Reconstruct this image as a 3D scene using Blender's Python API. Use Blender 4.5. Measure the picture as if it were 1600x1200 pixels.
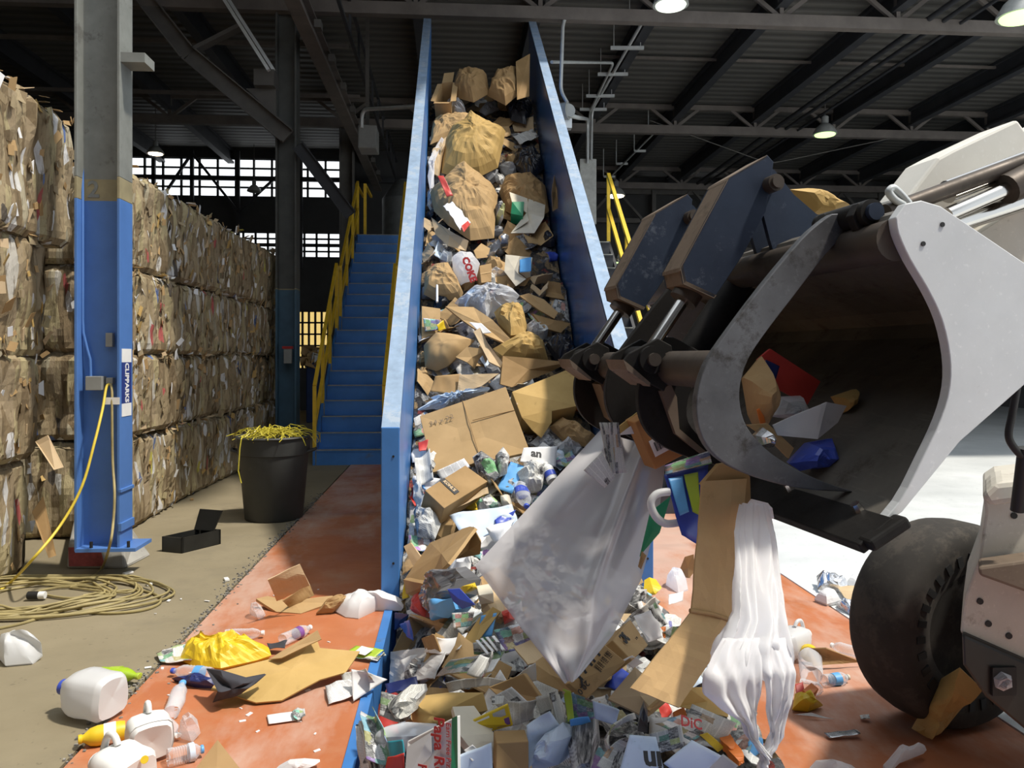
import bpy, bmesh, math, random
from mathutils import Vector, Matrix, noise
V = Vector
S = bpy.context.scene
for _o in list(bpy.data.objects): bpy.data.objects.remove(_o)
# ------------------------------------------------------------------ camera, world, sun, exposure
FPX, HZ, EYE = 1250.0, 558.0, 1.6
TH = math.atan(92 / 1250)
FWD = V((math.sin(TH), math.cos(TH), 0)); RGT = V((math.cos(TH), -math.sin(TH), 0)); UP = V((0, 0, 1))
CAM = V((0, 0, EYE))
cd = bpy.data.cameras.new('camera'); cam = bpy.data.objects.new('camera', cd); S.collection.objects.link(cam)
cam.location = CAM; cam.rotation_euler = (math.pi / 2, 0, -TH)
cd.sensor_width = 36; cd.lens = 36 * FPX / 1600; cd.shift_y = -(600 - HZ) / 1600; cd.clip_start = .05; cd.clip_end = 300
S.camera = cam
w = bpy.data.worlds.new('world'); S.world = w; w.use_nodes = True
bg = w.node_tree.nodes['Background']; bg.inputs[0].default_value = (.86, .93, 1, 1); bg.inputs[1].default_value = 1.15
sd = bpy.data.lights.new('sun', 'SUN'); sd.energy = 4.1; sd.angle = math.radians(3.5); sd.color = (1, .93, .82)
sun = bpy.data.objects.new('sun', sd); S.collection.objects.link(sun)
sun.rotation_euler = V((.49, -.18, 1)).to_track_quat('Z', 'Y').to_euler(); sun.location = (8, -3, 14)
S.view_settings.view_transform = 'Standard'; S.view_settings.look = 'None'; S.view_settings.gamma = 1
S.view_settings.use_curve_mapping = False; S.view_settings.exposure = .1
# ------------------------------------------------------------------ pixel helpers: a photo pixel becomes a point of the place
def P(u, v, d): return CAM + d * (FWD + (u - 800) / FPX * RGT + (HZ - v) / FPX * UP)
def ray(u, v): return FWD + (u - 800) / FPX * RGT + (HZ - v) / FPX * UP
def G(u, v, z=0.0):
    r = ray(u, v); return CAM + r * ((z - EYE) / r.z)
def px(p):
    q = p - CAM; d = q.dot(FWD); return 800 + FPX * q.dot(RGT) / d, HZ - FPX * q.z / d
def nz(p, s=1.0, seed=0.0): return noise.noise(V((p[0] * s + seed, p[1] * s + seed * 1.7, p[2] * s - seed)))
def heap(x, y):
    "top of the waste along the sunken belt"
    s = .3; t = (y - 5.85) / s
    z = .1 + .78 * s * (math.log(1 + math.exp(t)) if t < 30 else t)
    z += .16 * noise.noise(V((x * 1.6, y * 1.6, 3.1))) + .07 * noise.noise(V((x * 4.5, y * 4.5, 7.7)))
    z += .10 * max(0, 1 - abs(x - .45) / .9) if y < 6 else .05
    if y > 10: z += .4 * min(1, (y - 10) / 1.5)
    if y > 12.3: z -= (y - 12.3) * .6
    if x < -.05 and y < 5.5: z -= .28 * min(1, (-.05 - x) / .25) * max(0, min(1, (5.3 - y) / .6)) * max(0, min(1, (y - 3.4) / .5))
    return z
def Hp(u, v, lift=0.0):
    "the point where the view through a pixel meets the waste heap (or the floor beside it), raised by lift"
    r = ray(u, v); t = 1.6
    while t < 16:
        p = CAM + r * t
        h = heap(p.x, p.y) if (-.42 < p.x < 1.3 and p.y > 2) else 0.0
        if p.z <= h + lift: return p
        t += .02
    return p
# ------------------------------------------------------------------ mesh builder
C = S.collection
class MB:
    def __init__(s): s.v = []; s.f = []; s.uv = {}; s.mi = {}
    def add(s, vs, fs, uvs=None, mi=0):
        b = len(s.v); s.v += [V(q) for q in vs]
        for k, f in enumerate(fs):
            if uvs: s.uv[len(s.f)] = [uvs[i] for i in f]
            if mi: s.mi[len(s.f)] = mi
            s.f.append([b + i for i in f])
        return s
    def box(s, c, size, rot=None, mi=0):
        c = V(c); r = rot or Matrix.Identity(3); h = V(size) / 2
        vs = [c + r @ V((x * h.x, y * h.y, z * h.z)) for x in (-1, 1) for y in (-1, 1) for z in (-1, 1)]
        return s.add(vs, [(0, 1, 3, 2), (4, 6, 7, 5), (0, 4, 5, 1), (2, 3, 7, 6), (0, 2, 6, 4), (1, 5, 7, 3)], mi=mi)
    def bb(s, lo, hi, mi=0):
        lo = V(lo); hi = V(hi); return s.box((lo + hi) / 2, hi - lo, mi=mi)
    def bar(s, p, q, wd, ht, up=(0, 0, 1), mi=0):
        p = V(p); q = V(q); y = (q - p).normalized(); u = V(up)
        if abs(y.dot(u)) > .98: u = V((0, 1, 0)) if abs(y.y) < .9 else V((1, 0, 0))
        x = y.cross(u).normalized(); z = x.cross(y)
        m = Matrix((x, y, z)).transposed()
        return s.box((p + q) / 2, (wd, (q - p).length, ht), m, mi)
    def tube(s, pts, r, n=8, closed=False, cap=True, mi=0):
        pts = [V(q) for q in pts]; N = len(pts); rs = r if isinstance(r, (list, tuple)) else [r] * N
        vs = []; ref = None
        for i, q in enumerate(pts):
            a = pts[(i - 1) % N] if (closed or i) else q; b = pts[(i + 1) % N] if (closed or i < N - 1) else q
            t = (b - a).normalized() if (b - a).length > 1e-9 else V((0, 0, 1))
            if ref is None: ref = t.orthogonal().normalized()
            ref = (ref - t * ref.dot(t)); ref = ref.normalized() if ref.length > 1e-6 else t.orthogonal().normalized()
            y = t.cross(ref)
            vs += [q + rs[i] * (math.cos(2 * math.pi * k / n) * ref + math.sin(2 * math.pi * k / n) * y) for k in range(n)]
        fs = []
        for i in range(N if closed else N - 1):
            j = (i + 1) % N
            fs += [(i * n + k, i * n + (k + 1) % n, j * n + (k + 1) % n, j * n + k) for k in range(n)]
        if cap and not closed: fs += [tuple(range(n))[::-1], tuple((N - 1) * n + k for k in range(n))]
        return s.add(vs, fs, mi=mi)
    def cyl(s, p, q, r, n=16, r2=None, mi=0): return s.tube([p, q], [r, r if r2 is None else r2], n, mi=mi)
    def lathe(s, prof, n=20, mat=None, mi=0, fn=None):
        m = mat or Matrix.Identity(4); vs = []; uv = []
        for i, (r, z) in enumerate(prof):
            for k in range(n):
                a = 2 * math.pi * k / n; q = V((r * math.cos(a), r * math.sin(a), z))
                if fn: q = fn(q)
                vs.append(m @ q); uv.append((k / n, z))
        fs = [(i * n + k, i * n + (k + 1) % n, (i + 1) * n + (k + 1) % n, (i + 1) * n + k) for i in range(len(prof) - 1) for k in range(n)]
        if prof[0][0] > 1e-4: fs.append(tuple(range(n))[::-1])
        if prof[-1][0] > 1e-4: fs.append(tuple((len(prof) - 1) * n + k for k in range(n)))
        return s.add(vs, fs, uv, mi=mi)
    def prism(s, poly, off, mi=0):
        "poly: world points of one face; off: vector to the other face"
        n = len(poly); off = V(off); a = [V(q) for q in poly]; vs = a + [q + off for q in a]
        fs = [tuple(range(n)), tuple(range(2 * n - 1, n - 1, -1))] + [(i, n + i, n + (i + 1) % n, (i + 1) % n) for i in range(n)]
        return s.add(vs, fs, mi=mi)
    def grid(s, fn, nu, nv, mi=0):
        vs = []; uv = []
        for j in range(nv + 1):
            for i in range(nu + 1):
                vs.append(fn(i / nu, j / nv)); uv.append((i / nu, j / nv))
        fs = [(j * (nu + 1) + i, j * (nu + 1) + i + 1, (j + 1) * (nu + 1) + i + 1, (j + 1) * (nu + 1) + i) for j in range(nv) for i in range(nu)]
        return s.add(vs, fs, uv, mi=mi)
    def build(s, name, mat, parent=None, smooth=0, bevel=0, solid=0, fix=True, sub=0):
        me = bpy.data.meshes.new(name)
        if parent is not None and parent.name in ORG: o_ = ORG[parent.name]
        elif parent is None:
            n = len(s.v); o_ = sum(s.v, V((0, 0, 0))) / n; o_.z = min(q.z for q in s.v)
        else: o_ = V((0, 0, 0))
        me.from_pydata([q - o_ for q in s.v], [], s.f)
        if s.uv:
            ul = me.uv_layers.new(name='UVMap')
            for p in me.polygons:
                u = s.uv.get(p.index)
                if u:
                    for li, c in zip(p.loop_indices, u): ul.data[li].uv = c
        for p in me.polygons:
            if p.index in s.mi: p.material_index = s.mi[p.index]
        for m in (mat if isinstance(mat, (list, tuple)) else [mat]): me.materials.append(m)
        if fix:
            b = bmesh.new(); b.from_mesh(me); bmesh.ops.recalc_face_normals(b, faces=b.faces); b.to_mesh(me); b.free()
        if smooth:
            for p in me.polygons: p.use_smooth = True
            me.set_sharp_from_angle(angle=math.radians(smooth))
        o = bpy.data.objects.new(name, me); C.objects.link(o)
        if parent is not None: o.parent = parent
        else: o.location = o_
        ORG[o.name] = o_
        if bevel:
            m = o.modifiers.new('Bevel', 'BEVEL'); m.width = bevel; m.segments = 2; m.limit_method = 'ANGLE'; m.angle_limit = math.radians(40)
        if solid:
            m = o.modifiers.new('Solidify', 'SOLIDIFY'); m.thickness = solid; m.offset = 0
        if sub:
            m = o.modifiers.new('Subsurf', 'SUBSURF'); m.levels = sub; m.render_levels = sub
        return o
ORG = {}   # world position of each built object's origin, so that children can be given in world coordinates
LABELS = {}
def tag(o, label, cat, group=None):
    o['label'] = label; o['category'] = cat; LABELS[label] = LABELS.get(label, 0) + 1
    if group: o['group'] = group
    return o
def struct(o): o['kind'] = 'structure'; return o
def thing(name, loc, label, cat, group=None):
    o = bpy.data.objects.new(name, None); C.objects.link(o); o.location = loc; ORG[o.name] = V(loc); o.empty_display_size = .1
    return tag(o, label, cat, group)
def dup(root, loc, rot=None, label=None, group=None):
    r = root.copy(); C.objects.link(r); r.location = loc
    if rot is not None: r.rotation_euler = rot
    if label: r['label'] = label
    if group: r['group'] = group
    for ch in list(root.children):
        c = ch.copy(); C.objects.link(c); c.parent = r
        for g in list(ch.children):
            d = g.copy(); C.objects.link(d); d.parent = c
    return r
# ------------------------------------------------------------------ materials
def new_mat(name):
    m = bpy.data.materials.new(name); m.use_nodes = True; nt = m.node_tree
    return m, nt, nt.nodes['Principled BSDF']
def N(nt, t, **kw):
    n = nt.nodes.new(t)
    for k, v_ in kw.items(): setattr(n, k, v_)
    return n
def lk(nt, a, b): nt.links.new(a, b)
def ramp(nt, fac, stops, interp='LINEAR'):
    r = N(nt, 'ShaderNodeValToRGB'); r.color_ramp.interpolation = interp
    e = r.color_ramp.elements
    while len(e) < len(stops): e.new(.5)
    for k, (p, c) in enumerate(stops): e[k].position = p; e[k].color = (*c, 1) if len(c) == 3 else c
    lk(nt, fac, r.inputs[0]); return r.outputs[0]
def mix(nt, fac, a, b, mode='MIX'):
    m = N(nt, 'ShaderNodeMix', data_type='RGBA', blend_type=mode)
    for s_, val in ((m.inputs[0], fac), (m.inputs[6], a), (m.inputs[7], b)):
        if isinstance(val, (int, float)): s_.default_value = val
        elif isinstance(val, (tuple, list)): s_.default_value = (*val, 1) if len(val) == 3 else val
        else: lk(nt, val, s_)
    return m.outputs[2]
def mth(nt, op, a, b=None, c=None):
    m = N(nt, 'ShaderNodeMath', operation=op)
    for k, val in enumerate((a, b, c)):
        if val is None: continue
        if isinstance(val, (int, float)): m.inputs[k].default_value = val
        else: lk(nt, val, m.inputs[k])
    return m.outputs[0]
def coord(nt, kind='Object', scale=(1, 1, 1), rnd=False):
    t = N(nt, 'ShaderNodeTexCoord'); mp = N(nt, 'ShaderNodeMapping'); mp.inputs['Scale'].default_value = scale
    lk(nt, t.outputs[kind], mp.inputs[0])
    if rnd:
        oi = N(nt, 'ShaderNodeObjectInfo'); cb = N(nt, 'ShaderNodeCombineXYZ')
        for k in range(3): lk(nt, mth(nt, 'MULTIPLY', oi.outputs['Random'], 31.7 + 13 * k), cb.inputs[k])
        lk(nt, cb.outputs[0], mp.inputs['Location'])
    return mp.outputs[0]
def ntex(nt, vec, scale, detail=4, rough=.6, out=0):
    n = N(nt, 'ShaderNodeTexNoise'); n.inputs['Scale'].default_value = scale; n.inputs['Detail'].default_value = detail; n.inputs['Roughness'].default_value = rough
    lk(nt, vec, n.inputs['Vector']); return n.outputs[out]
def bump(nt, b, h, strength=.3, dist=.01):
    n = N(nt, 'ShaderNodeBump'); n.inputs['Strength'].default_value = strength; n.inputs['Distance'].default_value = dist
    lk(nt, h, n.inputs['Height']); lk(nt, n.outputs[0], b.inputs['Normal'])
def M(name, col, rough=.6, metal=0, var=.18, scale=6, bmp=0, trans=0, dirt=None, dirt_lo=.55, stretch=(1, 1, 1), rnd=False, spec=.5):
    "a surface with soft mottling, optional dirt patches and bump"
    m, nt, b = new_mat(name); vec = coord(nt, 'Object', stretch, rnd)
    f = ntex(nt, vec, scale)
    lo = tuple(c * (1 - var) for c in col); hi = tuple(min(1, c * (1 + var)) for c in col)
    c = ramp(nt, f, [(.3, lo), (.7, hi)])
    if dirt:
        g = ntex(nt, vec, scale * .7, 8, .75)
        k = ramp(nt, g, [(dirt_lo, (0, 0, 0)), (dirt_lo + .08, (1, 1, 1))]); c = mix(nt, k, c, dirt)
    lk(nt, c, b.inputs['Base Color']); b.inputs['Roughness'].default_value = rough; b.inputs['Metallic'].default_value = metal
    b.inputs['Specular IOR Level'].default_value = spec
    if trans: b.inputs['Transmission Weight'].default_value = trans
    if bmp: bump(nt, b, ntex(nt, vec, scale * 4), bmp, .01)
    return m
def glow(name, col, st):
    m, nt, b = new_mat(name); b.inputs['Base Color'].default_value = (*col, 1); b.inputs['Emission Color'].default_value = (*col, 1); b.inputs['Emission Strength'].default_value = st
    return m
m_blue = M('painted blue steel', (.055, .20, .52), .38, 0, .12, 3, dirt=(.10, .16, .26), dirt_lo=.62)
m_bluetop = M('worn blue flange', (.26, .36, .50), .55, 0, .18, 9, dirt=(.36, .43, .52), dirt_lo=.52)
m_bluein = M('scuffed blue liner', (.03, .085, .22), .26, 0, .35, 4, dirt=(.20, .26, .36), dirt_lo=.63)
m_bluecol = M('blue column paint', (.085, .20, .50), .4, 0, .10, 3, dirt=(.20, .27, .45), dirt_lo=.68)
m_colgrey = M('grey column paint', (.20, .21, .195), .6, 0, .15, 6, dirt=(.13, .13, .12), dirt_lo=.56)
m_coltan = M('tan paint band', (.28, .24, .14), .6)
m_steel = M('dusty painted steel', (.115, .108, .098), .65, 0, .2, 3)
m_steel2 = M('brown grey truss paint', (.15, .13, .115), .65, 0, .2, 3)
m_dark = M('dark structural steel', (.035, .037, .042), .6, 0, .2, 3)
m_teal = M('dull blue column base', (.055, .12, .18), .5, 0, .2, 3)
m_yellow = M('yellow railing paint', (.78, .50, .03), .45, 0, .12, 8, dirt=(.42, .30, .10), dirt_lo=.66)
m_galv = M('galvanised conduit', (.62, .64, .63), .35, .3, .08, 8)
m_white = M('white enamel', (.80, .80, .78), .45, 0, .05, 5)
m_black = M('black rubber', (.012, .012, .012), .6, 0, .2, 5)
m_blackmetal = M('black steel sheet', (.02, .02, .018), .45, .2, .3, 6)
def concrete(name, lo, hi, stain, rough=.7):
    m, nt, b = new_mat(name); vec = coord(nt, 'Object')
    c = ramp(nt, ntex(nt, vec, .8, 8, .62), [(.3, lo), (.7, hi)])
    k = ramp(nt, ntex(nt, vec, 2.3, 8, .7), [(.52, (0, 0, 0)), (.75, (1, 1, 1))]); c = mix(nt, mth(nt, 'MULTIPLY', k, .55), c, stain)
    c = mix(nt, ramp(nt, ntex(nt, vec, 26, 3), [(.66, (0, 0, 0)), (.72, (.5, .5, .5))]), c, tuple(q * .55 for q in lo))
    lk(nt, c, b.inputs['Base Color']); b.inputs['Roughness'].default_value = rough; bump(nt, b, ntex(nt, vec, 14, 6), .15, .01)
    return m
m_floor = concrete('beige worn concrete', (.20, .168, .105), (.29, .245, .16), (.165, .142, .10))
m_floorw = concrete('pale dusty concrete', (.52, .54, .54), (.72, .74, .74), (.46, .48, .48), .5)
m_plinth = concrete('chipped plinth concrete', (.26, .25, .22), (.42, .41, .38), (.2, .19, .18))
def orange_floor():
    m, nt, b = new_mat('orange painted steel deck'); vec = coord(nt, 'Object')
    c = ramp(nt, ntex(nt, vec, 1.1, 8, .6), [(.3, (.40, .125, .05)), (.7, (.53, .195, .085))])
    k = ramp(nt, ntex(nt, vec, 1.9, 9, .72), [(.5, (0, 0, 0)), (.68, (1, 1, 1))]); c = mix(nt, mth(nt, 'MULTIPLY', k, .6), c, (.50, .28, .17))
    k = ramp(nt, ntex(nt, coord(nt, 'Object', (.5, 2.5, 1)), 1.3, 6, .7), [(.56, (0, 0, 0)), (.7, (1, 1, 1))]); c = mix(nt, mth(nt, 'MULTIPLY', k, .5), c, (.27, .085, .04))
    k = ramp(nt, ntex(nt, coord(nt, 'Object', (1.2, .45, 1)), .9, 7, .7), [(.47, (0, 0, 0)), (.62, (1, 1, 1))]); c = mix(nt, mth(nt, 'MULTIPLY', k, .6), c, (.60, .47, .40))  # pale streaks put into the deck colour, standing in for glare
    lk(nt, c, b.inputs['Base Color']); lk(nt, ramp(nt, ntex(nt, vec, 3, 5), [(.3, (.3, .3, .3)), (.7, (.6, .6, .6))]), b.inputs['Roughness'])
    return m
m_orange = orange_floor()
def corrugated():
    m, nt, b = new_mat('corrugated roof deck'); vec = coord(nt, 'Object')
    wv = N(nt, 'ShaderNodeTexWave', bands_direction='Y'); wv.inputs['Scale'].default_value = 1.05; wv.inputs['Distortion'].default_value = 0; lk(nt, vec, wv.inputs[0])
    c = ramp(nt, wv.outputs[1], [(.35, (.07, .068, .062)), (.6, (.14, .135, .12))]); c = mix(nt, .45, c, ramp(nt, ntex(nt, vec, .5, 5), [(.3, (.07, .07, .065)), (.7, (.13, .12, .11))]))
    lk(nt, c, b.inputs['Base Color']); b.inputs['Roughness'].default_value = .6; bump(nt, b, wv.outputs[1], .5, .04)
    return m
m_roof = corrugated()
# ------------------------------------------------------------------ the setting
XO0, XO1, XP0, XP1 = -1.53, 2.42, -.38, 1.2     # orange deck and pit edges
b = MB()
for x0, x1, y0, y1 in ((-14, XO0, -3, 30), (XO0, XO1, 14.5, 30)): b.bb((x0, y0, -.25), (x1, y1, 0))
floor = struct(b.build('floor', m_floor)); floor['label'] = 'worn beige concrete floor'
b = MB(); b.bb((XO1, -3, -.25), (18, 30, 0)); struct(b.build('floor_right', m_floorw))['label'] = 'pale dusty concrete floor on the loader side'
b = MB()
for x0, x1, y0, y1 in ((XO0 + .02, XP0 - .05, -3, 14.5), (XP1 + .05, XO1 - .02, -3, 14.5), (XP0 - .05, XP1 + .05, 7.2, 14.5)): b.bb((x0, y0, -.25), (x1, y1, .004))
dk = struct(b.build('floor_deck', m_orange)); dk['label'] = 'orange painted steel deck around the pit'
for u, v in ((602, 984), (557, 1136), (330, 1185), (447, 905)): q = G(u, v, .004); b = MB(); b.cyl(q, q + V((0, 0, .004)), .016, 12); b.build('deck_screw', m_dark, dk)
b = MB()      # pit walls with a blue angle edge
b.bb((XP0 - .05, -3, -1.2), (XP0, 7.2, .012)); b.bb((XP1, -3, -1.2), (XP1 + .05, 7.2, .012)); b.bb((XP0 - .05, -3, -1.25), (XP1 + .05, 7.2, -1.2))
struct(b.build('trim_pit', m_blue))['label'] = 'blue steel edging of the conveyor pit'
rng = random.Random(5)
b = MB()      # broken gravelly joint between deck and concrete
for k in range(900):
    y = rng.uniform(2.6, 9.5); x = XO0 + rng.gauss(0, .025); r_ = rng.uniform(.002, .008)
    if rng.random() < .1: x += rng.uniform(-.1, .15)
    a = rng.uniform(0, 6.3); b.box((x, y, r_ * .6), (r_ * 2, r_ * 1.4, r_ * 1.2), Matrix.Rotation(a, 3, 'Z'))
jt = b.build('gravel_joint', M('joint grit', (.22, .21, .19), .8, 0, .8, 60)); tag(jt, 'broken gravelly joint between orange deck and beige concrete', 'gravel'); jt['kind'] = 'stuff'
# roof, walls
ZR = 7.85
b = MB(); b.bb((-14, 10.9, ZR), (18, 30, ZR + .12)); b.bb((-14, 7.5, ZR), (1.0, 10.9, ZR + .12)); b.bb((-14, -3, ZR), (-4.5, 7.5, ZR + .12))  # unseen front edge stepped so that it shades the bales and upper belt
struct(b.build('ceiling', m_roof))['label'] = 'dark corrugated steel roof deck'
m_wall = M('dark sooty wall', (.05, .05, .05), .8, 0, .25, 1)
m_wall2 = M('grey block wall', (.16, .16, .165), .8, 0, .2, 1)
def wall_with_holes(name, y, x0, x1, z0, z1, holes, mat, t=.2, lab=''):
    xs = sorted({x0, x1, *[h[0] for h in holes], *[h[1] for h in holes]}); zs = sorted({z0, z1, *[h[2] for h in holes], *[h[3] for h in holes]})
    b = MB()
    for i in range(len(xs) - 1):
        for j in range(len(zs) - 1):
            cx = (xs[i] + xs[i + 1]) / 2; cz = (zs[j] + zs[j + 1]) / 2
            if any(h[0] < cx < h[1] and h[2] < cz < h[3] for h in holes): continue
            b.bb((xs[i], y, zs[j]), (xs[i + 1], y + t, zs[j + 1]))
    o = struct(b.build(name, mat)); o['label'] = lab; return o
YL, YB = 24.5, 27.5
def wx(u, Y):  # world x of pixel column u on the plane y = Y
    r = ray(u, HZ); return r.x * Y / r.y
def wz(u, v, Y): r = ray(u, v); return EYE + r.z * Y / r.y
H1 = (wx(196, YL), wx(536, YL), wz(300, 306, YL), wz(300, 246, YL)); H2 = (wx(360, YL), wx(532, YL), wz(450, 402, YL), wz(450, 363, YL)); H3 = (wx(462, YL), wx(512, YL), 1.25, wz(480, 486, YL))
wall_with_holes('wall_back_left', YL, -14, -.6, 0, ZR, [H1, H2, H3], m_wall, lab='dark back wall behind the bales')
slits = [(wx(u0, YB), wx(u1, YB), 7.35, 7.55) for u0, u1 in ((1004, 1032), (1036, 1056), (1058, 1072), (1076, 1104), (1108, 1136), (1215, 1226), (1262, 1280))]
wall_with_holes('wall_back', YB, -.6, 18, 0, ZR, slits, m_wall, lab='dark back wall under the roof trusses')
b = MB(); b.bb((-.7, YL, 0), (-.5, YB, ZR)); struct(b.build('wall_return', m_wall))
b = MB(); b.bb((-14, -3.2, 0), (6, -3, ZR)); struct(b.build('wall_front_blocker', m_wall2))['label'] = 'unseen grey wall added behind the camera to block frontal light'  # unseen wall, added to cut the light from the front
b = MB(); b.bb((17.8, 12, 0), (18, 30, ZR)); struct(b.build('wall_right', m_wall2))
b = MB(); b.bb((-14.2, -3, 0), (-14, 30, ZR)); struct(b.build('wall_left', m_wall2))
m_pane = glow('daylight window glass', (.93, .97, 1), 1.3); m_paney = glow('amber lit glass', (1, .72, .25), .75); m_slit = glow('clerestory daylight', (.95, .97, 1), .8)
def window(n, h, y, cols, rows, pm, lab):
    o = MB(); o.bb((h[0], y + .12, h[2]), (h[1], y + .14, h[3])); w_ = struct(o.build('window_%d' % n, pm)); w_['label'] = lab
    fr = MB()
    for i in range(cols + 1): x = h[0] + (h[1] - h[0]) * i / cols; fr.bb((x - .03, y + .04, h[2]), (x + .03, y + .11, h[3]))
    for j in range(rows + 1): z = h[2] + (h[3] - h[2]) * j / rows; t = .05 if 0 < j < rows and rows == 4 and j == 2 else .025; fr.bb((h[0], y + .04, z - t), (h[1], y + .11, z + t))
    fr.build('window_frame', m_dark, w_)
window(1, H1, YL, 12, 4, m_pane, 'wide bright factory window band high above the bales')
window(2, H2, YL, 9, 4, m_pane, 'lower bright factory window band behind the second column')
window(3, H3, YL, 5, 5, m_paney, 'small amber window near the floor left of the stairs')
for k, h in enumerate(slits):
    o = MB(); o.bb((h[0], YB + .1, h[2]), (h[1], YB + .14, h[3])); struct(o.build('window_%d' % (k + 4), m_slit))['label'] = 'thin bright clerestory slit under the roof'
# trusses along x
def truss(y, label):
    t = thing('roof_truss', (2, y, 7.1), label, 'truss', 'roof trusses')
    b = MB(); b.bar((-13.9, y, 7.2), (17.7, y, 7.2), .16, .2); b.build('lower_chord', m_steel2, t)
    b = MB(); b.bar((-13.9, y, 7.76), (17.7, y, 7.76), .12, .12); b.build('upper_chord', m_steel2, t)
    x = -12.72
    while x < 17:
        b = MB(); b.bar((x, y, 7.2), (x, y, 7.76), .07, .09); b.bar((x, y, 7.25), (x - .62, y, 7.74), .06, .07); b.bar((x, y, 7.25), (x + .62, y, 7.74), .06, .07); x += 2.02
        b.build('web_strut', m_steel2, t)
truss(13.0, 'nearest steel roof truss, just above the conveyor head'); truss(19.4, 'second steel roof truss, beyond the conveyor head'); truss(25.8, 'farthest steel roof truss, close to the back wall')
pur = None
for k in range(15):     # dark beams running into the depth under the deck
    x = -12.72 + 2.02 * k
    b = MB(); b.bb((x - .09, 11, 7.42), (x + .09, 27.4, 7.48)); b.bb((x - .03, 11, 7.48), (x + .03, 27.4, 7.8)); b.bb((x - .09, 11, 7.78), (x + .09, 27.4, ZR))
    o = struct(b.build('roof_beam', m_dark)); o['label'] = 'dark steel beam running into the depth under the roof deck'
for k, (v0, y, z) in enumerate(((70, 15.5, 7.55), (152, 17.4, 7.2), (75, 16.2, 7.75))):
    b = MB()
    if k < 2: b.bar((-13.9, y, z), (-2.0, y, z), .07, .07)
    else: b.bar((3, y, z), (16, y, z), .05, .05)
    tag(b.build('bridging_pipe', m_steel2), ('upper thin cross pipe under the roof over the bales', 'lower thin cross pipe under the roof over the bales', 'thin cross pipe under the roof over the loader')[k], 'pipe')
# girts, posts and diagonals far back on the right
b = MB()
for v0 in (345, 300, 415): b.bar((-.4, YB - .25, wz(1000, v0, YB - .25)), (17, YB - .25, wz(1000, v0, YB - .25)), .12, .16)
for x in (1.5, 4.2, 6.9, 9.6, 12.3, 15): b.bar((x, YB - .3, 0), (x, YB - .3, 7.6), .14, .2)
for x in (1.5, 4.2, 6.9, 9.6, 12.3): b.bar((x, YB - .35, 5.9), (x + 1.35, YB - .35, 7.4), .07, .08); b.bar((x + 2.7, YB - .35, 5.9), (x + 1.35, YB - .35, 7.4), .07, .08)
struct(b.build('wall_framing', m_steel))['label'] = 'brown steel posts and girts of the back wall'
b = MB()
for u0 in (240, 300, 372, 470): b.bar((wx(u0, YL - .3), YL - .3, 4.2), (wx(u0, YL - .3), YL - .3, 7.7), .1, .1)
for u0, u1 in ((240, 300), (372, 300), (372, 470), (560, 470)): b.bar((wx(u0, YL - .35), YL - .35, 5.9), (wx(u1, YL - .35), YL - .35, 7.6), .07, .07)
b.bar((-13.9, YL - .3, wz(300, 281, YL)), (-1, YL - .3, wz(300, 281, YL)), .1, .13)
struct(b.build('wall_framing_left', m_dark))['label'] = 'dark steel bracing in front of the back windows'
# ------------------------------------------------------------------ columns
def letter_mesh(txt, size, bold=0.0, extrude=.0006):
    cu = bpy.data.curves.new('lettering', 'FONT'); cu.body = txt; cu.size = size; cu.align_x = 'CENTER'; cu.align_y = 'CENTER'; cu.extrude = extrude; cu.offset = bold; cu.resolution_u = 2
    o = bpy.data.objects.new('lettering', cu); C.objects.link(o); dg = bpy.context.evaluated_depsgraph_get(); dg.update()
    me = bpy.data.meshes.new_from_object(o.evaluated_get(dg)); bpy.data.objects.remove(o); bpy.data.curves.remove(cu); return me
def text(txt, size, origin, xa, ya, mat, parent, bold=0.0, name='lettering', squash=1.0):
    "lettering lying in the plane of xa (reading direction) and ya (up), centred on origin"
    me = letter_mesh(txt, size, bold); xa = V(xa).normalized(); ya = V(ya); ya = (ya - xa * ya.dot(xa)).normalized(); n = xa.cross(ya)
    po = ORG[parent.name] if parent is not None else V((0, 0, 0))
    for q in me.vertices: q.co = V(origin) + xa * q.co.x + ya * q.co.y * squash + n * (q.co.z + .0012) - po
    me.materials.clear(); me.materials.append(mat); o = bpy.data.objects.new(name, me); C.objects.link(o)
    if parent is not None: o.parent = parent
    ORG[o.name] = po; return o
m_ink = M('black print ink', (.02, .02, .022), .6, 0, .1, 20); m_redink = M('red print ink', (.55, .04, .04), .5, 0, .1, 20); m_wprint = M('white print ink', (.8, .8, .8), .5, 0, .05, 20)
m_label = M('white paper label', (.82, .82, .80), .5, 0, .05, 10); m_navy = M('navy sticker', (.03, .05, .22), .4, 0, .1, 10)
def hcol(x0, x1, y0, y1, z0, z1, t, label, mat, zsplit=None, mlow=None, bits=True):
    c = thing('steel_column', ((x0 + x1) / 2, (y0 + y1) / 2, z0), label, 'column', None)
    ym = (y0 + y1) / 2
    def seg(za, zb, m, nm):
        for a, e, n_ in ((x0, x0 + t, 'flange'), (x1 - t, x1, 'flange')):
            b = MB(); b.bb((a, y0, za), (e, y1, zb)); b.build(n_, m, c, bevel=.004)
        b = MB(); b.bb((x0 + t, ym - t / 2, za), (x1 - t, ym + t / 2, zb)); b.build('web', m, c)
    if zsplit is None: seg(z0, z1, mat, '')
    else: seg(z0, zsplit[0], mlow, ''); seg(zsplit[0], zsplit[1], m_coltan, ''); seg(zsplit[1], z1, mat, '')
    return c
CX0, CX1, CY0, CY1 = -2.72, -2.40, 5.97, 6.20
zt = lambda v: wz(160, v, 6.0)
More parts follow.
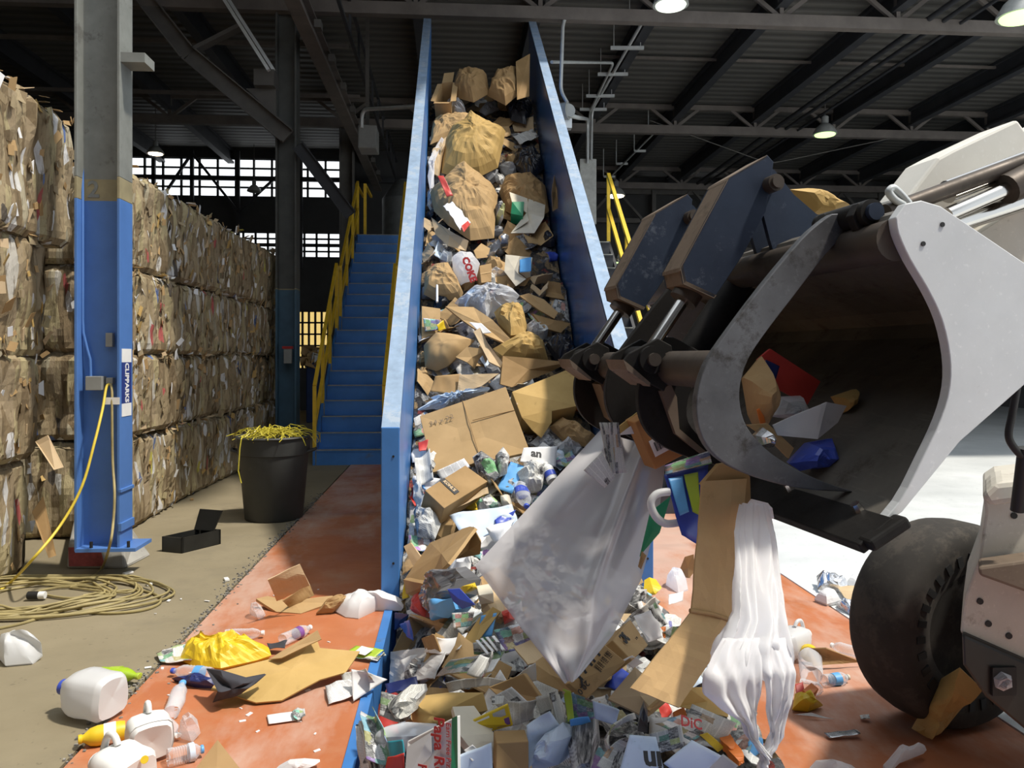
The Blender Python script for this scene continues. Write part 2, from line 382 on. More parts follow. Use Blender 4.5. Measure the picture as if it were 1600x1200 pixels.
col1 = hcol(CX0, CX1, CY0, CY1, .2, 7.75, .022, 'nearest steel column, blue below and grey above, with number 2', m_colgrey, (zt(311), zt(277)), m_bluecol)
ymw = (CY0 + CY1) / 2 - .011
b = MB(); b.bb((CX0 + .02, CY0 - .03, .2), (CX1 + .12, CY1 + .05, .225)); b.build('base_plate', m_bluecol, col1)
for x in (CX0 + .12, CX1 + .06): b = MB(); b.cyl((x, CY0, .22), (x, CY0, .27), .012, 6); b.build('anchor_bolt', m_blackmetal, col1)
text('2', .17, (wx(146, 6.07), ymw - .002, zt(294)), (1, 0, 0), (0, 0, 1), m_colgrey, col1, .004)
b = MB(); b.bb((CX1, CY0 + .01, wz(195, 98, 6)), (CX1 + .17, CY0 + .2, wz(195, 83, 6))); b.build('bracket', m_colgrey, col1)
b = MB(); b.bb((CX1 - .01, CY0 - .005, .62), (CX1 + .012, CY1, .645)); b.bb((CX1 - .012, CY0 - .005, .34), (CX1 + .014, CY1, .40)); b.build('splice_plate', m_bluecol, col1, bevel=.003)
def pxbox(name, u0, v0, u1, v1, y, dep, mat, parent, bevel=.004):
    b = MB(); b.bb((wx(u0, y), y, wz((u0 + u1) / 2, v1, y)), (wx(u1, y), y + dep, wz((u0 + u1) / 2, v0, y))); return b.build(name, mat, parent, bevel=bevel)
m_boxgrey = M('grey box enamel', (.27, .28, .27), .5, 0, .08, 9)
jb = pxbox('junction_box', 133, 588, 159, 610, ymw - .09, .085, m_boxgrey, None); tag(jb, 'square grey junction box low on the blue column web', 'electrical box')
ob = pxbox('outlet_box', 164.5, 520, 175.5, 542, ymw - .05, .045, m_boxgrey, None); tag(ob, 'narrow grey outlet box on the shaded part of the column web', 'electrical box')
ob = pxbox('outlet_box', 165, 590, 176, 600, ymw - .055, .05, m_boxgrey, None); tag(ob, 'small grey socket box where the yellow cord hangs', 'electrical box')
b = MB(); yc = ymw - .03
b.tube([P(128, 0, 6.1 / 1.0)] + [V((wx(u, yc), yc, wz(u, v, yc))) for u, v in ((129, 300), (129, 500), (130, 520), (136, 545), (141, 562), (142, 590))], .011, 8)
cdt = b.build('conduit', m_bluecol, None, smooth=50); tag(cdt, 'blue painted conduit running down the column web to the junction box', 'conduit')
st = pxbox('sticker', 190, 545, 200, 650, CY0 - .002, .002, m_navy, None, 0); tag(st, 'vertical white and navy sticker on the column flange', 'sticker')
b = MB(); xs0, xs1 = wx(190, CY0), wx(200, CY0)
# the flange is narrow to the front, so the sticker sits on its outer side face
bpy.data.objects.remove(st)
def sidez(v): return wz(195, v, 6.08)
st = thing('sticker', (CX1 + .002, 6.08, sidez(650)), 'vertical white and navy sticker on the column flange', 'sticker')
for za, zb, m in ((545, 566, m_label), (566, 630, m_navy), (630, 650, m_label)):
    b = MB(); b.bb((CX1, 6.0, sidez(zb)), (CX1 + .003, 6.17, sidez(za))); b.build('band', m, st)
text('CLIPPARKS', .060, (CX1 + .003, 6.085, sidez(598)), (0, 0, -1), (0, 1, 0), m_wprint, st, .002, squash=1.5)
st = pxbox('paper_tag', 162, 621, 187, 632, CY0 - .004, .002, m_label, None, 0); tag(st, 'white blank paper tag taped across the column beside the yellow cord', 'tag')
b = MB()      # concrete plinth, broken at one side
pl = [G(104, 889), G(196, 889), G(236, 868), G(200, 838), G(112, 842)]
vs = [q.copy() for q in pl]; cen = sum(pl, V((0, 0, 0))) / 5
top = [q.lerp(cen, k) + V((0, 0, h)) for q, k, h in zip(pl, (.05, .12, .42, .2, .08), (.2, .2, .15, .2, .2))]
b.add(vs + top, [(0, 1, 2, 3, 4), (9, 8, 7, 6, 5)] + [(i, (i + 1) % 5, 5 + (i + 1) % 5, 5 + i) for i in range(5)])
pn = b.build('concrete_plinth', m_plinth, None, bevel=.02); tag(pn, 'chipped concrete plinth under the blue column', 'plinth')
p0, p1 = G(109, 889.3), G(172, 889.3)
b = MB(); q = [p0.lerp(top[0], .12), p0.lerp(p1, .9).lerp(top[0].lerp(top[1], .55), .12), p0.lerp(p1, .9).lerp(top[0].lerp(top[1], .55), .8), p0.lerp(top[0], .8)]
b.prism([x + V((0, -.012, 0)) for x in q], (0, .006, 0)); b.build('red_patch', M('faded red paint', (.30, .06, .06), .7, 0, .3, 20), pn)
m_col2 = M('dark grey column paint', (.085, .088, .082), .6, 0, .2, 4)
c2 = hcol(wx(430, 13), wx(463, 13), 13.0, 13.3, 0, 7.7, .03, 'second steel column, dark grey with dull blue foot, behind the bin', m_col2, (wz(447, 452, 13), wz(447, 450, 13)), m_teal)
b = MB(); b.bb((wx(443, 12.9), 12.9, wz(450, 568, 12.9)), (wx(455, 12.9), 12.99, wz(450, 545, 12.9))); x = b.build('switch_box', m_boxgrey, None, bevel=.006); tag(x, 'small grey switch box with red top on the second column', 'switch')
b = MB(); b.bb((wx(441, 12.9), 12.89, wz(450, 545, 12.9)), (wx(457, 12.9), 12.99, wz(450, 541, 12.9))); b.build('cover', M('red plastic', (.45, .03, .03), .4), x)
c3 = hcol(wx(530, 19.4), wx(552, 19.4), 19.4, 19.7, 0, 7.7, .03, 'third steel column, beyond the blue stairs', m_steel)
# bent brace beside the second column, and the dark lower one
Yb = 12.95
def XZ(u, v, y=Yb): return V((wx(u, y), y, wz(u, v, y)))
def channel(pts, dep, flw, name, mat, label, cat):
    o = thing(name, pts[0], label, cat)
    for p, q in zip(pts, pts[1:]):
        ax = (q - p).normalized(); nn = V((0, 1, 0)).cross(ax)
        b = MB(); b.bar(p, q, .05, dep, nn); b.build('web', mat, o)
        for s in (-1, 1): b = MB(); b.bar(p + nn * s * dep / 2 - V((0, flw / 2, 0)), q + nn * s * dep / 2 - V((0, flw / 2, 0)), flw, .02, nn); b.build('flange', mat, o)
    return o
channel([XZ(206, -28), XZ(296, 86), XZ(450, 214)], .24, .14, 'knee_brace', m_steel, 'bent steel channel brace rising from the second column to the roof', 'brace')
channel([XZ(466, 228), XZ(548, 336)], .18, .1, 'knee_brace', m_dark, 'dark straight brace on the stair side of the second column', 'brace')
b = MB(); b.bar(XZ(305, 78), XZ(384, 38), .06, .18, (0, 1, 0)); tag(b.build('gusset_bar', m_steel, None), 'short flat steel bar bolted across the bent brace', 'brace')
b = MB(); b.bar(XZ(338, -20, 12.6), XZ(420, 110, 12.6), .05, .09, (0, 1, 0)); b.bar(XZ(345, -20, 12.8), XZ(428, 110, 12.8), .05, .06, (0, 1, 0)); tag(b.build('tie_bar', m_galv, None), 'pale twin tie bar coming down to the bracket on the second column', 'brace')
b = MB(); b.bb((wx(400, 12.9), 12.75, wz(415, 138, 12.9)), (wx(431, 12.9), 13.2, wz(415, 113, 12.9))); b.prism([XZ(384, 138, 12.9), XZ(431, 138, 12.9), XZ(431, 182, 12.9)], (0, .04, 0)); tag(b.build('bracket', m_steel, None), 'steel corner bracket on the side of the second column', 'bracket')
# crane rail along the building
b = MB(); xr = -2.2; b.bb((xr - .11, 9, 6.48), (xr + .11, 23.8, 6.51)); b.bb((xr - .015, 9, 6.5), (xr + .015, 23.8, 6.8)); b.bb((xr - .11, 9, 6.78), (xr + .11, 23.8, 6.81))
rl = b.build('crane_rail', m_steel2, None); tag(rl, 'long steel crane rail running into the depth above the second column', 'rail')
for k in range(10): b = MB(); y = 9.5 + 1.4 * k; b.bb((xr + .1, y, 6.6), (xr + .2, y + .18, 6.72)); b.build('clip', m_steel, rl)
b = MB(); x2 = xr + .55
for z in (6.75, 7.3): b.bar((x2, 9, z), (x2, 23.5, z), .05, .05)
for k in range(12): b.bar((x2, 9.4 + 1.2 * k, 6.75), (x2, 9.4 + 1.2 * k, 7.3), .04, .04)
tag(b.build('catwalk_rail', m_dark, None), 'dark open guard rail beside the crane rail under the roof', 'railing')
# ------------------------------------------------------------------ stairs left of the conveyor
def stairs(x0, x1, runs, label, railing_z=1.07, sm=None):
    sm = sm or m_blue
    t = thing('staircase', (x0, runs[0][0], 0), label, 'stairs')
    for fi, (y, z, n, rise, going) in enumerate(runs):
        for k in range(n):
            b = MB(); yy = y + going * k; zz = z + rise * (k + 1)
            b.bb((x0, yy + .01, zz - rise), (x1, yy + .025, zz)); b.bb((x0, yy, zz - .035), (x1, yy + going + .02, zz)); s_ = b.build('step', sm, t)
            b = MB(); b.bb((x0 + .01, yy - .006, zz - .012), (x1 - .01, yy + .03, zz + .003)); b.build('nosing', m_nose, s_)
        for x in (x0 - .03, x1 + .03):
            b = MB(); b.prism([V((x - .02, y, z - .02)), V((x - .02, y, z + .24)), V((x - .02, y + going * n, z + rise * n + .06)), V((x - .02, y + going * n, z + rise * n - .25))], (.04, 0, 0)); b.build('stringer', sm, t)
            L0 = V((x, y + .05, z)); L1 = V((x, y + going * n, z + rise * n)); r_ = .024
            for j in range(4):
                q = L0.lerp(L1, j / 3); b = MB(); b.bar(q, q + V((0, 0, railing_z + .1)), .05, .05); b.build('rail_post', m_yellow, t)
            for hgt in (railing_z + .1, railing_z * .55):
                b = MB(); b.bar(L0 + V((0, 0, hgt)), L1 + V((0, 0, hgt)), .05, .05); b.build('handrail', m_yellow, t)
    return t
m_nose = M('worn nosing', (.30, .30, .26), .6, 0, .2, 10)
stairs(-2.02, -1.06, [(12.0, 0, 9, .23, .255), (14.75, 2.09, 9, .235, .30)], 'steep blue steel staircase with yellow handrails left of the conveyor')
stx = thing('landing', (-1.5, 14.4, 2.05), 'small blue steel landing between the two stair flights', 'landing')
b = MB(); b.bb((-2.04, 14.28, 2.02), (-1.04, 14.78, 2.085)); b.build('plate', m_blue, stx)
for x in (-2.06, -1.03): b = MB(); b.bar((x, 14.4, 0), (x, 14.4, 3.2), .06, .06); b.bar((x, 14.35, 3.2), (x, 14.8, 3.2), .05, .05); b.build('rail_post', m_yellow, stx)
sty = thing('platform', (-1.5, 17.5, 4.15), 'upper blue platform with yellow rails at the stair top', 'platform')
b = MB(); b.bb((-2.1, 17.45, 4.15), (-.6, 18.9, 4.22)); b.build('plate', m_blue, sty)
for x in (-2.08, -1.9, -1.04): b = MB(); b.bar((x, 17.5, 4.2), (x, 17.5, 5.35), .06, .06); b.bar((x, 17.5, 5.33), (x, 18.8, 5.33), .05, .05); b.build('rail_post', m_yellow, sty)
for x, y in ((-2.0, 18.8), (-.7, 18.8)): b = MB(); b.bar((x, y, 0), (x, y, 4.15), .12, .12); b.build('leg', m_dark, sty)
b = MB(); b.cyl((-1.25, 20.5, 0), (-1.25, 20.5, 5.6), .55, 24); b.cyl((-1.25, 20.5, 5.6), (-1.25, 20.5, 6.1), .55, 24, .2); tag(b.build('dust_tank', M('grey silo steel', (.16, .17, .17), .5, .3), None, smooth=40), 'grey cylindrical tank standing behind the top of the stairs', 'tank')
stairs(1.62, 2.3, [(8.0, 0, 15, .22, .26)], 'dark staircase with yellow handrails on the loader side of the conveyor', .95, m_dark)
# ------------------------------------------------------------------ conveyor
cv = thing('conveyor', (.43, 5.3, 0), 'tall blue inclined conveyor carrying waste up to the roof', 'conveyor')
YW0, YW1, ZW0, ZW1 = 5.3, 12.9, 1.12, 7.02
for x0, x1, s in ((-.47, -.35, 1), (1.22, 1.34, -1)):
    xo = x0 if s > 0 else x1; xi = x1 if s > 0 else x0
    prof = [(YW0, 0), (YW0, ZW0), (YW1, ZW1), (YW1, ZW1 - 2.2), (6.6, 0)]
    b = MB(); b.prism([V((xo, y, z)) for y, z in prof], (s * .02, 0, 0)); b.build('side_panel', m_blue, cv)
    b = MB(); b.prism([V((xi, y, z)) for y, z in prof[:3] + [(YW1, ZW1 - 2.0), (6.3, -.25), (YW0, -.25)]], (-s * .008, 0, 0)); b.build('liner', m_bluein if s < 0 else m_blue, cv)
    d = (V((0, YW1, ZW1)) - V((0, YW0, ZW0))).normalized(); xm = (x0 + x1) / 2
    b = MB(); b.bar((xm, YW0, ZW0), (xm, YW1, ZW1), x1 - x0, .03, V((0, -d.z, d.y))); b.build('top_flange', m_bluetop, cv)
    b = MB(); b.bb((x0, YW0 - .02, -.02), (x1, YW0 + .01, ZW0 + .02)); o = b.build('end_post', m_blue, cv, bevel=.006)
    for z in (.25, .95):
        b = MB(); b.cyl((xm + .02, YW0 - .024, z), (xm + .02, YW0 - .018, z), .008, 8); b.build('bolt', m_blackmetal, o)
b = MB(); bz = -1.95; b.prism([V((-.45, YW0 - .1, -.75)), V((-.45, YW1, ZW1 + bz)), V((-.45, YW1, ZW1 + bz - .2)), V((-.45, YW0 - .1, -.95))], (1.77, 0, 0)); b.build('belt', m_black, cv)
for y in (8.2, 10.6, 12.5):
    for x in (-.4, 1.27): b = MB(); b.bar((x, y, 0), (x, y, ZW0 + (y - YW0) * .776 - 1.7), .14, .14); b.build('leg', m_blue, cv)
mt = thing('gear_motor', P(888, 178, 12.5), 'round grey gear motor beside the conveyor head', 'motor')
b = MB(); q = P(887, 176, 12.5); b.cyl(q + V((-.16, 0, 0)), q + V((0, -.1, 0)), .13, 20); b.cyl(q + V((0, -.1, 0)), q + V((.01, -.13, 0)), .10, 20); b.build('body', m_boxgrey, mt, smooth=40)
b = MB(); b.bb(V((1.33, q.y - .05, q.z - .25)), q + V((.06, .1, -.1))); b.build('foot', m_galv, mt)
# conduits and hangers at the right of the conveyor head
def pipe(name, pts, r, label, cat='conduit', mat=None, n=8):
    sm = [pts[0]]
    for i in range(1, len(pts) - 1):
        a, q, c = pts[i - 1], pts[i], pts[i + 1]; k = min(.28, (a - q).length * .45, (c - q).length * .45)
        p0 = q + (a - q).normalized() * k; p2 = q + (c - q).normalized() * k
        sm += [p0.lerp(q, t).lerp(q.lerp(p2, t), t) for t in (0, .25, .5, .75, 1)]
    sm.append(pts[-1]); b = MB(); b.tube(sm, r, n); o = b.build(name, mat or m_galv, None, smooth=50)
    return tag(o, label, cat)
pipe('conduit', [P(886, 160, 12.6), P(876, 142, 12.7), P(880, 20, 13.1), P(1010, 22, 13.5), P(1003, 36, 13.9), P(925, 172, 18.4), P(924, 250, 18.3)], .03, 'pale conduit looping from the motor up to the roof and back to the panel')
pipe('conduit', [P(862, 97, 13.0), P(958, 98, 15.6), P(954, 108, 15.9), P(921, 176, 18.5), P(919, 250, 18.4)], .028, 'pale conduit running level from the conveyor flank to the roof hangers')
pipe('conduit', [P(889, 180, 12.45), P(904, 184, 12.7), P(918, 186, 18.3), P(918, 255, 18.3)], .035, 'short thick conduit bending from the motor down to the panel')
for k, (u0, u1, v, d) in enumerate(((978, 1035, 26, 13.4), (954, 1006, 75, 14.8), (934, 981, 116, 16.2), (916, 960, 150, 17.4), (906, 948, 171, 18.3))):
    b = MB(); p, q = P(u0, v, d), P(u1, v, d); b.bar(p, q, .05, .06)
    h = b.build('pipe_hanger', m_galv, None); tag(h, '%s galvanised strut of the conduit hangers beside the conveyor head, counted from the camera' % ('first', 'second', 'third', 'fourth', 'fifth')[k], 'hanger', 'conduit hangers')
    b = MB()
    for t in (.1, .9): r_ = p.lerp(q, t); b.bar(r_, V((r_.x, r_.y, ZR)), .012, .012)
    b.build('hanger_rod', m_galv, h)
for k, (u, v, d) in enumerate(((1022, 205, 20), (1000, 236, 21.5), (972, 256, 23), (952, 276, 24))):
    b = MB(); p, q = P(u - 9, v, d), P(u + 9, v, d); b.bar(p, q, .05, .06); b.bar(p, V((p.x, p.y, ZR)), .02, .02)
    tag(b.build('pipe_hanger', m_galv, None), '%s small strut of the far hanger row beyond the second truss' % ('first', 'second', 'third', 'fourth')[k], 'hanger', 'far conduit hangers')
pipe('conduit', [P(1030, 200, 19.8), P(950, 280, 24.2)], .025, 'thin dark conduit pair under the roof beyond the second truss')
el = thing('electrical_panel', P(918, 340, 18.3), 'tall pale electrical panel above the yellow rail', 'electrical panel')
b = MB(); y = 18.2; b.bb((wx(906, y), y, wz(918, 350, y)), (wx(932, y), y + .35, wz(918, 248, y))); b.build('housing', M('panel grey', (.52, .53, .50), .45), el, bevel=.01)
b = MB(); b.bar((wx(918, y), y + .5, 0), (wx(918, y), y + .5, 6), .12, .12); b.build('post', m_dark, el)
pipe('conduit', [V((-.46, 12.6, P(668, 171, 12.7).z)), P(566, 171, 13.6), P(565, 200, 13.6)], .035, 'pale conduit bending from the conveyor to the box above the stairs')
bx = thing('motor_box', P(575, 228, 13.6), 'grey drive box hanging above the stairs left of the conveyor', 'electrical box')
b = MB(); b.bb(P(559, 231, 13.6), P(589, 197, 13.7) + V((0, .4, 0))); b.build('housing', m_boxgrey, bx, bevel=.02)
b = MB(); b.bar(P(574, 200, 13.9), P(574, 200, 13.9) + V((0, 0, 2.5)), .06, .06); b.build('hanger', m_steel, bx)
def at_y(u, v, y): return V((wx(u, y), y, wz(u, v, y)))
pipe('wire_rope', [at_y(1015, 188, 19.4), at_y(1203, 256, 19.3), at_y(1440, 206, 19.4)], .012, 'thin slack wire rope slung below the second truss behind the grapple', 'wire', m_steel)
# pipes along the building under the right half of the roof
for k, x in enumerate((8.0, 8.25, 8.55)):
    pipe('roof_pipe', [V((x, 11.2, 7.3 - .03 * k)), V((x, 26, 7.3 - .03 * k))], .05 - .01 * k, ('thick', 'middle', 'thin')[k] + ' dark pipe of the bundle under the roof above the loader', 'pipe', m_dark)
# ------------------------------------------------------------------ hanging lamps
m_shade = M('lamp shade enamel', (.45, .46, .44), .35, .2); m_warm = glow('warm lamp', (1, .80, .55), 9); m_greenl = glow('greenish lamp', (.66, 1, .40), 1.5); m_off = glow('dim lamp', (.9, 1, .85), 1.4); m_unlit = M('unlit glass', (.30, .30, .28), .3)
def lamp(u, v, d, r, gm, label, tilt=0):
    p = P(u, v, d); t = thing('high_bay_lamp', p, label, 'lamp', 'high bay lamps')
    b = MB(); b.lathe([(r, 0), (r * .96, .04), (r * .72, r * .55), (r * .42, r * .85), (r * .3, r * .9)], 24, Matrix.Translation(p)); b.build('shade', m_shade, t, smooth=50, solid=.01)
    b = MB(); b.lathe([(0.0001, -.22 * r), (r * .5, -.19 * r), (r * .82, -.1 * r), (r * .93, .03)], 24, Matrix.Translation(p)); b.build('lens', gm, t, smooth=60)
    b = MB(); b.lathe([(r * .26, r * .88), (r * .3, r * 1.05), (r * .3, r * 1.5), (r * .12, r * 1.65)], 16, Matrix.Translation(p)); b.build('ballast', m_boxgrey, t, smooth=40)
    b = MB(); b.bar(p + V((0, 0, r * 1.6)), V((p.x, p.y, ZR)), .015, .015); b.build('stem', m_steel, t)
    return t
lamp(1048, 8, 12.2, .27, m_off, 'large pale lamp at the top edge above the nearest truss')
lamp(1596, 26, 11.9, .34, m_greenl, 'bright lamp in the upper corner above the loader')
lamp(1289, 210, 18.6, .27, m_greenl, 'greenish lit lamp hanging below the second truss')
lamp(962, 306, 25, .30, m_warm, 'warm glowing lamp beside the conveyor and the pale panel')
lamp(243, 240, 20, .2, m_warm, 'small lamp hanging in front of the bright window band')
lamp(397, 299, 23.5, .2, m_unlit, 'unlit dark lamp silhouetted against the window band')
lamp(966, 410, 26.5, .16, m_greenl, 'tiny green lit lamp low in the dark far bay')
# ------------------------------------------------------------------ print, board and plastic materials
def m_card(name, lo, hi, rough=.75):
    m, nt, b = new_mat(name); vec = coord(nt, 'Object', (1, 1, 1), True)
    c = ramp(nt, ntex(nt, vec, 4, 6, .6), [(.3, lo), (.7, hi)])
    g = ntex(nt, vec, 9, 6, .7); c = mix(nt, ramp(nt, g, [(.62, (0, 0, 0)), (.7, (.35, .35, .35))]), c, tuple(q * .6 for q in lo))
    lk(nt, c, b.inputs['Base Color']); b.inputs['Roughness'].default_value = rough; b.inputs['Specular IOR Level'].default_value = .2
    bump(nt, b, ntex(nt, coord(nt, 'UV', (1, 40, 1)), 3, 2), .08, .003); return m
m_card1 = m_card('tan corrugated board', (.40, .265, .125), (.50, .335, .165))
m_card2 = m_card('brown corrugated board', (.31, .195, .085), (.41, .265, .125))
m_card3 = m_card('pale corrugated board', (.50, .37, .22), (.60, .45, .28))
m_card4 = m_card('golden kraft paper', (.44, .29, .10), (.55, .37, .14), .65)
m_card5 = m_card('orange brown board', (.36, .17, .06), (.46, .23, .09))
m_grey = m_card('grey board', (.42, .41, .40), (.56, .55, .55)); m_paper = m_card('white paper', (.74, .74, .74), (.84, .84, .84), .6); m_bluep = m_card('pale blue paper', (.55, .66, .80), (.64, .74, .86), .6)
def m_news(name, base, photo=.35, colour=0.0, dens=46):
    "printed sheet: columns of broken text lines, headline bars and picture blocks, in sheet coordinates"
    m, nt, b = new_mat(name); uv = coord(nt, 'UV', (1, 1.35, 1)); oi = N(nt, 'ShaderNodeObjectInfo')
    t = N(nt, 'ShaderNodeTexCoord'); sp = N(nt, 'ShaderNodeSeparateXYZ'); lk(nt, t.outputs['UV'], sp.inputs[0])
    rr = mth(nt, 'MULTIPLY', oi.outputs['Random'], 37.0)
    line = mth(nt, 'GREATER_THAN', mth(nt, 'SINE', mth(nt, 'MULTIPLY', sp.outputs[1], dens * 6.28)), .0)
    cmb = N(nt, 'ShaderNodeCombineXYZ'); lk(nt, mth(nt, 'MULTIPLY', sp.outputs[0], 70), cmb.inputs[0]); lk(nt, mth(nt, 'FLOOR', mth(nt, 'MULTIPLY', sp.outputs[1], dens)), cmb.inputs[1]); lk(nt, rr, cmb.inputs[2])
    word = mth(nt, 'GREATER_THAN', ntex(nt, cmb.outputs[0], 1.0, 1), .42)
    colm = mth(nt, 'LESS_THAN', mth(nt, 'FRACT', mth(nt, 'MULTIPLY', sp.outputs[0], 4)), .86)
    ink = mth(nt, 'MULTIPLY', mth(nt, 'MULTIPLY', line, word), colm)
    # blocks: a coarse grid of cells, some of them pictures
    wob = ntex(nt, uv, 3.5, 3, .6, 1); sw = N(nt, 'ShaderNodeSeparateColor'); lk(nt, wob, sw.inputs[0])
    cx_ = mth(nt, 'ADD', mth(nt, 'MULTIPLY', sp.outputs[0], 3.3), mth(nt, 'MULTIPLY', sw.outputs[0], 1.1 if colour > .5 else .3)); cy_ = mth(nt, 'ADD', mth(nt, 'MULTIPLY', sp.outputs[1], 3.7), mth(nt, 'MULTIPLY', sw.outputs[1], 1.1 if colour > .5 else .3))
    cell = N(nt, 'ShaderNodeCombineXYZ'); lk(nt, mth(nt, 'FLOOR', cx_), cell.inputs[0]); lk(nt, mth(nt, 'FLOOR', cy_), cell.inputs[1]); lk(nt, rr, cell.inputs[2])
    wn = N(nt, 'ShaderNodeTexWhiteNoise'); lk(nt, cell.outputs[0], wn.inputs['Vector'])
    isph = mth(nt, 'LESS_THAN', wn.outputs['Value'], photo)
    cb2 = N(nt, 'ShaderNodeVectorMath', operation='ADD'); lk(nt, uv, cb2.inputs[0]); lk(nt, wn.outputs['Color'], cb2.inputs[1])
    ph = ntex(nt, cb2.outputs[0], 9, 5, .7); phg = ramp(nt, ph, [(.35, (.03, .03, .035)), (.5, (.2, .2, .2)), (.68, (.6, .6, .58))])
    hs = N(nt, 'ShaderNodeCombineColor', mode='HSV'); s2 = N(nt, 'ShaderNodeSeparateColor'); lk(nt, wn.outputs['Color'], s2.inputs[0])
    lk(nt, s2.outputs[0], hs.inputs[0]); hs.inputs[1].default_value = .62; lk(nt, mth(nt, 'ADD', mth(nt, 'MULTIPLY', s2.outputs[2], .5), .25), hs.inputs[2])
    tint = mix(nt, .6, phg, hs.outputs[0]); phc = mix(nt, mth(nt, 'MULTIPLY', mth(nt, 'LESS_THAN', s2.outputs[1], colour), 1.0), phg, tint)
    c = mix(nt, mth(nt, 'MULTIPLY', ink, .55), base, (.10, .10, .11)); c = mix(nt, isph, c, phc)
    lk(nt, c, b.inputs['Base Color']); b.inputs['Roughness'].default_value = .6; b.inputs['Specular IOR Level'].default_value = .25
    return m
m_np = m_news('newsprint', (.66, .65, .60), .25, .15); m_np2 = m_news('pale newsprint', (.74, .74, .71), .15, .3, 60); m_np3 = m_news('dark photo newsprint', (.58, .59, .58), .6, .15)
m_ad = m_news('colour advert paper', (.75, .73, .70), .6, .75, 38); m_ad2 = m_news('glossy magazine paper', (.72, .72, .74), .8, .85, 30)
m_letter = m_news('printed letter paper', (.80, .80, .80), .02, 0, 30)
def m_clear(name, col, alpha=.25, rough=.12, var=.1):
    m, nt, b = new_mat(name); b.inputs['Base Color'].default_value = (*col, 1); b.inputs['Roughness'].default_value = rough
    g = N(nt, 'ShaderNodeBsdfTransparent'); g.inputs[0].default_value = (.97, .97, .98, 1); mx = N(nt, 'ShaderNodeMixShader'); lw = N(nt, 'ShaderNodeLayerWeight'); lw.inputs[0].default_value = .45
    f = mth(nt, 'MINIMUM', mth(nt, 'ADD', mth(nt, 'MULTIPLY', lw.outputs['Facing'], .75), alpha), 1.0)
    lk(nt, f, mx.inputs[0]); lk(nt, g.outputs[0], mx.inputs[1]); lk(nt, b.outputs[0], mx.inputs[2])
    lk(nt, mx.outputs[0], nt.nodes['Material Output'].inputs[0]); return m
m_pet = m_clear('clear bottle plastic', (.80, .82, .86), .05, .06); m_film = m_clear('cloudy plastic film', (.50, .485, .495), .84, .2); m_wrap = m_clear('clear wrap', (.70, .72, .76), .3, .1); m_grnpet = m_clear('green bottle plastic', (.35, .52, .03), .75, .2)
def m_thin(name, col, trl=.45, rough=.4):
    m, nt, b = new_mat(name); b.inputs['Base Color'].default_value = (*col, 1); b.inputs['Roughness'].default_value = rough
    t = N(nt, 'ShaderNodeBsdfTranslucent'); t.inputs[0].default_value = (*col, 1); mx = N(nt, 'ShaderNodeMixShader'); mx.inputs[0].default_value = trl
    lk(nt, b.outputs[0], mx.inputs[1]); lk(nt, t.outputs[0], mx.inputs[2]); lk(nt, mx.outputs[0], nt.nodes['Material Output'].inputs[0]); return m
m_bag = m_thin('white bag plastic', (.96, .96, .97), .6); m_jug = m_thin('milky jug plastic', (.82, .83, .84), .35, .3); m_tissue = m_thin('white tissue', (.86, .86, .87), .3, .7); m_greybag = m_thin('grey bag plastic', (.45, .46, .48), .4)
def solidc(name, c, r=.45): return M(name, c, r, 0, .1, 6, rnd=True)
m_red = solidc('red print', (.55, .05, .04)); m_royal = solidc('royal blue plastic', (.05, .09, .48), .3); m_sky = solidc('sky blue print', (.12, .38, .75)); m_yel = solidc('yellow plastic', (.72, .50, .02)); m_lime = solidc('lime print', (.38, .52, .05)); m_green = solidc('green plastic', (.02, .25, .11), .35); m_tealp = solidc('teal card', (.03, .30, .38)); m_orng = solidc('orange print', (.75, .20, .03)); m_navyc = solidc('navy plastic', (.02, .03, .13), .3); m_char = solidc('charcoal cloth', (.045, .045, .055), .9); m_blackbag = solidc('black plastic bag', (.02, .02, .024), .25); m_cream = solidc('cream board', (.66, .60, .48)); m_foil = M('silver foil', (.7, .7, .72), .25, .9, .3, 20); m_mar = solidc('maroon card', (.22, .02, .03)); m_purple = solidc('purple print', (.20, .08, .30))
